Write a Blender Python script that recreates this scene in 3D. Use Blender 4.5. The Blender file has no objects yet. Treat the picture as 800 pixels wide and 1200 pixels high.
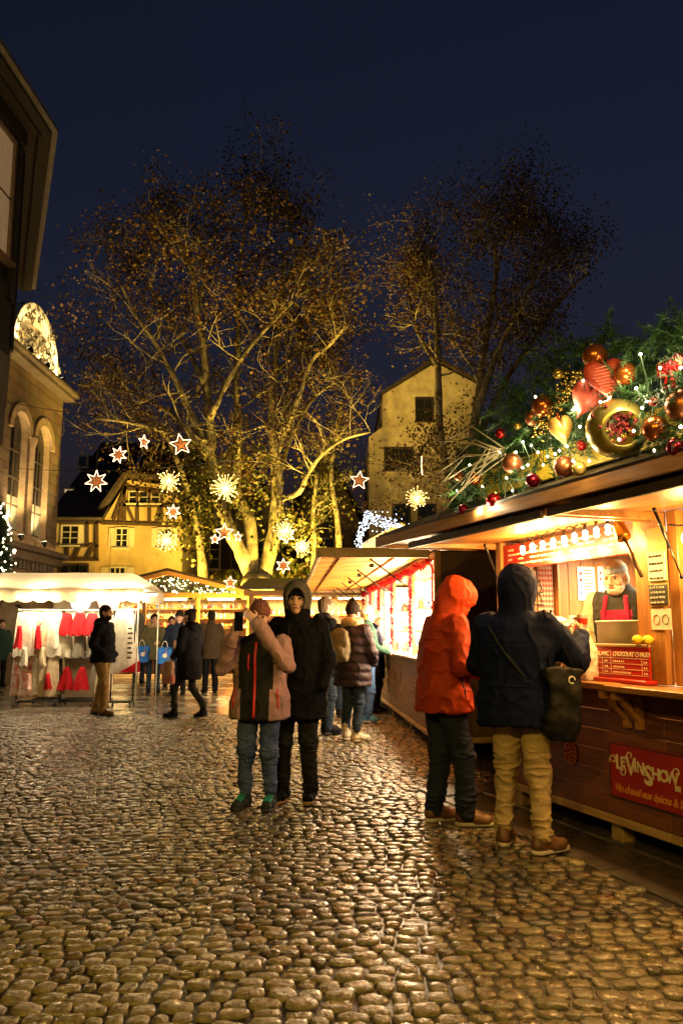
import bpy, math, random
import numpy as np
from math import radians, sin, cos, pi, atan2, sqrt
from mathutils import Vector, Matrix

sc = bpy.context.scene
C = sc.collection
random.seed(7)
RNG = np.random.default_rng(7)

# ---------------------------------------------------------------- camera
CAM_H, FPX = 1.42, 933.0
TILT = math.atan(138.0 / FPX)
cam_d = bpy.data.cameras.new('camera')
cam_d.sensor_fit = 'VERTICAL'; cam_d.sensor_height = 36.0; cam_d.lens = FPX / 1200.0 * 36.0
cam_d.clip_start = 0.05; cam_d.clip_end = 600
cam = bpy.data.objects.new('camera', cam_d); C.objects.link(cam)
cam.location = (0, 0, CAM_H); cam.rotation_euler = (pi / 2 + TILT, 0, 0)
sc.camera = cam

# ---------------------------------------------------------------- sky, moonless night
w = bpy.data.worlds.new('World'); sc.world = w; w.use_nodes = True
nt = w.node_tree
for n in list(nt.nodes): nt.nodes.remove(n)
sky = nt.nodes.new('ShaderNodeTexSky'); sky.sky_type = 'NISHITA'; sky.sun_disc = False
sky.sun_elevation = radians(-2.0); sky.sun_rotation = radians(200); sky.altitude = 150
sky.ozone_density = 2.3; sky.dust_density = 0.4
bg = nt.nodes.new('ShaderNodeBackground'); bg.inputs[1].default_value = 0.062
out = nt.nodes.new('ShaderNodeOutputWorld')
nt.links.new(sky.outputs[0], bg.inputs[0]); nt.links.new(bg.outputs[0], out.inputs[0])
sl = bpy.data.lights.new('sun', 'SUN'); sl.energy = 0.004; sl.angle = radians(10); sl.color = (0.7, 0.8, 1)
so = bpy.data.objects.new('sun', sl); C.objects.link(so); so.rotation_euler = (radians(55), 0, radians(20))

# ---------------------------------------------------------------- exposure and renderer
vs = sc.view_settings
vs.view_transform = 'Standard'; vs.look = 'None'; vs.exposure = 1.35; vs.gamma = 1.0; vs.use_curve_mapping = False
cy = sc.cycles
cy.use_denoising = True; cy.max_bounces = 6; cy.diffuse_bounces = 3; cy.glossy_bounces = 4
cy.transmission_bounces = 4; cy.transparent_max_bounces = 6
cy.caustics_reflective = False; cy.caustics_refractive = False
cy.sample_clamp_indirect = 3.0; cy.sample_clamp_direct = 12.0; cy.blur_glossy = 0.5
try: cy.use_light_tree = True
except Exception: pass

# ---------------------------------------------------------------- pixel helpers (photo is 800 x 1200)
_c, _s = cos(TILT), sin(TILT)
def ray(px, py):
    u = (px - 400) / FPX; v = (600 - py) / FPX
    return Vector((u, _c - _s * v, _s + _c * v))
def G(px, py, z=0.0):                      # the point at height z seen at a pixel
    r = ray(px, py); t = (z - CAM_H) / r.z
    return Vector((r.x * t, r.y * t, z))
def D(px, py, Y):                          # the point at depth Y seen at a pixel
    r = ray(px, py); t = Y / r.y
    return Vector((r.x * t, Y, CAM_H + r.z * t))
def hit(px, py, p0, n):
    r = ray(px, py); o = Vector((0, 0, CAM_H)); p0 = Vector(p0); n = Vector(n)
    t = (p0 - o).dot(n) / r.dot(n)
    return o + r * t

# ---------------------------------------------------------------- materials
MATS = {}
def mat(name, col, rough=0.7, metal=0.0, var=0.25, scale=6.0, bump=0.0, bscale=40.0, coat=0.0, emit=None, estr=0.0,
        col2=None, spec=0.5, sheen=0.0, alpha=1.0, trans=0.0, stretch=None, rvar=0.0, sample=True, objvar=0.0):
    if name in MATS: return MATS[name]
    m = bpy.data.materials.new(name); m.use_nodes = True; MATS[name] = m
    t = m.node_tree; b = t.nodes['Principled BSDF']; L = t.links.new
    b.inputs['Roughness'].default_value = rough; b.inputs['Metallic'].default_value = metal
    b.inputs['Specular IOR Level'].default_value = spec
    b.inputs['Coat Weight'].default_value = coat
    if sheen: b.inputs['Sheen Weight'].default_value = sheen
    if trans: b.inputs['Transmission Weight'].default_value = trans
    b.inputs['Alpha'].default_value = alpha
    b.inputs['Base Color'].default_value = (*col, 1)
    tc = t.nodes.new('ShaderNodeTexCoord'); vec = tc.outputs['Object']
    if stretch:
        mp = t.nodes.new('ShaderNodeMapping'); mp.inputs['Scale'].default_value = stretch
        L(vec, mp.inputs[0]); vec = mp.outputs[0]
    if var or col2:
        nz = t.nodes.new('ShaderNodeTexNoise'); nz.inputs['Scale'].default_value = scale; nz.inputs['Detail'].default_value = 5
        nz.inputs['Roughness'].default_value = 0.65
        L(vec, nz.inputs['Vector'])
        rp = t.nodes.new('ShaderNodeValToRGB')
        rp.color_ramp.elements[0].position = 0.33; rp.color_ramp.elements[1].position = 0.68
        c2 = col2 if col2 else tuple(min(1, c * (1 + var)) for c in col)
        c1 = tuple(c * (1 - var) for c in col) if not col2 else col
        rp.color_ramp.elements[0].color = (*c1, 1); rp.color_ramp.elements[1].color = (*c2, 1)
        L(nz.outputs[0], rp.inputs[0]); csock = rp.outputs[0]
        if objvar:
            oi = t.nodes.new('ShaderNodeObjectInfo'); hs = t.nodes.new('ShaderNodeHueSaturation')
            mr = t.nodes.new('ShaderNodeMapRange'); mr.inputs[3].default_value = 1 - objvar; mr.inputs[4].default_value = 1 + objvar
            L(oi.outputs['Random'], mr.inputs[0]); L(mr.outputs[0], hs.inputs['Value']); L(csock, hs.inputs['Color']); csock = hs.outputs[0]
        L(csock, b.inputs['Base Color'])
        if rvar:
            mr = t.nodes.new('ShaderNodeMapRange'); mr.inputs[1].default_value = .3; mr.inputs[2].default_value = .7
            mr.inputs[3].default_value = max(.03, rough - rvar); mr.inputs[4].default_value = rough + rvar
            L(nz.outputs[0], mr.inputs[0]); L(mr.outputs[0], b.inputs['Roughness'])
    if bump:
        n2 = t.nodes.new('ShaderNodeTexNoise'); n2.inputs['Scale'].default_value = bscale; n2.inputs['Detail'].default_value = 4
        L(vec, n2.inputs['Vector'])
        bp = t.nodes.new('ShaderNodeBump'); bp.inputs['Strength'].default_value = bump; bp.inputs['Distance'].default_value = 0.01
        L(n2.outputs[0], bp.inputs['Height']); L(bp.outputs[0], b.inputs['Normal'])
    if emit:
        b.inputs['Emission Color'].default_value = (*emit, 1); b.inputs['Emission Strength'].default_value = estr
        if not sample:
            try: m.cycles.emission_sampling = 'NONE'
            except Exception: pass
    return m

# ---------------------------------------------------------------- mesh builder
class MB:
    def __init__(s): s.v = []; s.f = []; s.m = []; s.mi = 0
    def add(s, vs, fs):
        o = len(s.v); s.v += [tuple(p) for p in vs]
        for f in fs: s.f.append(tuple(i + o for i in f)); s.m.append(s.mi)
        return s
    def box(s, lo, hi):
        x0, y0, z0 = lo; x1, y1, z1 = hi
        return s.add([(x0,y0,z0),(x1,y0,z0),(x1,y1,z0),(x0,y1,z0),(x0,y0,z1),(x1,y0,z1),(x1,y1,z1),(x0,y1,z1)],
              [(0,3,2,1),(4,5,6,7),(0,1,5,4),(1,2,6,5),(2,3,7,6),(3,0,4,7)])
    def bbox(s, lo, hi, b=0.006):          # box with chamfered edges
        x0,y0,z0 = lo; x1,y1,z1 = hi; vs = []
        for (x,sx) in ((x0,1),(x1,-1)):
            for (y,sy) in ((y0,1),(y1,-1)):
                for (z,sz) in ((z0,1),(z1,-1)):
                    vs += [(x,y+sy*b,z+sz*b),(x+sx*b,y,z+sz*b),(x+sx*b,y+sy*b,z)]
        import itertools
        idx = lambda i,j,k,a: ((i*2+j)*2+k)*3+a
        fs = []
        for i in (0,1): fs.append([idx(i,0,0,0),idx(i,1,0,0),idx(i,1,1,0),idx(i,0,1,0)][::(-1 if i==0 else 1)])
        for j in (0,1): fs.append([idx(0,j,0,1),idx(1,j,0,1),idx(1,j,1,1),idx(0,j,1,1)][::(1 if j==0 else -1)])
        for k in (0,1): fs.append([idx(0,0,k,2),idx(1,0,k,2),idx(1,1,k,2),idx(0,1,k,2)][::(-1 if k==0 else 1)])
        for j in (0,1):
            for k in (0,1):
                f=[idx(0,j,k,1),idx(1,j,k,1),idx(1,j,k,2),idx(0,j,k,2)]; fs.append(f[::(1 if j!=k else -1)] if 0 else f)
        for i in (0,1):
            for k in (0,1): fs.append([idx(i,0,k,0),idx(i,1,k,0),idx(i,1,k,2),idx(i,0,k,2)])
        for i in (0,1):
            for j in (0,1): fs.append([idx(i,j,0,0),idx(i,j,1,0),idx(i,j,1,1),idx(i,j,0,1)])
        for i in (0,1):
            for j in (0,1):
                for k in (0,1): fs.append([idx(i,j,k,0),idx(i,j,k,1),idx(i,j,k,2)])
        return s.add(vs, fs)
    def beam(s, a, b, wd, ht, up=(0,0,1)):  # rectangular bar from a to b
        a = Vector(a); b = Vector(b); d = (b-a).normalized(); u = Vector(up)
        if abs(d.dot(u)) > .98: u = Vector((0,1,0))
        r = d.cross(u).normalized(); u = r.cross(d)
        vs = []
        for p in (a,b):
            for sx,sy in ((-1,-1),(1,-1),(1,1),(-1,1)): vs.append(p + r*sx*wd/2 + u*sy*ht/2)
        return s.add(vs, [(0,3,2,1),(4,5,6,7),(0,1,5,4),(1,2,6,5),(2,3,7,6),(3,0,4,7)])
    def tube(s, pts, rad, n=8, cap=True):
        pts = [Vector(p) for p in pts]; k = len(pts)
        if not hasattr(rad, '__len__'): rad = [rad]*k
        vs = []; fs = []; prev = None
        for i,p in enumerate(pts):
            d = (pts[min(i+1,k-1)]-pts[max(i-1,0)])
            d = d.normalized() if d.length > 1e-9 else Vector((0,0,1))
            if prev is None:
                a = Vector((0,0,1)) if abs(d.z) < .9 else Vector((1,0,0)); prev = d.cross(a).normalized()
            r = (prev - d*prev.dot(d)); r = r.normalized() if r.length>1e-6 else d.orthogonal().normalized()
            prev = r; q = d.cross(r)
            for j in range(n):
                an = 2*pi*j/n; vs.append(p + (r*cos(an)+q*sin(an))*rad[i])
        for i in range(k-1):
            for j in range(n):
                j2=(j+1)%n; fs.append((i*n+j,i*n+j2,(i+1)*n+j2,(i+1)*n+j))
        if cap: fs.append(tuple(range(n))[::-1]); fs.append(tuple((k-1)*n+j for j in range(n)))
        return s.add(vs, fs)
    def lathe(s, prof, c=(0,0,0), n=16, sx=1, sy=1):  # prof: [(r,z)]
        vs=[]; fs=[]; k=len(prof)
        for r,z in prof:
            for j in range(n):
                a=2*pi*j/n; vs.append((c[0]+r*cos(a)*sx, c[1]+r*sin(a)*sy, c[2]+z))
        for i in range(k-1):
            for j in range(n):
                j2=(j+1)%n; fs.append((i*n+j,i*n+j2,(i+1)*n+j2,(i+1)*n+j))
        fs.append(tuple(range(n))[::-1]); fs.append(tuple((k-1)*n+j for j in range(n)))
        return s.add(vs, fs)
    def ball(s, c, r, n=10, m=7, sq=(1,1,1)):
        vs=[(c[0],c[1],c[2]-r*sq[2])]; fs=[]
        for i in range(1,m):
            ph=-pi/2+pi*i/m
            for j in range(n):
                a=2*pi*j/n; vs.append((c[0]+r*sq[0]*cos(ph)*cos(a), c[1]+r*sq[1]*cos(ph)*sin(a), c[2]+r*sq[2]*sin(ph)))
        vs.append((c[0],c[1],c[2]+r*sq[2])); t=len(vs)-1
        for j in range(n):
            fs.append((0,1+(j+1)%n,1+j)); fs.append((t, t-n+j, t-n+(j+1)%n))
        for i in range(m-2):
            for j in range(n):
                a=1+i*n+j; b=1+i*n+(j+1)%n; fs.append((a,b,b+n,a+n))
        return s.add(vs,fs)
    def prism(s, poly, vec):               # extrude a 3d polygon by vec
        poly=[Vector(p) for p in poly]; vec=Vector(vec); n=len(poly)
        vs=poly+[p+vec for p in poly]
        fs=[tuple(range(n))[::-1], tuple(range(n,2*n))]+[(i,(i+1)%n,n+(i+1)%n,n+i) for i in range(n)]
        return s.add(vs,fs)
    def mesh(s, name='m', smooth=False):
        me = bpy.data.meshes.new(name); me.from_pydata(s.v, [], s.f); 
        if any(s.m): me.polygons.foreach_set('material_index', s.m)
        import bmesh
        if len(s.f) < 6000:
            bm = bmesh.new(); bm.from_mesh(me); bmesh.ops.recalc_face_normals(bm, faces=bm.faces); bm.to_mesh(me); bm.free()
        if smooth: me.polygons.foreach_set('use_smooth', [True]*len(me.polygons))
        me.update(); return me
    def obj(s, name, m, parent=None, smooth=False, **kw):
        return obj(name, s.mesh(name, smooth), m, parent, **kw)

def obj(name, me, m=None, parent=None, loc=None, rot=None, label=None, cat=None, group=None, kind=None):
    o = bpy.data.objects.new(name, me); C.objects.link(o)
    if m is not None and me is not None and len(me.materials)==0:
        for x in (m if isinstance(m,(list,tuple)) else [m]): me.materials.append(x)
    if parent: o.parent = parent
    if loc is not None: o.location = loc
    if rot is not None: o.rotation_euler = rot
    if label: o['label']=label
    if cat: o['category']=cat
    if group: o['group']=group
    if kind: o['kind']=kind
    return o
def thing(name, label, cat, loc=(0,0,0), rz=0, group=None):
    o = obj(name, None, loc=loc, rot=(0,0,rz), label=label, cat=cat, group=group); o.empty_display_size=.2
    return o
def copy_tree(o, parent=None, **kw):
    c = o.copy(); C.objects.link(c); c.parent = parent
    for k,v in kw.items(): c[k]=v
    for ch in list(o.children): copy_tree(ch, c)
    return c
def lamp(name, parent, loc, energy, col, kind='POINT', size=.1, rot=None, spot=None, blend=.5, sy=None):
    l = bpy.data.lights.new(name, kind); l.energy=energy; l.color=col
    if kind=='AREA':
        l.size=size
        if sy: l.shape='RECTANGLE'; l.size_y=sy
    else: l.shadow_soft_size=size
    if kind=='SPOT': l.spot_size=spot; l.spot_blend=blend
    o = bpy.data.objects.new(name, l); C.objects.link(o); o.parent=parent; o.location=loc
    if rot is not None: o.rotation_euler=rot
    return o
def aim(v):                                 # euler turning -Z to direction v
    return Vector(v).to_track_quat('-Z','Y').to_euler()
def text_mesh(st, size, extr=.002, align='LEFT', bold=0.0, shear=0.0, space=1.0):
    cu = bpy.data.curves.new('t','FONT'); cu.body=st; cu.size=size; cu.extrude=extr; cu.align_x=align; cu.offset=bold
    cu.shear=shear; cu.space_character=space; cu.resolution_u=2
    o = bpy.data.objects.new('t',cu); C.objects.link(o)
    dg = bpy.context.evaluated_depsgraph_get()
    me = bpy.data.meshes.new_from_object(o.evaluated_get(dg)); bpy.data.objects.remove(o); bpy.data.curves.remove(cu)
    return me
def text(st, size, o0, m, parent, name='lettering', ux=(-1,0,0), uy=(0,0,1), **kw):   # lettering laid on a plane
    me = text_mesh(st, size, **kw); ux=Vector(ux); uy=Vector(uy); un=ux.cross(uy); o0=Vector(o0)
    M = Matrix((( ux.x,uy.x,un.x,o0.x),(ux.y,uy.y,un.y,o0.y),(ux.z,uy.z,un.z,o0.z),(0,0,0,1)))
    me.transform(M); me.materials.clear()
    return obj(name, me, m, parent)
# ---------------------------------------------------------------- implicit surfaces for people, cloth and bags
class Field:
    def __init__(s, lo, hi, h):
        s.lo=np.array(lo,float); s.h=h; n=np.ceil((np.array(hi)-s.lo)/h).astype(int)+1
        s.n=n; s.v=np.full(n,0.6,np.float32)
        s.ax=[(s.lo[i]+np.arange(n[i])*h).astype(np.float32) for i in range(3)]
    def blk(s, lo, hi, pad):
        sl=[]
        for i in range(3):
            a=int(max(0,math.floor((lo[i]-pad-s.lo[i])/s.h))); b=int(min(s.n[i],math.ceil((hi[i]+pad-s.lo[i])/s.h)+1))
            if b<=a: return None,None
            sl.append(slice(a,b))
        return tuple(sl),(s.ax[0][sl[0]][:,None,None],s.ax[1][sl[1]][None,:,None],s.ax[2][sl[2]][None,None,:])
    def comb(s, sl, d, k, op):
        a=s.v[sl]
        if op=='u':
            h=np.maximum(k-np.abs(a-d),0)/k if k>0 else 0; s.v[sl]=np.minimum(a,d)-(h*h*k*.25 if k>0 else 0)
        else:
            d=-d; h=np.maximum(k-np.abs(a-d),0)/k if k>0 else 0; s.v[sl]=np.maximum(a,d)+(h*h*k*.25 if k>0 else 0)
        return s
    def cap(s,a,b,ra,rb,k=.02,op='u'):
        a=np.array(a,float); b=np.array(b,float); r=max(ra,rb)
        sl,X=s.blk(np.minimum(a,b)-r,np.maximum(a,b)+r,k+2*s.h)
        if sl is None: return s
        ab=b-a; L2=max(1e-9,float(ab@ab))
        px,py,pz=X[0]-a[0],X[1]-a[1],X[2]-a[2]
        t=np.clip((px*ab[0]+py*ab[1]+pz*ab[2])/L2,0,1)
        d=np.sqrt((px-t*ab[0])**2+(py-t*ab[1])**2+(pz-t*ab[2])**2)-(ra+(rb-ra)*t)
        return s.comb(sl,d,k,op)
    def ell(s,c,r,k=.02,op='u',R=None):
        c=np.array(c,float); r=np.array(r,float); m=r.max() if R is not None else r
        sl,X=s.blk(c-m,c+m,k+2*s.h)
        if sl is None: return s
        p=[X[i]-c[i] for i in range(3)]
        if R is not None: p=[R[0][i]*p[0]+R[1][i]*p[1]+R[2][i]*p[2] for i in range(3)]
        q=np.sqrt(sum((p[i]/r[i])**2 for i in range(3)))
        g=np.sqrt(sum((p[i]/r[i]**2)**2 for i in range(3)))+1e-6
        d=q*(q-1)/g
        d=np.where(q<.3,-r.min()*.7,d)
        return s.comb(sl,d,k,op)
    def box(s,c,half,rnd=.01,k=.01,op='u',R=None):
        c=np.array(c,float); hf=np.array(half,float); m=np.linalg.norm(hf) if R is not None else hf
        sl,X=s.blk(c-m,c+m,k+rnd+2*s.h)
        if sl is None: return s
        p=[X[i]-c[i] for i in range(3)]
        if R is not None: p=[R[0][i]*p[0]+R[1][i]*p[1]+R[2][i]*p[2] for i in range(3)]
        q=[np.abs(p[i])-hf[i]+rnd for i in range(3)]
        d=np.sqrt(sum(np.maximum(x,0)**2 for x in q))+np.minimum(np.maximum(np.maximum(q[0],q[1]),q[2]),0)-rnd
        return s.comb(sl,d,k,op)
    def loft(s,prof,k=.03,op='u',ex=2.3,rnd=.02,fold=None):
        # prof rows: z, rx, ry, cx, cy  (rising z)
        P=np.array(prof,float); z0,z1=P[0,0],P[-1,0]; rm=P[:,1:3].max()
        lo=np.array([(P[:,3]-P[:,1]).min(),(P[:,4]-P[:,2]).min(),z0]); hi=np.array([(P[:,3]+P[:,1]).max(),(P[:,4]+P[:,2]).max(),z1])
        sl,X=s.blk(lo,hi,k+rnd+2*s.h+.02)
        if sl is None: return s
        z=X[2][0,0]; f=lambda i: np.interp(z,P[:,0],P[:,i])[None,None,:]
        rx,ry,cx,cy=f(1),f(2),f(3),f(4)
        ux=np.abs((X[0]-cx)/rx)+1e-5; uy=np.abs((X[1]-cy)/ry)+1e-5
        q=(ux**ex+uy**ex)**(1/ex)
        d=(q-1)*np.minimum(rx,ry)
        if fold is not None: d=d+fold(X[0],X[1],X[2])
        dz=np.maximum(z0-X[2],X[2]-z1)
        e1=np.maximum(d+rnd,0); e2=np.maximum(dz+rnd,0)
        d=np.sqrt(e1**2+e2**2)+np.minimum(np.maximum(d+rnd,dz+rnd),0)-rnd
        return s.comb(sl,d.astype(np.float32),k,op)
    def disp(s,fn):
        I,J,K=np.nonzero(np.abs(s.v)<.07)
        s.v[I,J,K]+=fn(s.ax[0][I].astype(float),s.ax[1][J].astype(float),s.ax[2][K].astype(float)).astype(np.float32); return s
    def mesh(s,name,smooth=True):
        v=s.v.copy(); v[0]=v[-1]=.5; v[:,0]=v[:,-1]=.5; v[:,:,0]=v[:,:,-1]=.5
        ins=v<0
        nx,ny,nz=v.shape
        cnt=np.zeros((nx-1,ny-1,nz-1),np.int8)
        for i in (0,1):
            for j in (0,1):
                for k in (0,1): cnt+=ins[i:nx-1+i,j:ny-1+j,k:nz-1+k]
        act=(cnt>0)&(cnt<8); I,J,K=np.nonzero(act)
        idx=np.full(act.shape,-1,np.int32); idx[I,J,K]=np.arange(len(I))
        S=np.zeros((len(I),3)); N=np.zeros(len(I))
        cs=[(0,0,0),(1,0,0),(0,1,0),(1,1,0),(0,0,1),(1,0,1),(0,1,1),(1,1,1)]
        es=[(0,1),(2,3),(4,5),(6,7),(0,2),(1,3),(4,6),(5,7),(0,4),(1,5),(2,6),(3,7)]
        for a,b in es:
            ca,cb=np.array(cs[a]),np.array(cs[b])
            va=v[I+ca[0],J+ca[1],K+ca[2]]; vb=v[I+cb[0],J+cb[1],K+cb[2]]
            m=(va<0)!=(vb<0); t=np.where(m,va/np.where(m,va-vb,1),0)
            S+=m[:,None]*(ca+t[:,None]*(cb-ca)); N+=m
        P=s.lo+(np.stack([I,J,K],1)+S/N[:,None])*s.h
        quads=[]
        for axn in range(3):
            sh=[slice(None)]*3; sh2=[slice(None)]*3; sh[axn]=slice(0,-1); sh2[axn]=slice(1,None)
            a=ins[tuple(sh)]; b=ins[tuple(sh2)]; ch=np.nonzero(a!=b); ch=np.stack(ch,1)
            u,w_=[(1,2),(2,0),(0,1)][axn]
            ok=(ch[:,u]>0)&(ch[:,w_]>0)&(ch[:,u]<v.shape[u]-1)&(ch[:,w_]<v.shape[w_]-1); ch=ch[ok]
            def g(du,dw):
                q=ch.copy(); q[:,u]+=du; q[:,w_]+=dw; return idx[q[:,0],q[:,1],q[:,2]]
            q=np.stack([g(-1,-1),g(0,-1),g(0,0),g(-1,0)],1)
            fl=a[tuple(ch.T)]
            q[~fl]=q[~fl][:,::-1]; quads.append(q)
        Q=np.concatenate(quads); Q=Q[(Q>=0).all(1)]
        me=bpy.data.meshes.new(name)
        me.vertices.add(len(P)); me.vertices.foreach_set('co',P.astype(np.float32).ravel())
        me.loops.add(len(Q)*4); me.loops.foreach_set('vertex_index',Q.ravel().astype(np.int32))
        me.polygons.add(len(Q)); me.polygons.foreach_set('loop_start',(np.arange(len(Q))*4).astype(np.int32))
        try: me.polygons.foreach_set('loop_total',np.full(len(Q),4,np.int32))
        except Exception: pass
        if smooth: me.polygons.foreach_set('use_smooth',np.ones(len(Q),bool))
        me.update(calc_edges=True); me.validate(); return me

_LAT={}
def wob(seed, f, n=4, asp=(1,1,1)):         # value noise, about -1..1; f sets the wave number
    r=np.random.default_rng(seed); L=r.uniform(-1,1,(32,32,32)).astype(np.float32)
    q2,_=np.linalg.qr(r.normal(size=(3,3))); q2=q2*(f/2.3)
    q,_=np.linalg.qr(r.normal(size=(3,3))); q=q*(f/3.6); off=r.uniform(0,30,3); A=np.array(asp,float)
    def fn(x,y,z): return (one(x,y,z,q)+.6*one(x,y,z,q2))*.85
    def one(x,y,z,q):
        x,y,z=np.asarray(x)*A[0],np.asarray(y)*A[1],np.asarray(z)*A[2]
        p=[q[i][0]*x+q[i][1]*y+q[i][2]*z+off[i] for i in range(3)]
        I=[np.floor(a).astype(np.int64) for a in p]; t=[a-b for a,b in zip(p,I)]; t=[a*a*(3-2*a) for a in t]; s=0
        for a in (0,1):
            wa=t[0] if a else 1-t[0]
            for b in (0,1):
                wb=wa*(t[1] if b else 1-t[1])
                for c in (0,1): s=s+wb*(t[2] if c else 1-t[2])*L[(I[0]+a)&31,(I[1]+b)&31,(I[2]+c)&31]
        return s*1.35
    return fn

def rotm(yaw=0,pitch=0,roll=0):             # columns: right, forward, up; pitch>0 looks up, yaw>0 turns to the person's left
    return np.array((Matrix.Rotation(yaw,3,'Z')@Matrix.Rotation(pitch,3,'X')@Matrix.Rotation(roll,3,'Y')))
# ---------------------------------------------------------------- people
SKIN = mat('skin', (0.50,0.27,0.18), .5, var=.12, scale=20, bump=.05, bscale=300)
SKIN2 = mat('skin_pale', (0.58,0.34,0.25), .5, var=.12, scale=20, bump=.05, bscale=300)
EYE = mat('eye_dark', (0.03,0.02,0.015), .15, var=0)
LIP = mat('lip', (0.36,0.12,0.10), .4, var=.1)
def cloth(name, col, rough=.85, var=.22, bump=.25, bscale=220, sheen=.0, scale=9, spec=.12, **k): return mat(name, col, rough, var=var, bump=bump, bscale=bscale, sheen=sheen, scale=scale, spec=spec, **k)
M_BLACK = cloth('black_cloth', (0.007,0.007,0.009), spec=.08)
M_DGREY = cloth('charcoal_cloth', (0.04,0.04,0.045))
M_NAVY = cloth('navy_cloth', (0.005,0.008,0.03), spec=.08)
M_DENIM = cloth('dark_denim', (0.022,0.035,0.06), bump=.5, bscale=400)
M_DENIM2 = cloth('faded_denim', (0.03,0.055,0.18), bump=.5, bscale=400, col2=(0.13,0.175,0.34), scale=4.5)
M_LEATHER = mat('brown_leather', (0.12,0.055,0.025), .42, var=.35, scale=14, bump=.2, bscale=120)
M_SOLE = mat('pale_sole', (0.55,0.50,0.42), .6, var=.15)
M_RUBBER = mat('black_rubber', (0.015,0.015,0.015), .6, var=.2)

def at(F,p):
    i=np.clip(np.round((np.array(p)-F.lo)/F.h).astype(int),0,F.n-1); return F.v[i[0],i[1],i[2]]
def surf(F,p,d,off=.004,maxd=.6):           # walk outwards from p along d to the surface
    p=np.array(p,float); d=np.array(d,float); d/=np.linalg.norm(d); t=0; last=0
    while t<maxd:
        if at(F,p+d*t)<0: last=t
        t+=F.h*.5
    return Vector(p+d*(last+off))

def hand(F,w_,d,back,thumb=1,curl=.45,k=.006,sc_=1.0):
    w_=np.array(w_,float); d=np.array(d,float); d/=np.linalg.norm(d); back=np.array(back,float); back-=d*(back@d); back/=np.linalg.norm(back)
    side=np.cross(d,back); R=np.stack([side,d,back],1); q=sc_
    F.cap(w_-d*.03,w_+d*.015,.028*q,.028*q,.015)
    F.ell(w_+d*.052*q,(.042*q,.055*q,.018*q),.014,R=R)
    for off,fac in ((.031,.93),(.0105,1.04),(-.0105,.97),(-.031,.78)):
        p=w_+d*.09*q+side*thumb*off*q; ang=curl*.6
        for L,r0,r1 in ((.042,.0098,.0090),(.028,.0090,.0084),(.022,.0084,.0070)):
            dn=d*cos(ang)-back*sin(ang); e=p+dn*L*fac*q; F.cap(p,e,r0*q,r1*q,k); p=e; ang+=curl
    p=w_+d*.022*q+side*thumb*.026*q
    for dn,L,r0,r1 in ((d*.55+side*thumb*.75-back*.35,.045,.013,.0115),(d*.85+side*thumb*.15-back*.5,.033,.0115,.009)):
        dn=dn/np.linalg.norm(dn); e=p+dn*L*q; F.cap(p,e,r0*q,r1*q,.008); p=e

def shoe(parent, ankle, yaw, kind, m_up, m_sole, S=1.0, pitch=0, h=.007, name='shoe', lace=None, high=.10):
    F=Field((-.08,-.13,-.02),(.08,.24,high+.08),h)
    F.cap((0,-.05,.052),(0,.06,.05),.044,.046,.03); F.cap((0,.05,.045),(0,.155,.038),.046,.036,.03)
    F.cap((.012,.05,.04),(.012,.13,.035),.04,.036,.02)
    F.cap((0,-.035,.06),(0,-.03,high),.044,.05,.03)
    F.cap((0,.03,.075),(0,.0,.11),.03,.035,.03)
    F.disp(lambda x,y,z: .0025*wob(5,90)(x,y,z))
    F.v=np.maximum(F.v,(.012-F.ax[2])[None,None,:])
    up=F.mesh(name)
    Fs=Field((-.08,-.13,-.02),(.08,.24,.07),h)
    Fs.loft([(.0,.034,.085,0,-.015),(.028,.038,.088,0,-.015)],k=.02,rnd=.008); Fs.cap((0,-.04,.013),(.004,.155,.013),.045,.042,.01)
    Fs.v=np.maximum(Fs.v,(0.0-Fs.ax[2])[None,None,:]); Fs.v=np.maximum(Fs.v,(Fs.ax[2]-(.03 if kind!='chunky' else .042))[None,None,:])
    so_=Fs.mesh('sole')
    T=Matrix.Translation(Vector((ankle[0],ankle[1],ankle[2])))@Matrix.Rotation(yaw,4,'Z')
    if pitch: T=T@Matrix.Translation((0,.14,0))@Matrix.Rotation(-pitch,4,'X')@Matrix.Translation((0,-.14,0))
    T=T@Matrix.Diagonal((S,S,S,1)); up.transform(T); so_.transform(T)
    o=obj(name,up,m_up,parent); obj('sole',so_,m_sole,o)
    if lace:
        for i in range(4):
            y=.035+.028*i; z=.114-.009*i
            pts=[T@Vector((x,y,z-abs(x)*.45+.004)) for x in (-.036,-.018,0,.018,.036)]
            MB().tube(pts,.0065,5).obj('lace',lace,o,True)
        for sx in (-1,1):
            pts=[T@Vector((sx*(.004+.022*sin(a)),.02+.012*cos(a),.108+.022*(1-cos(a)))) for a in np.linspace(0,5.5,9)]
            MB().tube(pts,.0045,5).obj('lace',lace,o,True)
    return o

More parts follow.
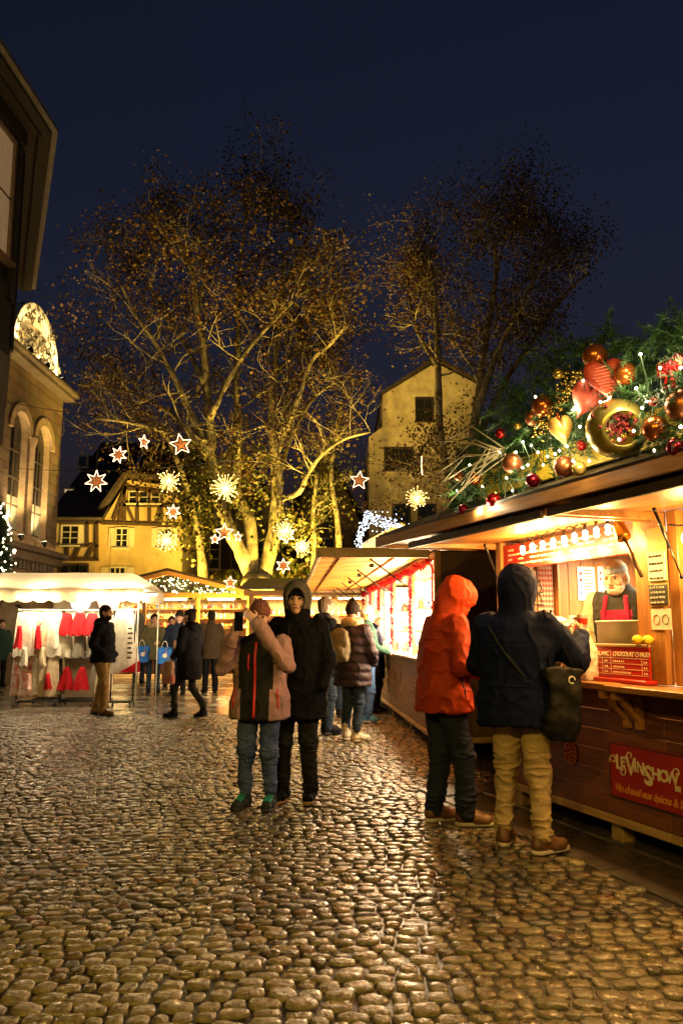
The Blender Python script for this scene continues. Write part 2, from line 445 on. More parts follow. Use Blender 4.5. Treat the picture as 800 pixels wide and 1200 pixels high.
def person(label, loc, face, H=1.75, h=.011, seed=1, pose={}, coat=None, trousers=None, shoes=None, head={}, bulk=1.0, group=None, skin=None, legs=True):
    S=H/1.75; P=pose; rz=atan2(face[1],face[0])-pi/2; skin=skin or SKIN
    lean=P.get('lean',0.0); hx=P.get('hip',(0,0))
    def U(x,y,z):                            # upper body point after leaning at the pelvis
        dz=(z-.95); return np.array([ (x+hx[0])*S,(y*cos(lean)+dz*sin(lean)+hx[1])*S,(.95+dz*cos(lean)-y*sin(lean))*S ])
    def A(p): return np.array(p,float)*S
    shR,shL=U(.175*bulk,P.get('shy',0),1.42),U(-.175*bulk,P.get('shy',0),1.42)
    eR,wR=A(P.get('eR',(.26,-.03,1.14))),A(P.get('wR',(.25,.06,.90)))
    eL,wL=A(P.get('eL',(-.26,-.03,1.14))),A(P.get('wL',(-.25,.06,.90)))
    hipR,hipL=A((.09+hx[0],hx[1],.93)),A((-.09+hx[0],hx[1],.93))
    aR,aL=A(P.get('aR',(.11,0,.0))),A(P.get('aL',(-.11,0,.0)))
    def knee(hp,an,key):
        if key in P: return A(P[key])
        q=(hp*.47+(an+np.array([0,0,.08*S]))*.53); q[1]+=.035*S; return q
    kR,kL=knee(hipR,aR,'kR'),knee(hipL,aL,'kL')
    nk=U(0,.0+P.get('nf',0)*.4,1.47); hc=U(0,.025+P.get('nf',0),1.635+P.get('nd',0)); HR=rotm(radians(head.get('yaw',0)),radians(head.get('pitch',0)),radians(head.get('roll',0)))
    hl=lambda x,y,z: hc+HR@(np.array([x,y,z])*S)
    allp=np.stack([shR,shL,eR,wR,eL,wL,kR,kL,aR,aL,hc])
    lo=allp.min(0)-.30; hi=allp.max(0)+.30; lo[2]=-.03; hi[2]=max(hi[2],1.80*S+.1)
    # ---- the body: one continuous surface
    F=Field(lo,hi,h)
    F.cap(nk-[0,.0,.06],hc-[0,.01,.06],.058*S,.055*S,.03)
    if legs:
        for hp,kn,an in ((hipR,kR,aR),(hipL,kL,aL)):
            F.cap(hp,kn,.066*S,.040*S,.04); F.cap(kn,an+[0,-.02,.11*S],.038*S,.026*S,.03); F.cap(an+[0,-.025,.10],an+[0,.03,.05],.024,.022,.02)
    F.loft([(.86*S,.15*S,.10*S,hx[0]*S,hx[1]*S),(.98*S,.16*S,.11*S,*U(0,0,.98)[:2]),(1.10*S,.14*S,.10*S,*U(0,0,1.10)[:2]),(1.30*S,.165*S,.11*S,*U(0,0,1.3)[:2]),(1.44*S,.14*S,.08*S,*U(0,0,1.44)[:2])],k=.05)
    for s_,e_,w_ in ((shR,eR,wR),(shL,eL,wL)):
        F.cap(s_,e_,.05*S,.042*S,.03); F.cap(e_,w_,.042*S,.028*S,.02)
    for sd,w_,e_,key in ((1,wR,eR,'hR'),(-1,wL,eL,'hL')):
        hp=P.get(key,{})
        if hp is None: continue
        d=np.array(hp.get('d',(w_-e_)),float); bk=np.array(hp.get('back',(sd,0,.2)),float)
        hand(F,w_,d,bk,hp.get('thumb',1 if np.dot(np.cross(d,bk),(0,1,0.3))>0 else -1),hp.get('curl',.4),sc_=S*.95)
    e=lambda c,r,k=.02,op='u': F.ell(hl(*c),np.array(r)*S,k,op,R=HR)
    e((0,-.012,.03),(.077,.096,.092)); e((0,.022,-.045),(.058,.068,.07),.03); e((0,.068,-.098),(.026,.022,.02),.03)
    e((.04,.056,-.022),(.03,.03,.03),.02); e((-.04,.056,-.022),(.03,.03,.03),.02)
    F.cap(hl(-.036,.082,.032),hl(.036,.082,.032),.011*S,.011*S,.015)
    e((.032,.1,.010),(.016,.014,.013),.012,'s'); e((-.032,.1,.010),(.016,.014,.013),.012,'s')
    F.cap(hl(0,.092,.018),hl(0,.116,-.024),.009*S,.0145*S,.012); e((.014,.102,-.03),(.009,.01,.008),.01); e((-.014,.102,-.03),(.009,.01,.008),.01)
    F.cap(hl(-.02,.088,-.062),hl(.02,.088,-.062),.0085*S,.0085*S,.008)
    e((.081,-.012,.0),(.012,.024,.034),.008); e((-.081,-.012,.0),(.012,.024,.034),.008)
    body=F.mesh('person')
    o=obj('person',body,skin,loc=loc,rot=(0,0,rz),label=label,cat='person',group=group)
    # face details
    if head.get('face',True):
        for sx in (-1,1):
            m=MB(); m.ball((0,0,0),.0105*S,8,6,(1.25,.7,.75)); me=m.mesh('eye',True)
            T=Matrix.Translation(Vector(hl(sx*.032,.0875,.011)))@Matrix(HR.tolist()).to_4x4(); me.transform(T); obj('eye',me,EYE,o)
            if head.get('brow'):
                MB().tube([hl(sx*.015,.098,.032),hl(sx*.033,.097,.037),hl(sx*.050,.083,.030)],[.004*S,.005*S,.0035*S],5).obj('eyebrow',head['brow'],o,True)
        MB().tube([hl(-.022,.091,-.062),hl(-.01,.0965,-.060),hl(.01,.0965,-.060),hl(.022,.091,-.062)],[.003*S,.0055*S,.0055*S,.003*S],6).obj('lips',LIP,o,True)
    hb=.008 if h<.009 else h
    def hfield(): return Field(hc-.24,hc+.24,max(.006,hb*.8))
    if head.get('hair'):
        Fh=hfield(); E=lambda c,r,k=.01,op='u': Fh.ell(hl(*c),np.array(r)*S,k,op,R=HR)
        E((0,-.02,.045),(.086,.102,.092)); E((0,-.05,-.01),(.08,.07,.085))
        if head.get('long'): E((0,-.075,-.10),(.075,.05,.13),.04)
        if head.get('bun'): E((0,-.10,.10),(.045,.045,.045),.01)
        E((0,.125,-.02),(.08,.085,.09),.012,'s')
        Fh.disp(lambda x,y,z: .004*wob(seed+3,160,asp=(1,1,.3))(x,y,z)); obj('hair',Fh.mesh('hair'),head['hair'],o)
    if head.get('beard'):
        Fh=hfield(); E=lambda c,r,k=.01,op='u': Fh.ell(hl(*c),np.array(r)*S,k,op,R=HR)
        E((0,.032,-.068),(.063,.072,.062)); E((0,.10,-.062),(.026,.03,.010),.006,'s'); E((0,.09,.0),(.055,.06,.045),.01,'s')
        Fh.disp(lambda x,y,z: .003*wob(seed+4,220)(x,y,z)); obj('beard',Fh.mesh('beard'),head['beard'],o)
    if head.get('hat'):
        Fh=hfield(); E=lambda c,r,k=.01,op='u': Fh.ell(hl(*c),np.array(r)*S,k,op,R=HR)
        E((0,-.015,.055),(.093,.112,.098)); E((0,-.02,.10),(.07,.085,.07),.03)
        E((0,.10,-.075),(.2,.14,.105),.008,'s'); E((0,-.02,-.13),(.2,.2,.13),.008,'s')
        Fh.disp(lambda x,y,z: .0025*np.sin(260*(x*HR[0][0]+y*HR[1][0])+0*z)+.002*wob(seed,120)(x,y,z))
        ht=obj('knit_hat',Fh.mesh('knit_hat'),head['hat'],o)
        if head.get('pom'):
            m=MB(); r=random.Random(seed); c=hl(0,-.03,.175)
            for i in range(160):
                v=Vector((r.gauss(0,1),r.gauss(0,1),r.gauss(0,1))).normalized(); m.tube([Vector(c),Vector(c)+v*.045],[.006,.003],4)
            m.obj('pompom',head['pom'],ht)
    if head.get('band'):
        Fh=hfield(); Fh.ell(hl(0,-.008,.05),np.array((.088,.108,.10))*S,.01,R=HR); Fh.box(hl(0,0,-.12),(.2,.2,.165),.005,.004,'s',R=HR); Fh.box(hl(0,0,.195),(.2,.2,.105),.005,.004,'s',R=HR)
        obj('bandana',Fh.mesh('bandana'),head['band'],o)
    # ---- trousers and shoes
    if trousers and legs:
        Fm=Field(lo,[hi[0],hi[1],1.08*S],h); wd=trousers.get('wide',1.0)
        Fm.loft([(.80*S,.155*S*bulk,.115*S,hx[0]*S,hx[1]*S-.005),(.93*S,.175*S*bulk,.13*S,hx[0]*S,hx[1]*S-.005),(1.02*S,.165*S*bulk,.12*S,hx[0]*S,hx[1]*S)],k=.04)
        for hp,kn,an in ((hipR,kR,aR),(hipL,kL,aL)):
            hp2=hp-[0,.0,.03]; en=an+np.array([0,-.02,trousers.get('cuff',.085)])
            Fm.cap(hp2,kn,.098*S*wd*bulk**.5,.070*S*wd,.03); Fm.cap(kn,en,.070*S*wd,trousers.get('ankle',.056)*S*wd,.03)
        wf=wob(seed+11,24,5,(1,1,1.2)); wg=wob(seed+12,62,4,(.6,.6,1.6)); ka,kb=kR[2],.16*S
        Fm.disp(lambda x,y,z: (wf(x,y,z)*.006-.0075*np.clip(1-np.abs(wg(x,y,z))*1.5,0,1)**1.6*(.35+np.exp(-((z-ka)/.12)**2)+1.2*np.exp(-((z-kb)/.1)**2)))*trousers.get('folds',1))
        me=Fm.mesh('trousers'); obj('trousers',me,trousers['m'],o)
    if shoes and legs:
        for an,sd,kk in ((aR,1,'fR'),(aL,-1,'fL')):
            yw,pt=P.get(kk,(-8*sd,0)); shoe(o,an,radians(yw),shoes.get('kind','shoe'),shoes['m'],shoes.get('sole',M_RUBBER),S,radians(pt),h=max(.007,h*.8),name=shoes.get('name','shoe'),lace=shoes.get('lace'),high=shoes.get('high',.10))
    # ---- coat
    Fc=None
    if coat:
        hem=coat.get('hem',.80); g=coat.get('flare',1.0); q=bulk*coat.get('fat',1.0); Fc=Field(lo,hi,h)
        rows=[]
        for z,rx,ry in ((hem,.205*g,.165*g),(max(hem+.05,.92),.205*g,.16*g),(1.06,.19,.15),(1.28,.205,.152),(1.40,.175,.125),(1.475,.10,.09),(1.50,.075,.08)):
            c=U(0,0,z) if z>.95 else np.array([hx[0]*S,hx[1]*S,z*S]); rows.append((z*S,rx*S*q,ry*S*q,c[0],c[1]))
        Fc.loft(rows,k=.03,rnd=.018)
        ar=coat.get('arm',1.0)
        for s_,e_,w_ in ((shR,eR,wR),(shL,eL,wL)):
            Fc.cap(s_-[0,0,.015],e_,.083*S*ar,.066*S*ar,.045); Fc.cap(e_,w_-(w_-e_)/np.linalg.norm(w_-e_)*.015,.067*S*ar,.046*S*ar,.02)
        cl=coat.get('collar',.10)
        if cl: Fc.cap(nk-[0,0,.03],nk+[0,.005,cl*.55],.085*S,.072*S,.03)
        hd=coat.get('hood')
        if hd=='up':
            E=lambda c,r,k=.02,op='u': Fc.ell(hl(*c),np.array(r)*S,k,op,R=HR)
            E((0,-.02,.02),(.122,.144,.152),.03); E((0,-.02,-.10),(.105,.11,.10),.05); E((0,.055,.06),(.102,.080,.085),.05)
            E((0,.165,-.015),(.082,.15,.125),.012,'s')
            E((0,.0,.0),(.088,.11,.118),.01,'s')
        elif hd=='down':
            Fc.ell(nk+[0,-.10,.0],(.125,.075,.085),.03); Fc.cap(nk+[-.09,-.03,.02],nk+[.09,-.03,.02],.045,.045,.03)
        wf=wob(seed+21,20,5,(1,1,.55)); wg=wob(seed+22,36,5,(1,1,.75)); wh=wob(seed+23,90); am=coat.get('folds',1.0)
        qp=coat.get('quilt',0)
        def dis(x,y,z):
            t=wf(x,y,z)*.007*am-.0085*am*np.clip(1-np.abs(wg(x,y,z))*1.6,0,1)**1.8+wh(x,y,z)*.0015*am
            if qp: t=t+.012*(1-np.abs(np.sin(pi*(z/qp)+.35*np.sin(6*x+4*y))))-.006
            return t
        Fc.disp(dis)
        me=Fc.mesh('coat')
        if coat.get('paint'):
            n=len(me.polygons); cc=np.empty(n*3,np.float32); me.polygons.foreach_get('center',cc); cc=cc.reshape(-1,3)
            me.polygons.foreach_set('material_index',coat['paint'](cc/S).astype(np.int32))
        co=obj(coat.get('name','jacket'),me,coat['m'],o)
        if h<.0105:                          # cuffs and a hem band
            for e_,w_ in ((eR,wR),(eL,wL)):
                d_=(w_-e_)/np.linalg.norm(w_-e_); MB().tube([w_-d_*.045,w_-d_*.04,w_+d_*.004,w_+d_*.008],[.046*S*ar,.051*S*ar,.050*S*ar,.040*S*ar],12).obj('cuff',coat.get('trim',coat['m'][-1] if isinstance(coat['m'],list) else coat['m']),co,True)
        for key,pth in coat.get('strips',{}).items():
            for (x0,z0,x1,z1,r_,mm,dirn) in pth:
                pts=[]
                for i in range(14):
                    t=i/13; z=(z0+(z1-z0)*t)*S; x=(x0+(x1-x0)*t)*S; c=U(0,0,max(.95,z/S)); pts.append(surf(Fc,(x,c[1],z),dirn))
                MB().tube(pts,r_,6).obj(key,mm,co,True)
    return o,Fc,dict(hl=hl,S=S,rz=rz,wR=wR,wL=wL,eR=eR,eL=eL,shR=shR,shL=shL,U=U,nk=nk,lo=lo,hi=hi)
def towards(o, p):                          # local point of a person -> world
    return Matrix.Translation(o.location)@Matrix.Rotation(o.rotation_euler.z,4,'Z')@Vector(p)
# ---------------------------------------------------------------- ground: wet cobbles, flagstone strip, far paving
def node_mat(name):
    m=bpy.data.materials.new(name); m.use_nodes=True; MATS[name]=m; return m,m.node_tree,m.node_tree.nodes['Principled BSDF']
def cobble_mat():
    m,t,b=node_mat('wet_cobble'); N=t.nodes.new; L=t.links.new
    g=N('ShaderNodeNewGeometry'); rp=N('ShaderNodeValToRGB'); e=rp.color_ramp.elements
    e[0].position=0; e[0].color=(.085,.066,.026,1); e[1].position=1; e[1].color=(.15,.115,.042,1)
    for p,c in ((.12,(.15,.12,.05)),(.25,(.055,.045,.028)),(.4,(.095,.07,.024)),(.5,(.15,.14,.115)),(.6,(.24,.19,.085)),(.7,(.15,.072,.024)),(.8,(.10,.095,.085)),(.9,(.04,.034,.022))):
        x=e.new(p); x.color=(*c,1)
    L(g.outputs['Random Per Island'],rp.inputs[0])
    tc=N('ShaderNodeTexCoord'); nz=N('ShaderNodeTexNoise'); nz.inputs['Scale'].default_value=30; nz.inputs['Detail'].default_value=6; L(tc.outputs['Object'],nz.inputs['Vector'])
    mx=N('ShaderNodeMix'); mx.data_type='RGBA'; mx.blend_type='MULTIPLY'; mx.inputs[0].default_value=.95
    r2=N('ShaderNodeValToRGB'); r2.color_ramp.elements[0].position=.3; r2.color_ramp.elements[0].color=(.45,.43,.4,1); r2.color_ramp.elements[1].position=.7; r2.color_ramp.elements[1].color=(1.25,1.22,1.15,1)
    L(nz.outputs[0],r2.inputs[0]); L(rp.outputs[0],mx.inputs[6]); L(r2.outputs[0],mx.inputs[7]); L(mx.outputs[2],b.inputs['Base Color'])
    mr=N('ShaderNodeMapRange'); mr.inputs[1].default_value=.3; mr.inputs[2].default_value=.7; mr.inputs[3].default_value=.12; mr.inputs[4].default_value=.55
    n3=N('ShaderNodeTexNoise'); n3.inputs['Scale'].default_value=3.0; L(tc.outputs['Object'],n3.inputs['Vector'])
    ad=N('ShaderNodeMath'); ad.operation='ADD'; ad.use_clamp=False; L(n3.outputs[0],ad.inputs[0]); mu=N('ShaderNodeMath'); mu.operation='MULTIPLY_ADD'; mu.inputs[1].default_value=.5; mu.inputs[2].default_value=-.25
    L(nz.outputs[0],mu.inputs[0]); L(mu.outputs[0],ad.inputs[1]); L(ad.outputs[0],mr.inputs[0]); L(mr.outputs[0],b.inputs['Roughness'])
    b.inputs['Specular IOR Level'].default_value=.65; b.inputs['Coat Weight'].default_value=.4; b.inputs['Coat Roughness'].default_value=.14
    n2=N('ShaderNodeTexNoise'); n2.inputs['Scale'].default_value=55; n2.inputs['Detail'].default_value=5; n2.inputs['Roughness'].default_value=.6; L(tc.outputs['Object'],n2.inputs['Vector'])
    bp=N('ShaderNodeBump'); bp.inputs['Strength'].default_value=.7; bp.inputs['Distance'].default_value=.014; L(n2.outputs[0],bp.inputs['Height']); L(bp.outputs[0],b.inputs['Normal'])
    return m
M_COB=cobble_mat()
M_JOINT=mat('wet_joint',(.012,.009,.006),.42,var=.5,scale=9,bump=.25,bscale=60,rvar=.1)
gr=MB(); gr.add([(-150,-60,-.017),(150,-60,-.017),(150,260,-.017),(-150,260,-.017)],[(0,1,2,3)])
ground=gr.obj('ground',M_JOINT,kind='structure')
S1O=Vector((1.82,5.69,0)); S1A=Vector((-.335,.942,0)); S1N=Vector((-.942,-.335,0)); S1R=atan2(.942,-.335)
def s1(px,py,w_):                            # photo pixel -> local point of the wine stall at outward distance w
    p=hit(px,py,S1O+S1N*w_,S1N); d=p-S1O; return Vector((d.dot(S1A),w_,p.z))
def s1xy(x,y):
    dx,dy=x-S1O.x,y-S1O.y; return dx*S1A.x+dy*S1A.y, dx*S1N.x+dy*S1N.y
def proj(x,y,z):
    dz=z-CAM_H; d=y*_c+dz*_s; u=x/d; v=(-y*_s+dz*_c)/d
    return 400+u*FPX, 600-v*FPX, d
def stone(cx,cy,wx,wy,top,rnd,n=10):
    ex=rnd.uniform(2.8,5.5); rot=rnd.gauss(0,.12); ph=[rnd.uniform(.90,1.05) for _ in range(n)]
    tx,ty=rnd.gauss(0,.035),rnd.gauss(0,.035); vs=[]; fs=[]
    rings=((1.03,-.035),(1.0,-.014),(.965,-.003),(.87,.0015),(.45,.0035))
    for sc_,z in rings:
        for j in range(n):
            a=2*pi*(j+.5)/n; ca,sa=cos(a),sin(a); r=(abs(ca)**ex+abs(sa)**ex)**(-1/ex)*ph[j]
            x=ca*r*wx/2*sc_; y=sa*r*wy/2*sc_; x,y=x*cos(rot)-y*sin(rot),x*sin(rot)+y*cos(rot)
            vs.append((cx+x,cy+y,top+z+x*tx+y*ty+(rnd.uniform(-.0028,.0028) if z>-.005 else 0)))
    k=len(rings)
    for i in range(k-1):
        for j in range(n): fs.append((i*n+j,i*n+(j+1)%n,(i+1)*n+(j+1)%n,(i+1)*n+j))
    vs.append((cx,cy,top+.0037)); c=len(vs)-1
    for j in range(n): fs.append(((k-1)*n+j,(k-1)*n+(j+1)%n,c))
    return vs,fs
rs=random.Random(11); stones=[]
hz=wob(31,1.5,4); hz2=wob(37,5.0,4)
y=1.9
while y<14.2:
    rd=rs.choice((rs.uniform(.066,.085),rs.uniform(.078,.105)))
    x=-(.47*y+.6)
    while x<(.47*y+.4):
        wx=rs.uniform(.066,.145); cx=x+wx/2; cy=y+rd/2+.10*sin(cx*.55+.4)+.035*sin(cx*1.9+y)+.02*sin(cx*6+y*3)+rs.gauss(0,.006)
        x+=wx
        s_,w_=s1xy(cx,cy)
        if w_<.50 and s_<2.1: continue
        if cx>1.05-.066*(cy-9.5)+.35 and cy>8: continue
        if cx>2.2: continue
        top=-.004+.0050*float(hz(cx,cy,0))+.0035*float(hz2(cx,cy,0))+rs.gauss(0,.0035)
        stones.append((cx,cy,wx-rs.uniform(.002,.012),rd*rs.uniform(.92,1.06)-rs.uniform(.0,.010),top))
    y+=rd
sc_st=[]
for i,t in enumerate(stones):
    px,py,d=proj(t[0],t[1],0); vis=(-10<px<810 and py<1215)
    sc_st.append((t[2]*t[3]/d**3 if vis else 0,i))
near={i for _,i in sorted(sc_st,reverse=True)[:300]}
rest=MB()
for i,t in enumerate(stones):
    vs_,fs_=stone(*t,rs,12 if i in near else 8)
    if i in near: MB().add(vs_,fs_).obj('cobblestone',M_COB,ground,True)
    else: rest.add(vs_,fs_)
o=rest.obj('cobblestones',M_COB,ground,True); o['kind']='stuff'
# flagstones beside and below the wine stall
M_FLAG=mat('wet_flagstone',(.06,.052,.045),.34,var=.4,scale=7,bump=.35,bscale=50,rvar=.12,objvar=.3)
rf=random.Random(4)
for row,(w0,w1) in enumerate(((.02,.475),(-.44,0.0),(-.95,-.46))):
    s_=-3.4+row*.2
    while s_<2.1:
        L_=rf.uniform(.55,.95); m=MB(); z=rf.uniform(-.004,.003)
        m.bbox((s_+.008,w0,-.06),(min(s_+L_,2.1)-.008,w1-.012,z),.01)
        fo=m.obj('flagstone',M_FLAG,ground); fo.location=S1O; fo.rotation_euler=(0,0,S1R); s_+=L_
def paving_mat():
    m,t,b=node_mat('wet_paving'); N=t.nodes.new; L=t.links.new
    tc=N('ShaderNodeTexCoord'); br=N('ShaderNodeTexBrick'); br.inputs['Scale'].default_value=1.0; br.inputs['Brick Width'].default_value=.8; br.inputs['Row Height'].default_value=.5; br.inputs['Mortar Size'].default_value=.012
    br.inputs[1].default_value=(.10,.085,.07,1); br.inputs[2].default_value=(.15,.13,.105,1); br.inputs[3].default_value=(.03,.026,.02,1); L(tc.outputs['Object'],br.inputs[0]); L(br.outputs[0],b.inputs['Base Color'])
    nz=N('ShaderNodeTexNoise'); nz.inputs['Scale'].default_value=1.3; nz.inputs['Detail'].default_value=4; L(tc.outputs['Object'],nz.inputs[0])
    mr=N('ShaderNodeMapRange'); mr.inputs[1].default_value=.35; mr.inputs[2].default_value=.65; mr.inputs[3].default_value=.10; mr.inputs[4].default_value=.36; L(nz.outputs[0],mr.inputs[0]); L(mr.outputs[0],b.inputs['Roughness'])
    n2=N('ShaderNodeTexNoise'); n2.inputs['Scale'].default_value=9; L(tc.outputs['Object'],n2.inputs[0]); bp=N('ShaderNodeBump'); bp.inputs['Strength'].default_value=.25; bp.inputs['Distance'].default_value=.03; L(n2.outputs[0],bp.inputs['Height']); L(bp.outputs[0],b.inputs['Normal'])
    return m
m=MB(); xs=np.linspace(-40,30,71)
low=[(x,13.95+.10*sin(x*.55+.4)+.04*sin(x*2.3),-.004) for x in xs]; hi_=[(x,60,-.004) for x in xs]
m.add(low+hi_,[(i,i+1,71+i+1,71+i) for i in range(70)])
m.obj('pavement',paving_mat(),kind='structure')
# ---------------------------------------------------------------- shared stall materials
GR=(1.2,14,14)
M_WOOD=mat('varnished_pine',(.36,.16,.045),.38,var=.3,scale=2.2,stretch=GR,bump=.12,bscale=8,rvar=.08,objvar=.15)
M_WOODZ=mat('varnished_post',(.36,.16,.045),.38,var=.3,scale=2.2,stretch=(14,14,1.2),bump=.12,bscale=8,rvar=.08)
M_WOODD=mat('dark_stained_planks',(.16,.05,.016),.36,var=.4,scale=2.2,stretch=GR,bump=.2,bscale=8,rvar=.1,objvar=.22)
M_BROWN=mat('brown_panel',(.10,.045,.018),.5,var=.25,scale=3,bump=.15,bscale=60)
M_EDGE=mat('dark_edge',(.03,.016,.008),.5,var=.3)
M_PALE=mat('pale_pine',(.42,.27,.11),.45,var=.2,scale=2,stretch=GR,bump=.1,bscale=8,objvar=.12)
M_STEEL=mat('black_steel',(.02,.02,.022),.3,metal=.7,var=.2)
M_INOX=mat('stainless',(.55,.56,.50),.42,metal=.45,var=.12,scale=3,rvar=.08)
M_RED=mat('red_panel',(.42,.022,.014),.30,var=.12,scale=4)
M_SIGN=mat('red_sign',(.36,.016,.018),.32,var=.15,scale=5)
M_WHITE=mat('white_paint',(.75,.72,.66),.5,var=.05)
M_CREAM=mat('cream_letter',(.80,.70,.50),.5,var=.08)
M_ORNG=mat('orange_print',(.72,.28,.03),.5,var=.08)
M_PAPER=mat('paper',(.72,.70,.64),.7,var=.06)
M_CHALK=mat('chalkboard',(.035,.04,.035),.6,var=.3)
M_WIRE=mat('black_cable',(.012,.012,.012),.5,var=0)
WARM=(1.0,.57,.15); WARMW=(1.0,.70,.36)
M_BULB=mat('lit_bulb',(1,.8,.5),.3,var=0,emit=(1.0,.70,.36),estr=10,sample=False)
M_TUBE=mat('lit_tube',(1,1,1),.3,var=0,emit=(1.0,.90,.74),estr=14,sample=False)

M_TUBEG=mat('lit_golden_tube',(1,1,1),.3,var=0,emit=(1.0,.68,.24),estr=12,sample=False)

def bulb_string(label, pts, n, parent_loc, energy, every=2, cat='string lights', drop=.05, rad=.026):
    # festoon cable through pts with n hanging bulbs; world coordinates
    root=thing('bulb_string',label,cat,loc=parent_loc); P0=Vector(parent_loc); pts=[Vector(p)-P0 for p in pts]
    def along(t):
        t=t*(len(pts)-1); i=min(int(t),len(pts)-2); return pts[i].lerp(pts[i+1],t-i)
    path=[]
    for i in range(n*4+1):
        t=i/(n*4); path.append(along(t)-Vector((0,0,.02*abs(sin(pi*t*n)))))
    MB().tube(path,.006,5).obj('cable',M_WIRE,root)
    for i in range(n):
        p=along((i+.5)/n)-Vector((0,0,.02))
        m=MB(); m.lathe([(.012,0),(.014,-.03),(.012,-.042)],p,8); sk=m.obj('socket',M_WIRE,root,True)
        m=MB(); m.lathe([(.009,-.04),(.02,-.055),(rad,-.078),(.022,-.10),(.008,-.112)],p,10); m.obj('bulb',M_BULB,root,True)
        if i%every==0: lamp('bulb_light',root,p-Vector((0,0,.14)),energy,WARM,size=.04)
    return root

# ---------------------------------------------------------------- mulled-wine stall
st=thing('wine_stall','dark wooden mulled wine stall with red sign and fir garland on its roof','market stall',loc=S1O,rz=S1R)
L0,L1=-3.1,1.38
for bay,(a,b) in enumerate(((-.60,L1),(L0,-.606))):
    for i in range(6):
        z0=.185+i*.137; m=MB(); m.bbox((a+.002,-.028,z0),(b-.002,0,z0+.133),.005); m.obj('plank',M_WOODD,st)
    m=MB(); m.bbox((a,-.04,.125),(b-.003,.012,.18),.006); m.obj('sill',M_PALE,st)
m=MB(); m.box((L0,-2.0,.2),(L1,-.03,.23)); m.obj('floor',M_BROWN,st)
m=MB(); m.box((L0,-2.0,.235),(L1,-1.96,2.19)); m.obj('back_wall',mat('inner_wall',(.30,.13,.04),.55,var=.2,scale=2,stretch=(14,14,1.2)),st)
for i in range(14):
    w1=-.03-i*.138; m=MB(); m.bbox((L1-.03,w1-.135,.2),(L1,w1,2.185),.004); m.obj('side_plank',mat('inner_wall',(.30,.13,.04)),st)
for s_ in (1.22,-.02,-1.4,-2.8):
    m=MB(); m.bbox((s_-.06,-.16,-.01),(s_+.06,-.05,.124),.008); m.obj('foot_block',M_PALE,st)
    m=MB(); m.bbox((s_-.05,-1.9,-.01),(s_+.05,-1.78,.2),.008); m.obj('foot_block',M_PALE,st)
m=MB(); m.bbox((1.29,-.09,1.0),(L1,.006,2.17),.006); m.obj('post',M_WOODZ,st)
m=MB(); m.bbox((-.66,-.05,1.075),(-.41,.008,2.17),.006); m.obj('post',M_WOODZ,st)
m=MB(); m.bbox((-.78,-.12,1.075),(-.69,-.02,2.17),.006); m.obj('post',M_WOODZ,st)
m=MB(); m.bbox((-2.9,-.09,1.075),(-2.8,.0,2.17),.006); m.obj('post',M_WOODZ,st)
m=MB(); m.bbox((-.34,-.34,1.03),(1.28,.245,1.072),.006); m.obj('counter',M_WOOD,st)
m=MB(); m.bbox((L0,-.34,1.026),(-.346,.26,1.068),.006); m.obj('counter',M_WOOD,st)
for s_ in (1.1,.45,-.28,-.40,-1.3,-2.4):
    m=MB(); m.beam((s_,.02,1.0),(s_,.225,1.0),.05,.05); m.beam((s_,.026,.83),(s_,.16,.975),.04,.035); m.beam((s_,.026,.78),(s_,.026,.975),.045,.04,up=(0,1,0)); m.obj('bracket',M_WOOD,st)
# header board, roof, folding flaps
hd=MB(); hd.bbox((-.405,-.045,1.93),(1.285,-.015,2.14),.005); hdo=hd.obj('menu_header',M_RED,st)
rr=random.Random(5)
for r_ in range(4):
    x=1.2; z=2.09-r_*.04
    while x>-.35:
        L_=rr.uniform(.03,.11); m=MB(); m.box((x-L_,-.015,z-.007),(x,-.0125,z+.007)); m.obj('print_line',M_CREAM,hdo); x-=L_+rr.choice((.02,.02,.10))
m=MB(); m.box((L0-.1,-2.05,2.193),(1.98,.86,2.213)); m.obj('roof_soffit',M_PALE,st)
m=MB(); m.bbox((L0-.1,.862,2.165),(2.0,.892,2.262),.005); m.obj('fascia',M_WOOD,st)
m=MB(); m.bbox((1.982,-2.05,2.165),(2.004,.86,2.262),.004); m.obj('fascia',M_WOOD,st)
m=MB(); m.prism([(L0-.1,.90,2.266),(L0-.1,-.95,3.0),(L0-.1,-2.1,2.55),(L0-.1,-2.1,2.52),(L0-.1,-.95,2.96),(L0-.1,.88,2.222)],(5.1,0,0)); m.obj('roof',M_EDGE,st)
m=MB(); m.box((-2.2,.60,2.40),(.55,.63,2.60)); m.obj('lit_roof_panel',mat('lit_roof_panel',(.75,.52,.04),.5,var=.1),st)  # roof panel; the lamplight on it is put into the yellow colour
for nm,(a,b) in (('B',(-.60,1.36)),('A',(L0,-.665))):
    for i in range(6):
        w0=.03+i*.131; zz=lambda w_: 2.168-.042*(w_/.82)
        m=MB(); m.prism([(a+.045,w0,zz(w0)),(a+.045,w0+.128,zz(w0+.128)),(a+.045,w0+.128,zz(w0+.128)+.016),(a+.045,w0,zz(w0)+.016)],(b-a-.09,0,0)); m.obj('flap_plank',M_WOOD,st)
    for x in (a,b-.04): m=MB(); m.bbox((x,.03,2.112),(x+.04,.82,2.164),.004); m.obj('flap_rail',M_WOOD,st)
    m=MB(); m.bbox((a,.823,2.098),(b,.853,2.15),.004); m.obj('flap_edge',M_EDGE,st)
def strut(parent,a,b,m_=M_STEEL):
    a,b=Vector(a),Vector(b); m=MB(); c=a.lerp(b,.55); m.tube([a,c],.010,8); m.tube([c,b],.005,8); m.ball(a,.014); m.ball(b,.014); return m.obj('gas_strut',m_,parent,True)
strut(st,s1(568,639,.42),s1(586,688,.02)); strut(st,s1(766,597,.30),s1(798,676,.03))
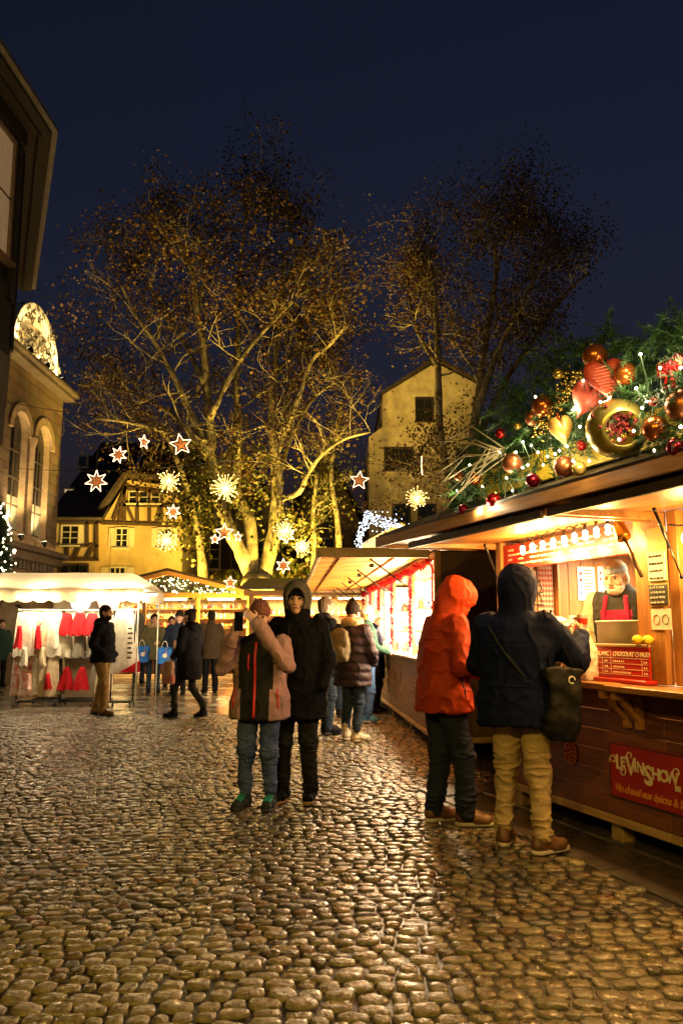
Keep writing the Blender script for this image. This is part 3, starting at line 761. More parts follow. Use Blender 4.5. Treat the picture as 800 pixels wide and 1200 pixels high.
# signs on the stall
a=s1(712,868,.02); b=s1(712,932,.02)
sg=MB(); sg.bbox((a.x-1.7,.002,b.z),(a.x,.02,a.z),.008); sgo=sg.obj('sign_board',M_SIGN,st)
m=MB()
for z0,z1,x0,x1 in ((b.z+.004,b.z+.012,a.x-1.69,a.x-.01),(a.z-.012,a.z-.004,a.x-1.69,a.x-.01)): m.box((x0,.0205,z0),(x1,.0225,z1))
m.box((a.x-.012,.0205,b.z+.012),(a.x-.004,.0225,a.z-.012)); m.obj('sign_border',M_EDGE,sgo)
hgt=a.z-b.z; WS=a.x-s1(798,905,.02).x; k_=(WS-.06)/.90; x=a.x-.075*k_-.02
for ch_,sz,dx,dz in (('L',.17,.0,.02),('E',.115,.075,.05),('V',.21,.150,-.01),('I',.125,.265,.03),('N',.125,.305,.03),('S',.22,.40,-.06),('H',.135,.505,.0),('O',.135,.60,.0),('W',.135,.69,.0),('D',.05,.80,-.05),('E',.05,.835,-.05)):
    text(ch_,sz*k_*1.12,(x-dx*k_,.0235,b.z+hgt*.50+dz*k_),M_CREAM,sgo,bold=.003)
def spiral(cx,cz,r0,r1,a0,a1,n=26): return [(x-(x0_-cx)*k_+(r0+(r1-r0)*i/n)*k_*cos(a0+(a1-a0)*i/n),.024,zc+(cz-zc)*k_+(r0+(r1-r0)*i/n)*k_*sin(a0+(a1-a0)*i/n)) for i in range(n+1)]
x0_=x; zc=b.z+hgt*.62
for cx,cz,r0,r1,a0,a1 in ((x+.03,zc+.03,.055,.012,-.5,5.6),(x-.10,zc-.06,.05,.012,2,8.5),(x-.215,zc+.10,.05,.012,-1.2,4.6),(x-.40,zc-.0,.055,.014,3.6,10),(x-.47,zc-.10,.05,.012,1,7),(x-.83,zc+.04,.05,.012,-.5,5.5)):
    MB().tube(spiral(cx,cz,r0,r1,a0,a1),.0045,6).obj('lettering_swirl',M_CREAM,sgo,True)
tl=text_mesh('Vin chaud aux épices & S',1.0,shear=.25,space=.92); tw_=max(v.co.x for v in tl.vertices); bpy.data.meshes.remove(tl)
text('Vin chaud aux épices & S',(WS-.04)/tw_,(a.x-.05,.0235,b.z+hgt*.14),M_ORNG,sgo,shear=.25,space=.92,bold=.0015)
c=s1(668,882,.004); m=MB(); m.lathe([(.0,0),(.078,0),(.082,.004),(.078,.008),(0,.008)],(0,0,0),28); me=m.mesh('emblem')
me.transform(Matrix.Translation((c.x,.003,c.z))@Matrix.Rotation(-pi/2,4,'X')); em=obj('emblem',me,M_ORNG,st)
for ring,(r,n,l) in enumerate(((.060,12,.013),(.040,9,.011),(.02,5,.009))):
    for k in range(n):
        t=2*pi*k/n+ring*.3; m=MB(); pts=[(c.x+r*cos(t+q),.0135,c.z+r*sin(t+q)) for q in np.linspace(-.38*l/r*1.6,.38*l/r*1.6,5)]; m.tube(pts,[.004,.0075,.009,.0075,.004],5); m.obj('emblem_petal',M_SIGN,em)
# inside the stall: gingham, frame, notices, chalk boards
def gingham():
    m,t,b=node_mat('gingham'); N=t.nodes.new; L=t.links.new; tc=N('ShaderNodeTexCoord'); sp=N('ShaderNodeSeparateXYZ'); L(tc.outputs['Object'],sp.inputs[0])
    ws=[]
    for ax in (0,2):
        mu=N('ShaderNodeMath'); mu.operation='MULTIPLY'; mu.inputs[1].default_value=22; L(sp.outputs[ax],mu.inputs[0]); fr=N('ShaderNodeMath'); fr.operation='FRACT'; L(mu.outputs[0],fr.inputs[0])
        gt=N('ShaderNodeMath'); gt.operation='GREATER_THAN'; gt.inputs[1].default_value=.5; L(fr.outputs[0],gt.inputs[0]); ws.append(gt)
    ad=N('ShaderNodeMath'); ad.operation='ADD'; L(ws[0].outputs[0],ad.inputs[0]); L(ws[1].outputs[0],ad.inputs[1]); hf=N('ShaderNodeMath'); hf.operation='MULTIPLY'; hf.inputs[1].default_value=.5; L(ad.outputs[0],hf.inputs[0])
    rp=N('ShaderNodeValToRGB'); rp.color_ramp.elements[0].color=(.70,.62,.54,1); rp.color_ramp.elements[1].color=(.45,.02,.02,1); L(hf.outputs[0],rp.inputs[0]); L(rp.outputs[0],b.inputs['Base Color']); b.inputs['Roughness'].default_value=.9; return m
M_GING=gingham()
def s1e(px,py,s_=1.345):                    # photo pixel -> local point on the inner face of the far end wall
    p=hit(px,py,S1O+S1A*s_,S1A); d=p-S1O; return Vector((s_,d.dot(S1N),p.z))
def epanel(px0,py0,px1,py1,s_,th,m_,name,parent=None):
    a_=s1e(px0,py0,s_); b_=s1e(px1,py1,s_); m=MB(); m.bbox((s_-th,b_.y,b_.z),(s_,a_.y,a_.z),.002); return m.obj(name,m_,parent or st),a_,b_
a_=s1e(627,655); b_=s1e(649,760); n=44; vs_=[]
for z in (b_.z,min(2.1,a_.z+.2)):
    for i in range(n+1): t=i/n; vs_.append((1.325+.012*sin(t*34),a_.y+(b_.y-a_.y)*t,z))
m=MB(); m.add(vs_,[(i,i+1,n+2+i,n+1+i) for i in range(n)]); m.obj('gingham_curtain',M_GING,st,True)
fro,qa,qb=epanel(591,668,627,720,1.345,.03,M_WOOD,'menu_frame')
m=MB(); m.box((1.312,qb.y+.04,qb.z+.04),(1.3145,qa.y-.04,qa.z-.04)); m.obj('menu_sheet',mat('grey_sheet',(.35,.33,.27),.5,var=.2),fro)
for k in range(2):
    yy=qa.y-.30; z=qa.z-.14-.11*k; MB().tube([(1.310,yy+.03,z),(1.310,yy-.02,z+.05),(1.310,yy-.05,z-.03)],.006,5).obj('printed_mark',M_CHALK,fro); MB().tube([(1.310,yy+.05,z-.05),(1.310,yy-.06,z-.05)],.006,5).obj('printed_mark',M_CHALK,fro)
o_,_,_=epanel(647,640,657,830,1.345,.06,M_WOODZ,'post')
rr=random.Random(9)
for (xa,xb,ya,yb) in ((675,697,664,704),(699,716,664,700)):
    po,a_,b_=epanel(xa,ya,xb,yb,1.347,.008,M_PAPER,'notice'); W_=a_.y-b_.y
    for r_ in range(9):
        z=a_.z-.03-r_*(a_.z-b_.z-.04)/9; m=MB(); m.box((1.336,b_.y+W_*(.1+.2*rr.random()),z-.006),(1.3385,a_.y-W_*.35,z+.004)); m.obj('print_line',M_CHALK,po)
        if r_%2: m=MB(); m.box((1.336,a_.y-W_*.25,z-.016),(1.3385,a_.y-W_*.12,z+.010)); m.obj('pictogram',M_RED if r_<5 else mat('blue_print',(.05,.12,.4),.6),po)
def board(px0,py0,px1,py1,m_,mt,lines,name,w_=.010):
    a_=s1(px0,py0,w_); b_=s1(px1,py1,w_); m=MB(); m.bbox((b_.x,w_,b_.z),(a_.x,w_+.008,a_.z),.002); bo=m.obj(name,m_,st)
    r_=random.Random(int(px0*7+py0)); n=lines
    for i in range(n):
        z=a_.z-(i+.6)*(a_.z-b_.z)/n; x=a_.x-.015
        while x>b_.x+.03:
            L_=r_.uniform(.012,.03); pts=[(x-L_*k/5,w_+.0095,z+(.006*(-1)**k)*r_.uniform(.5,1.2)) for k in range(6)]; MB().tube(pts,.0022,4).obj('chalk_stroke',mt,bo); x-=L_+.008
    return bo
m=MB(); a_=s1(757,620,.0095); b_=s1(784,710,.0095); m.bbox((b_.x,.0085,b_.z),(a_.x,.0125,a_.z),.001); m.obj('menu_panel',mat('yellow_panel',(.70,.48,.12),.5,var=.1),st)
board(758.5,648,781,680,M_PAPER,M_CHALK,4,'price_card',.0135); board(760,686,783,708,M_CHALK,M_WHITE,4,'chalk_board',.0135)
a_=s1(762,714,.010); b_=s1(787,738,.010); m=MB(); m.bbox((b_.x,.009,b_.z),(a_.x,.0125,a_.z),.001); nt_=m.obj('notice',M_PAPER,st)
for k,mm in ((.28,M_RED),(.72,M_CHALK)):
    cx=a_.x+(b_.x-a_.x)*k; cz=(a_.z+b_.z)/2; MB().tube([(cx+.027*cos(t),.0135,cz+.03*sin(t)) for t in np.linspace(0,6.4,17)],.0022,4).obj('pictogram',mm,nt_)
# things on the counter
def loc1(s_,w_,z): return S1O+S1A*s_+S1N*w_+Vector((0,0,z))
a_=s1(690,757,.03); b_=s1(764,799,.03)
pb=thing('price_board','red drinks price board leaning on the wooden counter','price board',loc=loc1(0,0,1.072),rz=S1R)
zt=a_.z-1.072; m=MB(); m.bbox((b_.x,.03,.028),(a_.x,.045,zt),.003); bd=m.obj('board',M_RED,pb)
m=MB(); m.bbox((b_.x-.02,.0,.001),(a_.x+.04,.10,.026),.004); m.obj('base_strip',M_RED,pb)
m=MB(); m.bbox((b_.x,.026,zt+.001),(a_.x,.05,zt+.02),.003); m.obj('top_rail',M_PALE,pb)
W_=a_.x-b_.x; xm=b_.x+W_*.60
text('BLANC',.042,(a_.x-.10,.0455,zt-.06),M_CREAM,bd,bold=.001); text('CHOCOLAT CHAUD',.042,(xm-.02,.0455,zt-.06),M_CREAM,bd,bold=.001,space=.88)
for k in range(4): z=zt-.075-k*.036; m=MB(); m.box((b_.x+.01,.0455,z),(a_.x-.01,.0468,z+.003)); m.obj('rule',M_CREAM,bd)
for xx in (xm,b_.x+.07,xm+.09): m=MB(); m.box((xx,.0455,zt-.183),(xx+.003,.0468,zt-.02 if xx==xm else zt-.078)); m.obj('rule',M_CREAM,bd)
for k in range(3):
    for x0,x1 in ((xm-.02,xm-.13-.06*(k==2)),(b_.x+.055,b_.x+.02),(xm+.07,xm+.03)):
        z=zt-.095-k*.036; r_=random.Random(k*9+int(x0*99)); x=x0
        while x>x1: MB().tube([(x,.0465,z-.007),(x-.006,.0465,z+.006),(x-.012,.0465,z-.006)],.002,4).obj('print_stroke',M_CREAM,bd); x-=.02
# steel vat
vc=s1(727,740,-.14); zb=1.072
vt=thing('steel_vat','stainless steel mulled wine vat behind the price board','vat',loc=loc1(vc.x,-.14,zb),rz=S1R)
zr=s1(727,727,-.1).z-zb
m=MB(); m.lathe([(.0,0),(.19,0),(.20,.01),(.20,zr-.02),(.215,zr-.01),(.215,zr),(.19,zr),(.188,zr-.06),(0,zr-.06)],(0,0,0),28,1.15,.52); m.obj('tub',M_INOX,vt,True)
m=MB(); m.lathe([(.0,0),(.186,0),(.186,.004),(0,.004)],(0,0,zr-.055),24,1.15,.52); m.obj('wine',mat('mulled_wine',(.10,.005,.01),.08,var=0),vt)
m=MB(); m.tube([(.03,.12,zr-.2),(.03,.145,zr-.2),(.03,.15,zr-.235)],.012,8); m.obj('tap',M_STEEL,vt,True)
for k,px_ in enumerate((745,757)):
    p=s1(px_,753,.05); m=MB(); m.ball((0,0,.031),.03,10,7,(1.2,1,1)); m.tube([(.034,0,.031),(.044,0,.031)],[.012,.004],6); 
    m.obj('lemon',mat('lemon',(.80,.62,.03),.45,var=.1,bump=.2,bscale=200),None,True,loc=loc1(p.x,.04,1.072+zt+.02),label=['yellow lemon on the price board beside the steel vat','yellow lemon on the price board beside the wooden post'][k],cat='lemon',group='lemons on the price board')
for k,(px_,r_,hh,lb) in enumerate(((646,.15,.40,'wide dark metal wine urn with lid on the counter'),(672,.13,.36,'narrow dark metal wine urn beside the steel vat'))):
    p=s1(px_,740,-.30); ur=thing('wine_urn',lb,'urn',loc=loc1(p.x,-.28,1.072),rz=S1R)
    m=MB(); m.lathe([(.0,0),(r_*.9,0),(r_,.02),(r_,hh),(r_*.96,hh+.01)],(0,0,0),22); m.obj('urn_body',mat('dark_metal',(.09,.10,.09),.35,metal=.8,var=.2),ur,True)
    m=MB(); m.lathe([(r_*1.02,hh),(r_*1.02,hh+.015),(r_*.7,hh+.045),(.03,hh+.055),(.02,hh+.07),(.03,hh+.085),(0,hh+.09)],(0,0,.012),22); m.obj('lid',M_INOX,ur,True)
    m=MB(); m.tube([(0,r_,.08),(0,r_+.05,.08),(0,r_+.055,.04)],.012,8); m.obj('tap',M_STEEL,ur,True)
# paper carrier bag on the counter
F=Field((-.2,-.14,-.02),(.2,.14,.40),.008); F.loft([(0,.13,.07,0,0),(.06,.14,.075,0,0),(.2,.135,.06,.01,0),(.31,.12,.035,.02,0)],k=.01,ex=5,rnd=.008)
F.disp(lambda x,y,z:.006*wob(4,40)(x,y,z)+.004*wob(6,90)(x,y,z)); p=s1(678,800,.12)
bgk=obj('paper_bag',F.mesh('paper_bag'),mat('bag_paper',(.70,.66,.58),.75,var=.06),None,loc=loc1(p.x,.11,1.073),rot=(0,0,S1R+.2),label='crumpled white paper carrier bag with red handles on the counter',cat='bag')
for sy in (-1,1): MB().tube([(.02+.05*cos(t),sy*.03,.30+.09*sin(t)) for t in np.linspace(0,pi,12)],.006,5).obj('handle',M_RED,bgk,True)
# hanging brass lamp
p=s1(732,626,.12); hl_=thing('hanging_lamp','brass cylinder lamp hung from the awning of the wine stall','lamp',loc=loc1(p.x,.12,0),rz=S1R)
q=s1(722,611,.12); e_=s1(754,682,.12); dd=(Vector((e_.x-q.x,0,e_.z-q.z))).normalized(); top=Vector((q.x-p.x,0,q.z))
M_BRASS=mat('brass',(.55,.33,.08),.3,metal=.9,var=.2)
MB().tube([top+Vector((0,0,.10)),top],.006,6).obj('hook',M_WIRE,hl_)
MB().tube([top,top+dd*.02,top+dd*.025,top+dd*.13,top+dd*.14],[.02,.03,.042,.05,.046],14).obj('shade',M_BRASS,hl_,True)
MB().tube([top+dd*.14,top+dd*.44],.012,8).obj('rod',mat('dark_bronze',(.10,.06,.03),.4,metal=.6),hl_,True)
# lights of the stall
bulb_string('row of warm clear bulbs under the awning of the wine stall',[loc1(*s1(606,632,.16)),loc1(*s1(660,618,.16)),loc1(*s1(718,602,.16))],9,loc1(.3,.16,2.1),13,every=2,rad=.016)
bulb_string('row of warm bulbs in the second bay of the wine stall',[loc1(-.85,.1,2.06),loc1(-2.7,.1,2.06)],7,loc1(-1.5,.1,2.06),9,every=2)
tb=thing('tube_lamp','lit tube lamp under the ceiling inside the wine stall','lamp',loc=loc1(.45,-1.0,2.12),rz=S1R)
MB().tube([(-.6,0,0),(.6,0,0)],.018,8).obj('tube',M_TUBE,tb,True); m=MB(); m.bbox((-.64,-.03,.022),(.64,.03,.06),.004); m.obj('housing',M_WHITE,tb)
lamp('tube_light',tb,(0,0,-.05),42,WARMW,'AREA',1.1,rot=(0,0,0),sy=.05)
NTH=['first','second','third','fourth','fifth','sixth','seventh','eighth']
# ---------------------------------------------------------------- second stall: planked awning, red tinsel, white lit inside
def tinsel(path, r, n, m_, name, parent, seed=1):
    rnd=random.Random(seed); m=MB(); path=[Vector(p) for p in path]; m.tube(path,.012,5)
    L=[0]
    for i in range(len(path)-1): L.append(L[-1]+(path[i+1]-path[i]).length)
    for _ in range(n):
        t=rnd.uniform(0,L[-1]); i=max(j for j in range(len(L)) if L[j]<=t); i=min(i,len(path)-2)
        p=path[i].lerp(path[i+1],(t-L[i])/max(1e-6,L[i+1]-L[i])); v=Vector((rnd.gauss(0,1),rnd.gauss(0,1),rnd.gauss(0,1))).normalized()*r*rnd.uniform(.6,1.1)
        s_=v.orthogonal().normalized()*.006; m.add([p-s_,p+s_,p+v+s_*.6,p+v-s_*.6],[(0,1,2,3)])
    return m.obj(name,m_,parent)
def goods(parent_loc, rz, spots, label, mats, seed, cat='goods', smin=.03, smax=.07, name='goods'):
    rnd=random.Random(seed); m=MB()
    for (x0,x1,y,z,n) in spots:
        for i in range(n):
            x=rnd.uniform(x0,x1); r=rnd.uniform(smin,smax)*.6; hh=rnd.uniform(smin,smax)*2.2; m.mi=rnd.randrange(len(mats)); yy=y+rnd.uniform(-.05,.05)
            k=rnd.random()
            if k<.4: m.lathe([(r*.7,0),(r,hh*.3),(r*.9,hh*.7),(r*.5,hh)],(x,yy,z),8)
            elif k<.65: m.box((x-r,yy-r,z),(x+r,yy+r,z+hh*.8))
            elif k<.85: m.ball((x,yy,z+r*1.2),r*1.2,8,6)
            else: m.lathe([(r*.9,0),(r*.5,hh*.5),(r*.05,hh*1.3)],(x,yy,z),8)
    o=m.obj(name,mats,None,loc=parent_loc,rot=(0,0,rz),label=label,cat=cat,kind='stuff'); return o
M_GOODS=[mat('ware_white',(.7,.68,.62),.3,var=.1),mat('ware_gold',(.55,.33,.08),.35,metal=.3,var=.2),mat('ware_red',(.4,.03,.03),.35,var=.2),mat('ware_blue',(.10,.18,.4),.35,var=.2),mat('ware_brown',(.25,.12,.04),.4,var=.3)]
S2O=Vector((1.11,9.5,0)); S2R=atan2(.998,-.066)
s2=thing('gift_stall','wooden gift stall with planked awning and red tinsel round its bright window','market stall',loc=S2O,rz=S2R)
LN=9.0
M_RED_T=mat('red_tinsel',(.55,.02,.05),.25,metal=.6,var=.3)
M_S2F=mat('weathered_front',(.20,.105,.05),.5,var=.35,scale=2,stretch=GR,bump=.2,bscale=9,objvar=.15)
for i in range(6):
    z0=.185+i*.138; m=MB(); m.bbox((.06,-.026,z0),(LN,0,z0+.134),.005); m.obj('plank',M_S2F,s2)
m=MB(); m.bbox((.0,-.04,.12),(LN,.012,.18),.006); m.obj('sill',M_PALE,s2)
for x in (.5,2.4,4.4,6.4,8.4): m=MB(); m.bbox((x-.05,-.15,-.01),(x+.05,-.05,.119),.006); m.obj('foot_block',M_PALE,s2)
m=MB(); m.box((0.02,-1.95,.15),(LN,-.03,.2)); m.obj('floor',M_BROWN,s2)
m=MB(); m.bbox((-.02,-2.0,.19),(.0,-.075,2.36),.004); m.obj('end_wall',M_BROWN,s2)
m=MB(); m.bbox((-.024,-2.0,.12),(.004,-.0,.188),.004); m.obj('end_sill',M_PALE,s2)
m=MB(); m.bbox((-.03,-.075,.19),(.055,.004,2.36),.005); m.obj('post',M_WOODZ,s2)
M_IW=mat('white_interior',(.78,.76,.72),.6,var=.04)
m=MB(); m.box((.02,-1.98,.21),(LN,-1.94,2.34)); m.obj('back_wall',M_IW,s2)
m=MB(); m.box((.005,-1.93,.21),(.03,-.08,2.34)); m.obj('lining',M_IW,s2)
m=MB(); m.box((LN-.03,-1.93,.2),(LN,-.01,2.36)); m.obj('end_wall',M_IW,s2)
for x in (1.9,3.95,5.85,7.45):  # white partitions added so the bays show blown-out white
    m=MB(); m.bbox((x,-1.9,1.065),(x+.03,-.30,2.22),.004); m.obj('white_partition',M_IW,s2)
    for z in (1.40,1.75): m=MB(); m.bbox((x-.20,-1.85,z),(x-.002,-.32,z+.02),.003); m.obj('shelf',M_PALE,s2)
m=MB(); m.bbox((.06,-.6,1.03),(LN,.10,1.06),.005); m.obj('counter',M_WHITE,s2)
for z in (1.35,1.7): m=MB(); m.bbox((.06,-1.9,z),(LN-.05,-1.6,z+.025),.004); m.obj('shelf',M_PALE,s2)
m=MB(); m.bbox((.057,-.06,2.25),(LN,.0,2.36),.005); m.obj('lintel',M_WOOD,s2)
for k,x in enumerate((1.85,3.9,5.8,7.4,8.9)):
    m=MB(); m.bbox((x-.035,-.055,1.06),(x+.035,-.005,2.25),.005); po=m.obj('post',M_WOODZ,s2)
    tinsel([(x,.02,1.2+.1*i) for i in range(11)],.07,420,M_RED_T,'tinsel',s2,k)
tinsel([(.1+.2*i,.03,2.24+.02*sin(i*1.3)) for i in range(45)],.075,2600,M_RED_T,'tinsel',s2,50)
tinsel([(.09,.012,1.2+.1*i) for i in range(11)],.04,200,M_RED_T,'tinsel',s2,51)
m=MB(); m.box((0-.15,-2.1,2.365),(LN+.1,.05,2.40)); m.obj('roof_soffit',M_PALE,s2)
m=MB(); m.prism([(-.15,.06,2.405),(-.15,-1.0,2.75),(-.15,-2.1,2.405)],(LN+.25,0,0)); m.obj('roof',M_EDGE,s2)
AW=1.42; zz=lambda y: 2.35-.06*y/AW
M_AWN=mat('awning_pine',(.60,.24,.03),.42,var=.25,scale=2.2,stretch=(14,1.2,14),bump=.1,bscale=8,objvar=.12)
n=24
for i in range(n):
    x0=i*LN/n; m=MB(); dzz=.005*(i%2); m.prism([(x0+.010,.07,zz(.07)-dzz),(x0+.010,AW-.06,zz(AW-.06)-dzz),(x0+.010,AW-.06,zz(AW-.06)+.018),(x0+.010,.07,zz(.07)+.018)],(LN/n-.020,0,0)); m.obj('awning_plank',M_AWN,s2)
for y in (.35,1.05): m=MB(); m.prism([(0,y,zz(y)-.004),(0,y+.07,zz(y+.07)-.004),(0,y+.07,zz(y+.07)-.03),(0,y,zz(y)-.03)],(LN,0,0)); m.obj('batten',M_AWN,s2)
for x in (-.03,LN): m=MB(); m.bbox((x,.07,2.27),(x+.03,AW,2.385),.004); m.obj('awning_end',M_PALE,s2)
m=MB(); m.bbox((-.03,AW-.058,2.262),(LN+.03,AW-.02,2.33),.004); m.obj('awning_edge',M_PALE,s2)
for i,x in enumerate((.35,2.2,4.0,5.6,7.3,8.5)):
    strut(s2,(x+.1,.72,2.29),(x-.05,.03,1.75))
for x in (1.2,3.1,5.0): m=MB(); m.bbox((x-.05,.60,2.245),(x+.05,.66,2.296),.004); m.obj('hinge',M_STEEL,s2)
# white chalk drawings on the front boards
for k,x in enumerate((1.0,1.55,3.0,3.6,4.6,5.2)):
    r_=random.Random(k); m=MB()
    for q in range(6): m.tube([(x+r_.uniform(-.05,.05),.004,.38+.07*q+r_.uniform(-.03,.05)) for _ in range(4)],.007,4)
    m.obj('chalk_drawing',mat('chalk_paint',(.40,.33,.26),.8,var=.2),s2)
m=MB(); m.bbox((6.1,-.10,1.25),(6.5,-.08,2.0),.004); m.obj('blue_poster',mat('blue_poster',(.05,.22,.55),.5,var=.2,scale=9),s2)
m=MB(); m.prism([(2.6,-.9,1.5),(3.1,-.9,1.5),(3.1,-.9,2.0),(2.85,-.9,2.15),(2.6,-.9,2.0)],(0,-.02,0)); m.obj('blue_picture',mat('blue_frame',(.08,.2,.5),.5,var=.3,scale=6),s2)
for k,x in enumerate((1.0,2.9,4.9,6.7)):
    tb=thing('tube_lamp',NTH[k]+' bright tube lamp from the wine stall end inside the gift stall','lamp',loc=S2O+Matrix.Rotation(S2R,3,'Z')@Vector((x,-.9,2.28)),rz=S2R,group='tube lamps inside the gift stall')
    MB().tube([(-.55,0,0),(.55,0,0)],.018,8).obj('tube',M_TUBE,tb,True); m=MB(); m.bbox((-.6,-.03,.022),(.6,.03,.06),.004); m.obj('housing',M_WHITE,tb)
    lamp('tube_light',tb,(0,.72,-.70),150,(1.0,.72,.40),'POINT',.15)  # light moved off the tube, down to the opening, to brighten the awning
goods(S2O,S2R,[(1.72,1.88,-.45-.18*q,z_,5) for q in range(7) for z_ in (1.06,1.42,1.77)]+[(3.77,3.93,-.45-.18*q,z_,4) for q in range(7) for z_ in (1.06,1.42,1.77)]+[(5.67,5.83,-.45-.18*q,z_,4) for q in range(7) for z_ in (1.06,1.42,1.77)]+[(.1,8.8,-.25,1.06,150),(.1,8.8,-.45,1.06,150),(.1,8.8,-1.75,1.375,110),(.1,8.8,-1.75,1.725,110)],'small ornaments crowded on the counter and shelves of the tinsel stall',M_GOODS,3)

# ---------------------------------------------------------------- chalets at the back, facing the camera
def chalet(name,label,loc,W,D_,zl,apex,shelves,seed,energy,posts,gable=True,col=(1,.67,.24)):
    r=thing(name,label,'market stall',loc=loc)
    hw=W/2
    for i in range(5): m=MB(); m.bbox((-hw,0,.12+i*.17),(hw,.03,.12+i*.17+.166),.005); m.obj('plank',M_WOODD,r)
    m=MB(); m.bbox((-hw,-.12,.99),(hw,.35,1.03),.005); m.obj('counter',M_WOOD,r)
    m=MB(); m.box((-hw,D_,.0),(hw,D_+.04,zl)); m.obj('back_wall',mat('warm_lining',(.62,.45,.24),.6,var=.12),r)
    for sx in (-1,1): m=MB(); m.box((sx*hw-.03,.04,0),(sx*hw+.03,D_-.01,zl)); m.obj('side_wall',M_BROWN,r)
    for x in posts: m=MB(); m.bbox((x-.05,-.04,1.031),(x+.05,.06,zl),.005); m.obj('post',M_WOODZ,r)
    for z in shelves: m=MB(); m.bbox((-hw+.05,D_-.3,z),(hw-.05,D_-.01,z+.03),.004); m.obj('shelf',M_WOOD,r)
    m=MB(); m.bbox((-hw-.15,-.10,zl+.002),(hw+.15,.10,zl+.14),.006); m.obj('lintel',M_WOOD,r)
    if gable:
        for sx in (-1,1):
            m=MB(); m.beam((0,-.25,apex),(sx*(hw+.35),-.25,zl+.02),.12,.16,up=(0,-1,0)); m.obj('barge_board',M_WOOD,r)
            m=MB(); m.prism([(0,-.35,apex+.08),(sx*(hw+.45),-.35,zl+.05),(sx*(hw+.45),-.35,zl+.11),(0,-.35,apex+.14)],(0,D_+.6,0)); m.obj('roof',M_EDGE,r)
        m=MB(); m.prism([(-hw-.1,-.02,zl+.145),(hw+.1,-.02,zl+.145),(0,-.02,apex)],(0,.03,0)); m.obj('gable',M_EDGE,r)
    else:
        m=MB(); m.prism([(-hw-.2,-.5,zl+.15),(-hw-.2,D_+.1,zl+.5),(-hw-.2,D_+.1,zl+.56),(-hw-.2,-.5,zl+.21)],(W+.4,0,0)); m.obj('roof',M_EDGE,r)
    for k_,x in enumerate(np.linspace(-hw*.6,hw*.6,3)):
        tb=thing('tube_lamp',NTH[k_]+' lit tube lamp from the hall side above the counter of the '+('gabled' if gable else 'lean-to')+' stall','lamp',loc=Vector(loc)+Vector((x,D_*.45,zl-.04)),group='tube lamps in the '+name)
        MB().tube([(-.4,0,0),(.4,0,0)],.018,8).obj('tube',M_TUBEG,tb,True); m=MB(); m.bbox((-.44,-.03,.022),(.44,.03,.06),.004); m.obj('housing',M_WHITE,tb)
        lamp('tube_light',tb,(0,0,-.06),energy,col,'AREA',.8,sy=.06)
    sp=[(-hw+.1,hw-.1,D_-.15,z+.03,int(W*16)) for z in shelves]+[(-hw+.1,hw-.1,.1,1.03,int(W*16)),(-hw+.1,hw-.1,.25,1.03,int(W*16))]
    goods(loc,0,sp,'small jars and figures on the shelves of the '+('gabled' if gable else 'lean-to')+' stall',M_GOODS[:2]+M_GOODS[:1]+M_GOODS[2:],seed,smin=.04,smax=.09)
    return r
c3=D(196,760,24); S3=Vector((c3.x,24,0))
chalet('gabled_stall','gabled wooden stall with lit shelves and a gable full of gold lights',S3,4.9,1.5,2.38,3.1,(1.45,1.75,2.05),21,52,(-2.0,-.72,.88,2.4))
S4=Vector((-.7,21,0))
chalet('lean_to_stall','low wooden stall with bright shelves behind the couple',S4,3.4,1.4,2.3,2.6,(1.45,1.8),22,48,(-1.65,-.7,.5,1.65),gable=False)
# gold lights and greenery filling the gable
rg=random.Random(8); m=MB(); m2=MB()
for i in range(900):
    x=rg.uniform(-2.4,2.4); zt=2.54+(.52)*(1-abs(x)/2.6); z=rg.uniform(2.50,max(2.52,zt)); y=rg.uniform(-.2,-.03)
    d=Vector((rg.gauss(0,1),rg.gauss(0,1),rg.gauss(0,1))).normalized()*.09; s_=d.orthogonal().normalized()*.02; p=Vector((x,y,z)); m.add([p-s_,p+s_,p+d],[(0,1,2)])
    if i%4==0: m2.ball((x,y-.04,z),.014,5,4)
M_FIR=mat('fir_needles',(.028,.075,.018),.55,var=.5,scale=14)
gg=m.obj('gable_greenery',M_FIR,None,loc=S3,label='fir greenery filling the gable of the far stall',cat='greenery',kind='stuff')
M_FAIRY=mat('fairy_light',(1,.8,.5),.3,var=0,emit=(1.0,.72,.32),estr=16,sample=False)
m2.obj('gable_lights',M_FAIRY,None,loc=S3,label='gold fairy lights scattered over the gable greenery',cat='fairy lights',kind='stuff')
for i in range(5):
    x=-.9+i*.5; p=S3+Vector((x,-.12,2.62)); 
# fringe under the gable
m=MB()
for i in range(60):
    x=-2.5+i*5/60; m.add([(x,-.13,2.40),(x+.08,-.13,2.40),(x+.04,-.13,2.30)],[(0,1,2)]); m.add([(x,-.16,2.40),(x+.08,-.16,2.40),(x+.04,-.16,2.30)],[(2,1,0)])
# ---------------------------------------------------------------- white canopy stall with clothes
def cloth_white():
    m,t,b=node_mat('canopy_cloth'); N=t.nodes.new; L=t.links.new
    b.inputs['Base Color'].default_value=(.72,.64,.50,1); b.inputs['Roughness'].default_value=.8
    tr=N('ShaderNodeBsdfTranslucent'); tr.inputs[0].default_value=(.75,.66,.50,1); mx=N('ShaderNodeMixShader'); mx.inputs[0].default_value=.45
    o=t.nodes['Material Output']; L(b.outputs[0],mx.inputs[1]); L(tr.outputs[0],mx.inputs[2]); L(mx.outputs[0],o.inputs[0]); return m
M_CANV=cloth_white()
CX0,CX1,CY0,CY1=-7.2,-3.72,14.95,16.75
cp=thing('canopy_stall','white canvas canopy stall with scalloped edge selling clothes','market stall',loc=((CX0+CX1)/2,CY0,0))
ox=(CX0+CX1)/2; hw=(CX1-CX0)/2; dp=CY1-CY0
nx_,ny_=48,16; vs_=[]
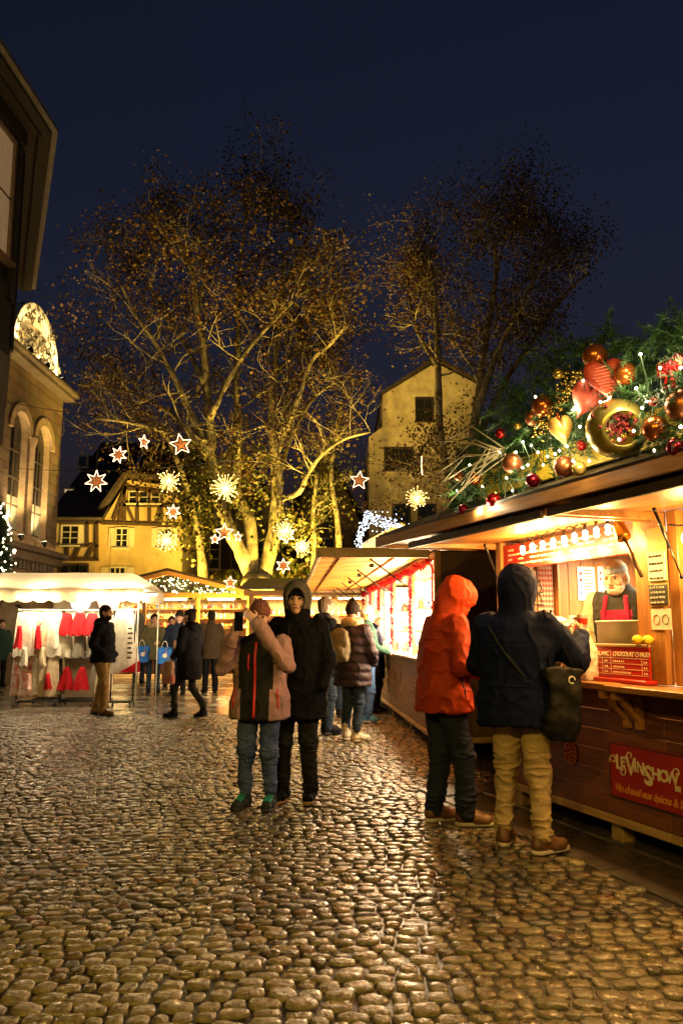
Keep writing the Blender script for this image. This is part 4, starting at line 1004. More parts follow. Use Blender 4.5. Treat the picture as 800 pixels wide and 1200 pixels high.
def cz(x,y):
    t=min(y/dp,1-y/dp)*2; s_=1-abs(x)/hw
    return 2.17+.36*min(t*1.3,1)*min(1,s_*3+.3)+.02*sin(x*5)*(1-t)
for j in range(ny_+1):
    for i in range(nx_+1):
        x=-hw+2*hw*i/nx_; y=dp*j/ny_; vs_.append((x,y,cz(x,y)))
m=MB(); m.add(vs_,[(j*(nx_+1)+i,j*(nx_+1)+i+1,(j+1)*(nx_+1)+i+1,(j+1)*(nx_+1)+i) for j in range(ny_) for i in range(nx_)]); m.obj('canopy',M_CANV,cp,True)
def valance(p0,p1,n,name='valance'):
    m=MB(); p0,p1=Vector(p0),Vector(p1); vs_=[]; N_=n*8; nrm=(p1-p0).normalized().cross(Vector((0,0,1)))
    for i in range(N_+1):
        t=i/N_; p=p0.lerp(p1,t); x=p.x; z=cz(p.x,p.y-0) if 0 else p.z; b=.02*sin(t*n*pi*2)
        vs_.append((p.x,p.y,z)); q=p+nrm*(b+.02); vs_.append((q.x,q.y,z-.12)); q=p+nrm*b*1.3; vs_.append((q.x,q.y,z-.20-.05*abs(sin(t*n*pi))))
    fs=[]
    for i in range(N_):
        for k in (0,1): fs.append((i*3+k,(i+1)*3+k,(i+1)*3+k+1,i*3+k+1))
    m.add(vs_,fs); return m.obj(name,M_CANV,cp,True)
valance((-hw,-.005,2.175),(hw,-.005,2.175),12); valance((hw+.004,0,2.175),(hw+.004,dp,2.175),9); valance((-hw-.004,dp,2.175),(-hw-.004,0,2.175),9)
for x in (-hw+.08,hw-.08):
    for y in (.08,dp-.08): MB().tube([(x,y,0),(x,y,2.18)],.013,8).obj('pole',M_INOX,cp,True)
m=MB()
for x in (-hw+.08,hw-.08): m.tube([(x,.08,2.14),(x,dp-.08,2.14)],.016,6)
for y in (.08,dp-.08): m.tube([(-hw+.08,y,2.12),(hw-.08,y,2.12)],.016,6)
m.obj('canopy_frame',M_INOX,cp,True)
m=MB(); m.box((-.5,dp-.12,.3),(.80,dp-.10,2.1)); m.obj('rear_sheet',mat('brown_tarpaulin',(.10,.075,.05),.7,var=.3,scale=4),cp)
m=MB(); m.bbox((-.45,1.25,.0),(.75,1.62,.85),.01); m.obj('sales_table',mat('table_cloth',(.22,.17,.11),.8,var=.15,scale=5),cp)
for k,x in enumerate((-1.3,-.2,.9,1.6)):
    tb=thing('tube_lamp',NTH[k]+' tube lamp from the hall end under the white canopy','lamp',loc=(ox+x,CY0+.06,2.07),group='tube lamps under the white canopy')
    MB().tube([(-.4,0,0),(.4,0,0)],.02,8).obj('tube',M_TUBEG,tb,True); m=MB(); m.bbox((-.44,-.03,.024),(.44,.03,.055),.004); m.obj('housing',M_WHITE,tb)
    lamp('tube_light',tb,(0,.1,-.07),30,(1,.78,.46),'POINT',.12)
goods((ox,CY0,0),0,[(-.4,.7,1.35,.85,50),(-.4,.7,1.5,.85,50)],'folded linen and soft toys on the table under the white canopy',[M_GOODS[0],M_GOODS[0],M_GOODS[2],M_GOODS[3]],31,smin=.08,smax=.16)
M_LINEN=cloth('white_linen',(.68,.64,.57),bump=.2); M_LINEN2=cloth('cream_linen',(.60,.50,.36),bump=.2); M_REDC=cloth('red_skirt',(.42,.012,.02)); M_GREYC=cloth('grey_linen',(.22,.20,.18)); M_REDW=cloth('red_white_print',(.62,.56,.50),col2=(.45,.05,.04),scale=14)
def drape(w0,w1,hh,seed,deep=.035,nf=5,n=40,k=7):
    r_=random.Random(seed); vs_=[]; ph=r_.uniform(0,6); m=MB()
    for j in range(k+1):
        t=j/k; ww=w0+(w1-w0)*t**.8; z=-hh*t
        for i in range(n):
            a=2*pi*i/n; f=1+.22*t*sin(nf*a+ph)+.06*sin((nf*2+1)*a+ph*2)
            vs_.append((ww/2*cos(a)*(.9+.1*f)+.02*t*sin(3*t+ph),(deep*(.45+t*.9))*sin(a)*f,z+(.02*sin(nf*a+ph) if j==k else 0)))
    fs=[(j*n+i,(j+1)*n+i,(j+1)*n+(i+1)%n,j*n+(i+1)%n) for j in range(k) for i in range(n)]; fs.append(tuple(range(n)))
    return m.add(vs_,fs)
def rack(loc,rz,W,label):
    r=thing('clothes_rack',label,'clothes rack',loc=loc,rz=rz,group=None); m=MB()
    for x in (-W/2,W/2):
        m.tube([(x,0,.10),(x,0,1.80)],.014,8); m.tube([(x,-.28,.10),(x,.28,.10)],.016,8)
    m.tube([(-W/2,0,.10),(W/2,0,.10)],.012,8); m.tube([(-W/2,-.2,.10),(W/2,-.2,.10)],.012,8); m.obj('frame',M_STEEL,r,True)
    for z in (1.80,1.0): MB().tube([(-W/2-.05,0,z),(W/2+.05,0,z)],.014,8).obj('rail',M_INOX,r,True)
    for x in (-W/2,W/2):
        for y in (-.27,.27):
            m=MB(); m.lathe([(.0,-.015),(.04,-.015),(.042,0),(.04,.015),(0,.015)],(0,0,0),12); me=m.mesh('wheel'); me.transform(Matrix.Translation((x,y,.046))@Matrix.Rotation(pi/2,4,'Y')); obj('wheel',me,M_RUBBER,r)
    return r
def hang(r,x,z,dr,m_,name,label,cat,group,rz=0):
    o=dr.obj(name,m_,None,True,label=label,cat=cat,group=group); M=Matrix.Translation(r.location)@Matrix.Rotation(r.rotation_euler.z,4,'Z'); o.location=M@Vector((x,0,z)); o.rotation_euler=(0,0,r.rotation_euler.z+rz)
    MB().tube([(.0,0,.055),(.018,0,.045),(.012,0,.02),(0,0,.0)],.004,5).obj('hanger',M_INOX,o)
    return o
rk1=rack((-5.72,15.35,-.004),.25,.75,'wheeled rack of white linen garments under the canopy')
rk2=rack((-4.98,15.45,-.004),-.05,.70,'wheeled rack of red skirts beside the white linen')
rk3=rack((-4.10,15.2,-.004),.1,.4,'small wheeled rack holding a big printed apron')
for k in range(6):
    hang(rk1,-.30+k*.12,1.76,drape(.26,.42,.84,k,.07),[M_LINEN,M_LINEN,M_LINEN2,M_REDW,M_LINEN2,M_LINEN][k],'linen_blouse',NTH[k]+' linen garment from the hall end of the white rack upper rail','garment','garments on the upper rail of the left rack',-.2+.13*k)
    hang(rk1,-.30+k*.12,.96,drape(.30,.44,.76,20+k,.05),[M_REDW,M_LINEN,M_REDW,M_LINEN,M_LINEN2,M_LINEN2][k],'linen_towel',NTH[k]+' linen garment from the hall end of the white rack lower rail','garment','garments on the lower rail of the left rack',-.1+.13*k)
for k in range(7):
    o_=hang(rk1,-.33+k*.11,(1.50,1.10,.62)[k%3],drape(.07,.15,(.42,.34,.30)[k%3],90+k,.05,4),[M_REDC,M_LINEN,M_REDW,M_REDC,M_LINEN2,M_REDC,M_LINEN][k],'small_bunting',NTH[k]+' small hanging cloth from the hall end in front of the white rack','cloth','small cloths in front of the white rack',.2*k); o_.location.y-=.16
for k in range(3):
    hang(rk2,-.30+k*.25,1.74,drape(.16,.36,.42,40+k,.10,7),M_REDC,'red_skirt',NTH[k]+' red skirt from the white linen rack on the upper rail','skirt','red skirts on the upper rail',.2*k)
    hang(rk2,-.28+k*.26,1.30,drape(.20,.28,.40,50+k,.06,5),[M_LINEN,M_GREYC,M_GREYC][k],'child_dress',['small white dress hanging below the first red skirt','small grey dress hanging below the middle red skirt','small grey dress hanging below the last red skirt'][k],'dress','dresses below the red skirts',.3)
for k in range(2): hang(rk2,-.25+k*.30,.72,drape(.08,.34,.42,60+k,.12,6),M_REDC,'red_hood',['pointed red cape beside the white linen on the lower rail','pointed red cape beside the grey apron on the lower rail'][k],'cape','red capes on the lower rail',.1)
hang(rk2,.33,.94,drape(.16,.26,.55,66,.05,5),M_GREYC,'grey_apron','grey apron hanging beside the red capes','apron',None,.1)
hang(rk2,.48,1.76,drape(.22,.34,1.5,67,.05,5),M_LINEN2,'long_cream_dress','long cream dress at the end of the skirt rack','dress',None,.5)
ap=hang(rk3,.0,1.78,drape(.30,.62,1.15,70,.06,3),M_LINEN,'printed_apron','big white apron with dark lettering and red corner','apron',None,.1)
for k in range(7):
    m=MB(); z=-.35-.09*k; m.box((.10-.02,-.075-.006*k,z),(.15+.02*(k%2),-.068-.006*k,z+.035)); m.obj('print_mark',M_CHALK,ap)
m=MB(); m.prism([(-.05,-.115,-1.14),(.32,-.105,-1.14),(.32,-.095,-.92)],(0,.015,0)); m.obj('red_corner',M_REDC,ap)
rk4=rack((ox+.15,CY0+1.05,-.004),0,1.25,'long wheeled rack of pale linen at the back of the canopy')
for k in range(7):
    hang(rk4,-.55+k*.18,1.76,drape(.22,.34,.78,80+k,.06),[M_LINEN,M_LINEN2,M_REDW,M_LINEN,M_GREYC][k%5],'linen_shirt',NTH[k]+' linen shirt from the hall end of the rear canopy rack','garment','shirts on the long rack',.3)
# round plush toys / signs hung under the canopy
for k,(px_,py_,r_,mm,lb) in enumerate(((95,706,.20,mat('blue_disc',(.30,.30,.6),.5,var=.3,scale=9),'round blue and pink sign hanging under the canopy'),(128,705,.22,mat('pink_disc',(.62,.30,.30),.5,var=.4,scale=12),'round pink and white sign hanging above the apron'))):
    p=D(px_,py_,15.9); m=MB(); m.lathe([(0,0),(r_*.95,0),(r_,.01),(r_*.95,.02),(0,.02)],(0,0,0),22); me=m.mesh('round_sign'); me.transform(Matrix.Rotation(pi/2,4,'X'))
    o=obj('round_sign',me,mm,None,loc=p,label=lb,cat='sign'); MB().tube([(r_*.6*cos(t),-.024,r_*.6*sin(t)) for t in np.linspace(0,6.3,20)],.012,5).obj('printed_ring',M_WHITE,o); MB().tube([(0,-.005,r_),(0,-.005,r_+.25)],.004,4).obj('cord',M_WIRE,o)
# ---------------------------------------------------------------- buildings
def window(parent, c, w_, h_, ux, out, m_fr, m_gl, cols=2, rows=3, name='window', shutters=None, sash=.06, depth=.06):
    # frame with glazing bars standing on a wall; c centre, ux along wall, out = outward normal
    c=Vector(c); ux=Vector(ux).normalized(); out=Vector(out).normalized(); uz=Vector((0,0,1))
    def B(x0,x1,z0,z1,y0,y1):
        m=MB(); P=lambda x,y,z: c+ux*x+out*y+uz*z
        m.add([P(x0,y0,z0),P(x1,y0,z0),P(x1,y1,z0),P(x0,y1,z0),P(x0,y0,z1),P(x1,y0,z1),P(x1,y1,z1),P(x0,y1,z1)],[(0,3,2,1),(4,5,6,7),(0,1,5,4),(1,2,6,5),(2,3,7,6),(3,0,4,7)]); return m
    fr=MB()
    for a in (B(-w_/2-sash,-w_/2,-h_/2-sash,h_/2+sash,.0,depth),B(w_/2,w_/2+sash,-h_/2-sash,h_/2+sash,.0,depth),B(-w_/2,w_/2,h_/2,h_/2+sash,.0,depth),B(-w_/2,w_/2,-h_/2-sash,-h_/2,.0,depth)): fr.add(a.v,a.f)
    o=fr.obj(name,m_fr,parent)
    gw=w_/cols; gh=h_/rows
    for i in range(cols):
        for j in range(rows):
            B(-w_/2+i*gw+.012,-w_/2+(i+1)*gw-.012,-h_/2+j*gh+.012,-h_/2+(j+1)*gh-.012,.012,.02).obj('pane',m_gl,o)
    b=MB()
    for i in range(1,cols): a=B(-w_/2+i*gw-.022,-w_/2+i*gw+.022,-h_/2,h_/2,.01,depth*.7); b.add(a.v,a.f)
    for j in range(1,rows): a=B(-w_/2,w_/2,-h_/2+j*gh-.014,-h_/2+j*gh+.014,.012,depth*.6); b.add(a.v,a.f)
    b.obj('glazing_bar',m_fr,o)
    B(-w_/2-.1,w_/2+.1,-h_/2-sash-.06,-h_/2-sash-.002,.0,depth+.07).obj('sill',m_fr,o)
    if shutters:
        for sx in (-1,1):
            x0=sx*(w_/2+sash+.02); x1=sx*(w_/2+sash+.02+w_*.5); s_=B(min(x0,x1),max(x0,x1),-h_/2-.03,h_/2+.03,.01,.045).obj('shutter',shutters,o)
    return o
M_GLASS=mat('dark_glass',(.012,.013,.016),.08,var=0,spec=.6)
M_WFR=mat('window_white',(.55,.50,.38),.55,var=.1)
M_SAND=None
def sandstone():
    m,t,b=node_mat('sandstone_blocks'); N=t.nodes.new; L=t.links.new; tc=N('ShaderNodeTexCoord'); mp=N('ShaderNodeMapping'); mp.inputs['Rotation'].default_value=(pi/2,0,pi/2); L(tc.outputs['Object'],mp.inputs[0])
    sp=N('ShaderNodeSeparateXYZ'); L(tc.outputs['Object'],sp.inputs[0]); ad=N('ShaderNodeMath'); L(sp.outputs[0],ad.inputs[0]); L(sp.outputs[1],ad.inputs[1]); cb=N('ShaderNodeCombineXYZ'); L(ad.outputs[0],cb.inputs[0]); L(sp.outputs[2],cb.inputs[1])
    br=N('ShaderNodeTexBrick'); br.inputs['Scale'].default_value=1; br.inputs['Brick Width'].default_value=.75; br.inputs['Row Height'].default_value=.32; br.inputs['Mortar Size'].default_value=.012; br.inputs[1].default_value=(.22,.15,.09,1); br.inputs[2].default_value=(.34,.24,.15,1); br.inputs[3].default_value=(.12,.09,.06,1); L(cb.outputs[0],br.inputs[0])
    nz=N('ShaderNodeTexNoise'); nz.inputs['Scale'].default_value=3; nz.inputs['Detail'].default_value=6; L(tc.outputs['Object'],nz.inputs[0]); mx=N('ShaderNodeMix'); mx.data_type='RGBA'; mx.blend_type='MULTIPLY'; mx.inputs[0].default_value=.6; L(br.outputs[0],mx.inputs[6]); L(nz.outputs[1],mx.inputs[7]); L(mx.outputs[2],b.inputs['Base Color'])
    bp=N('ShaderNodeBump'); bp.inputs['Strength'].default_value=.6; bp.inputs['Distance'].default_value=.03; L(br.outputs[1],bp.inputs['Height']); bp.invert=True; L(bp.outputs[0],b.inputs['Normal']); b.inputs['Roughness'].default_value=.85; return m
M_SAND=sandstone()
M_STONE=mat('dressed_stone',(.42,.31,.19),.8,var=.25,scale=4,bump=.3,bscale=30)
M_STONED=mat('dark_stone',(.13,.10,.075),.8,var=.3,scale=4,bump=.3,bscale=30)
# church hall on the left: facade plane x = XC, seen from y 19 to 25
XC=-8.75
ch=thing('church_hall','sandstone hall with twin arched windows and a lit round-topped gable','building',loc=(XC,22.4,0))
YF=1.9                                                   # far corner in local y
zc=8.55
def arch_poly(yc,hw_,z0,zs,n=14): return [(yc-hw_,z0),(yc+hw_,z0)]+[(yc+hw_*cos(t),zs+hw_*sin(t)) for t in np.linspace(0,pi,n)]
# facade with window openings: strips around two arches
wins=[(-1.25,.58),(0.42,.60)]; z0w,zsw=4.05,6.75
m=MB(); T=.55
def slab(y0,y1,z0,z1): m.box((-T,y0,z0),(0,y1,z1))
slab(-6,wins[0][0]-wins[0][1],0,zc); slab(wins[0][0]+wins[0][1],wins[1][0]-wins[1][1],0,zc); slab(wins[1][0]+wins[1][1],YF,0,zc)
for yc,hw_ in wins:
    slab(yc-hw_,yc+hw_,0,z0w); top=zsw+hw_+.02; slab(yc-hw_,yc+hw_,top,zc)
    ts=np.linspace(0,pi,17)
    for a,b in zip(ts[:-1],ts[1:]):
        ya,za=yc+hw_*cos(a),zsw+hw_*sin(a); yb,zb=yc+hw_*cos(b),zsw+hw_*sin(b)
        m.prism([(-.001,ya,za),(-.001,ya,top),(-.001,yb,top),(-.001,yb,zb)],(-T,0,0))
m.box((-6,YF-.55,0),(-T-.002,YF,zc))
m.obj('wall',M_SAND,ch)
for yc,hw_ in wins:
    # splayed stone reveal, arch ring, mullioned glass
    ring=MB(); ts=np.linspace(0,pi,15)
    for a,b in zip(ts[:-1],ts[1:]):
        q=lambda r,t:(yc+r*cos(t),zsw+r*sin(t)); r0,r1=hw_-.005,hw_+.22
        (ya,za),(yb,zb),(yc1,zc1),(yd,zd)=q(r0,a),q(r1,a),q(r1,b),q(r0,b); ring.prism([(.0,ya,za),(.0,yb,zb),(.0,yc1,zc1),(.0,yd,zd)],(.07,0,0))
    ring.obj('arch_ring',M_STONE,ch)
    rv=MB(); pl=[(yc-hw_+.004,z0w),(yc-hw_+.004,zsw)]+[(yc+(hw_-.004)*cos(t),zsw+(hw_-.004)*sin(t)) for t in np.linspace(pi,0,15)]+[(yc+hw_-.004,z0w)]
    inn=[(yc+(y-yc)*.80,z) for y,z in pl]; 
    for i in range(len(pl)-1):
        rv.add([(-.01,*pl[i]),(-.01,*pl[i+1]),(-.17,*inn[i+1]),(-.17,*inn[i])],[(0,1,2,3)])
    rv.obj('reveal',M_STONE,ch)
    g_=MB(); pg=[(yc-hw_*.85,z0w),(yc+hw_*.85,z0w)]+[(yc+hw_*.85*cos(t),zsw+hw_*.85*sin(t)) for t in np.linspace(0,pi,15)]; g_.prism([(-.15,y,z) for y,z in pg],(-.02,0,0)); go=g_.obj('window',M_GLASS,ch)
    b=MB(); b.box((-.148,yc-.03,z0w),(-.12,yc+.03,zsw+hw_*.8))
    for z in np.arange(z0w+.7,zsw+.2,.75): b.box((-.1475,yc-hw_*.82,z-.02),(-.13,yc+hw_*.82,z+.02))
    b.obj('mullion',M_STONED,go)
    b=MB(); b.box((-.1485,yc-hw_*.78,z0w+.08),(-.142,yc+hw_*.78,z0w+.95)); b.obj('lower_pane',mat('pale_blind',(.42,.42,.33),.5,var=.15),go)
    s_=MB(); s_.prism([(.0,yc-hw_-.1,z0w),(.28,yc-hw_-.1,z0w-.25),(.28,yc-hw_-.1,z0w-.34),(.0,yc-hw_-.1,z0w-.34)],(0,2*hw_+.2,0)); s_.obj('sill',M_STONE,ch)
yc=(wins[0][0]+wins[0][1]+wins[1][0]-wins[1][1])/2
m=MB(); m.lathe([(.12,z0w-.35),(.12,z0w-.1),(.09,z0w),(.085,zsw-.25),(.12,zsw-.15),(.15,zsw),(.15,zsw+.08)],(.03,yc,0),14); m.obj('column',M_STONE,ch,True)
m=MB(); m.bbox((.0,-6,3.55),(.35,YF+.25,3.70),.03); m.obj('ledge',M_STONED,ch)
m=MB(); m.bbox((.0,-6,3.30),(.2,YF+.12,3.545),.03); m.obj('ledge',M_STONED,ch)
for k in range(16): m=MB(); y=-3.2+k*.3; m.bbox((.0,y,3.05),(.14,y+.16,3.295),.02); m.obj('corbel',M_STONED,ch)
m=MB(); m.bbox((-.6,-6,zc),(.30,YF+.25,zc+.14),.03); m.obj('cornice',M_STONED,ch); m=MB(); m.bbox((-.6,-6,zc+.142),(.42,YF+.35,zc+.28),.03); m.obj('cornice',M_STONED,ch)
# dark doorway arch below
yd=-1.0
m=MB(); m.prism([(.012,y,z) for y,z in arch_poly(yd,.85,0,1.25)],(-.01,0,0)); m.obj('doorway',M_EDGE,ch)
ring=MB()
for a,b in zip(np.linspace(0,pi,13)[:-1],np.linspace(0,pi,13)[1:]):
    q=lambda r,t:(yd+r*cos(t),1.25+r*sin(t)); ring.prism([(.0,*q(.85,a)),(.0,*q(1.25,a)),(.0,*q(1.25,b)),(.0,*q(.85,b))],(.10,0,0))
ring.obj('door_arch',M_STONED,ch)
# round-topped lit gable
gy=-.35; zb_=zc+.28; R_=1.72
M_LITST=mat('pale_plaster',(.62,.52,.36),.8,var=.2,scale=3,bump=.2,bscale=20)
m=MB(); m.prism([(-.45,y,z) for y,z in [(gy-R_,zb_),(gy+R_,zb_)]+[(gy+R_*cos(t),zb_+.15+R_*sin(t)) for t in np.linspace(0,pi,25)]],(-.4,0,0)); m.obj('round_gable',M_LITST,ch)
for r0,r1,x1 in ((R_-.22,R_,.0),(1.0,1.15,-.30),(.42,.55,-.32)):
    ring=MB(); ts=np.linspace(0,pi,25) if r0>1.2 else np.linspace(0,2*pi,33); zcen=zb_+.15 if r0>1.2 else zb_+.82; rr0,rr1=(r0,r1) if r0>1.2 else (r0*.62,r1*.62)
    for a,b in zip(ts[:-1],ts[1:]):
        q=lambda r,t:(gy+r*cos(t),zcen+r*sin(t)); ring.prism([(-.448,*q(rr0,a)),(-.448,*q(rr1,a)),(-.448,*q(rr1,b)),(-.448,*q(rr0,b))],(.448+x1,0,0))
    ring.obj('moulding',M_LITST,ch)
def flood(label, loc, d, energy, col, spot, size=.12, blend=.6, grp=None):
    r=thing('floodlight',label,'floodlight',loc=loc,group=grp); v=Vector(d).normalized()
    m=MB(); m.beam((0,0,0.02),(0,0,.10),.05,.05); m.tube([Vector((0,0,.12))-v*.08,Vector((0,0,.12))+v*.05],[.05,.09],12); m.obj('housing',M_STEEL,r)
    m=MB(); m.tube([Vector((0,0,.12))+v*.052,Vector((0,0,.12))+v*.056],[.08,.08],12); m.obj('lens',mat('lit_lens',(1,.9,.7),.3,var=0,emit=(1,.8,.5),estr=6,sample=False),r)
    lamp('flood_light',r,Vector((0,0,.12))+v*.09,energy,col,'SPOT',size,rot=aim(v),spot=radians(spot),blend=blend); return r
YEL=(1.0,.64,.10)
for k,y in enumerate((-1.6,-.35,1.0)):
    flood(NTH[k]+' small floodlight along the cornice below the round gable',(XC+.30,22.4+y,zc+.28),(-.55,0.0,.8),240,(1,.74,.36),120,grp='floodlights on the hall cornice')
for k,(yc,hw_) in enumerate(wins):
    flood(['floodlight on the sill of the arched window nearer the dark house','floodlight on the sill of the arched window nearer the ochre house'][k],(XC+.30,22.4+yc-.25,3.72),(-.16,.12,1),150,(1,.68,.28),95,grp='floodlights on the window sills')
# ivy leaves on the round gable
ri=random.Random(3); m=MB()
for i in range(1500):
    t=ri.uniform(0,pi); r_=R_*sqrt(ri.random())*1.02; y=gy+r_*cos(t); z=zb_+.12+r_*sin(t); 
    if sin(y*7+3)+sin(z*6+1)+sin(y*3-z*5)<.1: continue
    p=Vector((-.20+ri.uniform(-.12,.3),y,z)); a=Vector((ri.uniform(-.3,.3),ri.gauss(0,1),ri.gauss(0,1))).normalized()*ri.uniform(.06,.11); b=a.cross(Vector((1,0,ri.uniform(-.4,.4)))).normalized()*a.length*.7
    m.add([p-a,p+b*.9-a*.1,p+a,p-b*.9-a*.1],[(0,1,2,3)])
m.obj('ivy',mat('ivy_leaf',(.05,.04,.015),.6,var=.4,scale=5),None,loc=(XC,22.4,0),label='dry ivy leaves climbing over the lit round gable',cat='ivy',kind='stuff')
# ---------------------------------------------------------------- dark house at the left edge: eave bends at a corner
dh=thing('dark_house','dark timbered house with deep eaves and a lit window at the frame edge','building',loc=(-4.72,11.9,0))
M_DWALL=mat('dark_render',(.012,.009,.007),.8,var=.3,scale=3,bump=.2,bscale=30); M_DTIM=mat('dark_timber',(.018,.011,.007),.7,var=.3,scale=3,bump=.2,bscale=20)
d1=Vector((-.044,-1,0)).normalized(); d2=Vector((-2.68,6.1,0)).normalized(); n1=Vector((-1,.044,0)).normalized(); n2=Vector((-6.1,-2.68,0)).normalized()
ze=9.47
def ev(p,z): return Vector((p.x,p.y,z))
cor=Vector((0,0,0)); A_=cor+d1*10; B_=cor+d2*6.6
mid=(n1+n2).normalized()
def band(off0,off1,z0,z1,name,m_):
    k=1/ mid.dot(n1)
    m=MB()
    for (P,Q,nn) in ((A_,cor,n1),(cor,B_,n2)):
        P0=P+(nn*off0 if P!=cor else mid*off0*k); P1=P+(nn*off1 if P!=cor else mid*off1*k); Q0=Q+(nn*off0 if Q!=cor else mid*off0*k); Q1=Q+(nn*off1 if Q!=cor else mid*off1*k)
        vs_=[ev(P0,z0),ev(Q0,z0),ev(Q1,z0),ev(P1,z0),ev(P0,z1),ev(Q0,z1),ev(Q1,z1),ev(P1,z1)]
        m.add(vs_,[(0,3,2,1),(4,5,6,7),(0,1,5,4),(1,2,6,5),(2,3,7,6),(3,0,4,7)])
    return m.obj(name,m_,dh)
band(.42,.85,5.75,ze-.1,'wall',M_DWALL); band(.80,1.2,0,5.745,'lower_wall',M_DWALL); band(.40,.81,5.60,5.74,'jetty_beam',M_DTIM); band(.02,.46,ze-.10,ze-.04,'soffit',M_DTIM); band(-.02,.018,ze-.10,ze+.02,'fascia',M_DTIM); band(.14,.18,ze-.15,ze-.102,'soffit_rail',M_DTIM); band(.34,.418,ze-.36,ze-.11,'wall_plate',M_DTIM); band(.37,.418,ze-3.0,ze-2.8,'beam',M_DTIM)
band(-.11,-.022,ze-.04,ze+.05,'gutter',mat('zinc_gutter',(.22,.21,.18),.45,metal=.6,var=.2))
m=MB(); 
for (P,Q,nn) in ((A_,cor,n1),(cor,B_,n2)):
    k=1/mid.dot(n1); up=lambda X: X+(nn if X!=cor else mid*k)*5
    m.add([ev(P,ze+.06),ev(Q,ze+.06),ev(up(Q),ze+5.0),ev(up(P),ze+5.0)],[(0,1,2,3)])
m.obj('roof',mat('dark_tiles',(.035,.022,.018),.7,var=.4,scale=6,bump=.4,bscale=12),dh)
m=MB(); p=cor+d1*1.2+n1*1.6; m.bbox((p.x-.45,p.y-.45,ze+.8),(p.x+.35,p.y+.35,ze+2.55),.03); m.obj('chimney',M_DWALL,dh)
c0=cor+d1*1.05+n1*.42
M_LITW=mat('lit_curtain',(.5,.35,.2),.6,var=.15,emit=(1,.62,.30),estr=.055)
window(dh,c0+Vector((0,0,ze-1.45)),1.3,1.9,d1,-n1,mat('painted_frame',(.22,.15,.09),.5,var=.2),M_LITW,2,2)
for q in (.22,2.2): m=MB(); b0=cor+d1*q+n1*.40; m.beam(ev(b0,ze-3.0),ev(b0,ze-.4),.16,.10,up=-n1); m.obj('timber_post',M_DTIM,dh)
m=MB(); b0=cor+d2*.3+n2*.40; m.beam(ev(b0,5.76),ev(b0,ze-.4),.16,.10,up=-n2); m.obj('timber_post',M_DTIM,dh)
# ---------------------------------------------------------------- half-timbered house behind the canopy
YH=31.0
M_OCHRE=mat('ochre_plaster',(.44,.33,.15),.8,var=.15,scale=2,bump=.15,bscale=30); M_TIMB=mat('oak_timber',(.05,.027,.014),.7,var=.3,scale=3)
M_TILE=mat('old_roof_tiles',(.035,.024,.02),.75,var=.5,scale=5,bump=.6,bscale=9)
hh=thing('half_timbered_house','ochre half-timbered house with shuttered windows and steep dark roof','building',loc=(-9.3,YH,0))
def Hp(px,py,y=YH): p=D(px,py,y); return Vector((p.x+9.3,y-YH,p.z))
l0=Hp(118,640); r0=Hp(214,640); e0=Hp(122,610); 
zE=Hp(122,612).z; zJ=Hp(160,612).z; xl,xr=l0.x,r0.x; zA=Hp(150,563).z
m=MB(); m.box((xl,0,0),(xr,6,zE)); m.obj('wall',M_OCHRE,hh)
gx0=Hp(150,566).x; gx1=Hp(206,575).x
m=MB(); m.prism([(xl+.05,-.06,zE+.003),(xr-.02,-.06,zE+.003),(gx1,-.06,zA-.25),(gx0,-.06,zA)],(0,6,0)); m.obj('gable_wall',M_OCHRE,hh)
tm=[((118,613),(216,616)),((146,572),(208,580)),((141,592),(212,594)),((134,610),(150,568)),((147,612),(147,570)),((162,614),(162,570)),((176,614),(176,574)),((190,614),(190,576)),((204,614),(204,580)),((141,611),(144,594)),((150,594),(158,612)),((184,612),(188,596))]
for a,b in tm:
    A2,B2=Hp(*a),Hp(*b); m=MB(); m.beam((A2.x,-.07,A2.z),(B2.x,-.07,B2.z),.12,.13,up=(0,1,0)); m.obj('timber',M_TIMB,hh)
for px_ in (157,169,183): 
    c=Hp(px_,583); window(hh,(c.x,-.063,c.z),.30,.42,(1,0,0),(0,-1,0),M_WFR,M_GLASS,1,2,sash=.04)
for px_,pw in ((143,15),(193,12)):
    c=Hp(px_,630); window(hh,(c.x,-.0,c.z),.42,.68,(1,0,0),(0,-1,0),M_WFR,M_GLASS,2,3,shutters=M_WFR)
c=Hp(138,674); window(hh,(c.x,-.0,c.z),.55,.55,(1,0,0),(0,-1,0),M_WFR,M_GLASS,3,2,shutters=M_WFR)
# left wing
wl,wr=Hp(60,640,YH-.5).x,xl-.003; zW=Hp(90,612,YH-.5).z
m=MB(); m.box((wl,-.5,0),(wr,6,zW)); m.obj('wall',mat('cream_plaster',(.46,.34,.17),.8,var=.15,scale=2),hh)
def Hw(px,py): p=D(px,py,YH-.5); return (p.x+9.3,-.53,p.z)
for a,b in (((70,640),(116,640)),((70,656),(116,656)),((114,612),(114,656)),((80,641),(80,655)),((88,655),(94,641)),((103,655),(110,641)),((103,612),(103,640)),((70,613),(116,613))):
    m=MB(); m.beam(Hw(*a),Hw(*b),.10,.16,up=(0,1,0)); m.obj('timber',M_TIMB,hh)
c=Hw(83,627); window(hh,(c[0],-.5,c[2]),.62,.68,(1,0,0),(0,-1,0),M_WFR,M_GLASS,2,3)
c=Hw(97,627); m=MB(); m.box((c[0]-.17,-.545,c[2]-.4),(c[0]+.17,-.505,c[2]+.4)); m.obj('shutter',M_WFR,hh)
for px_ in (75,87,98): c=Hw(px_,671); window(hh,(c[0],-.5,c[2]),.30,.55,(1,0,0),(0,-1,0),M_TIMB,M_GLASS,1,1)
rl=Hp(55,612,YH-.9).x; rtop=D(110,518,YH+5).z
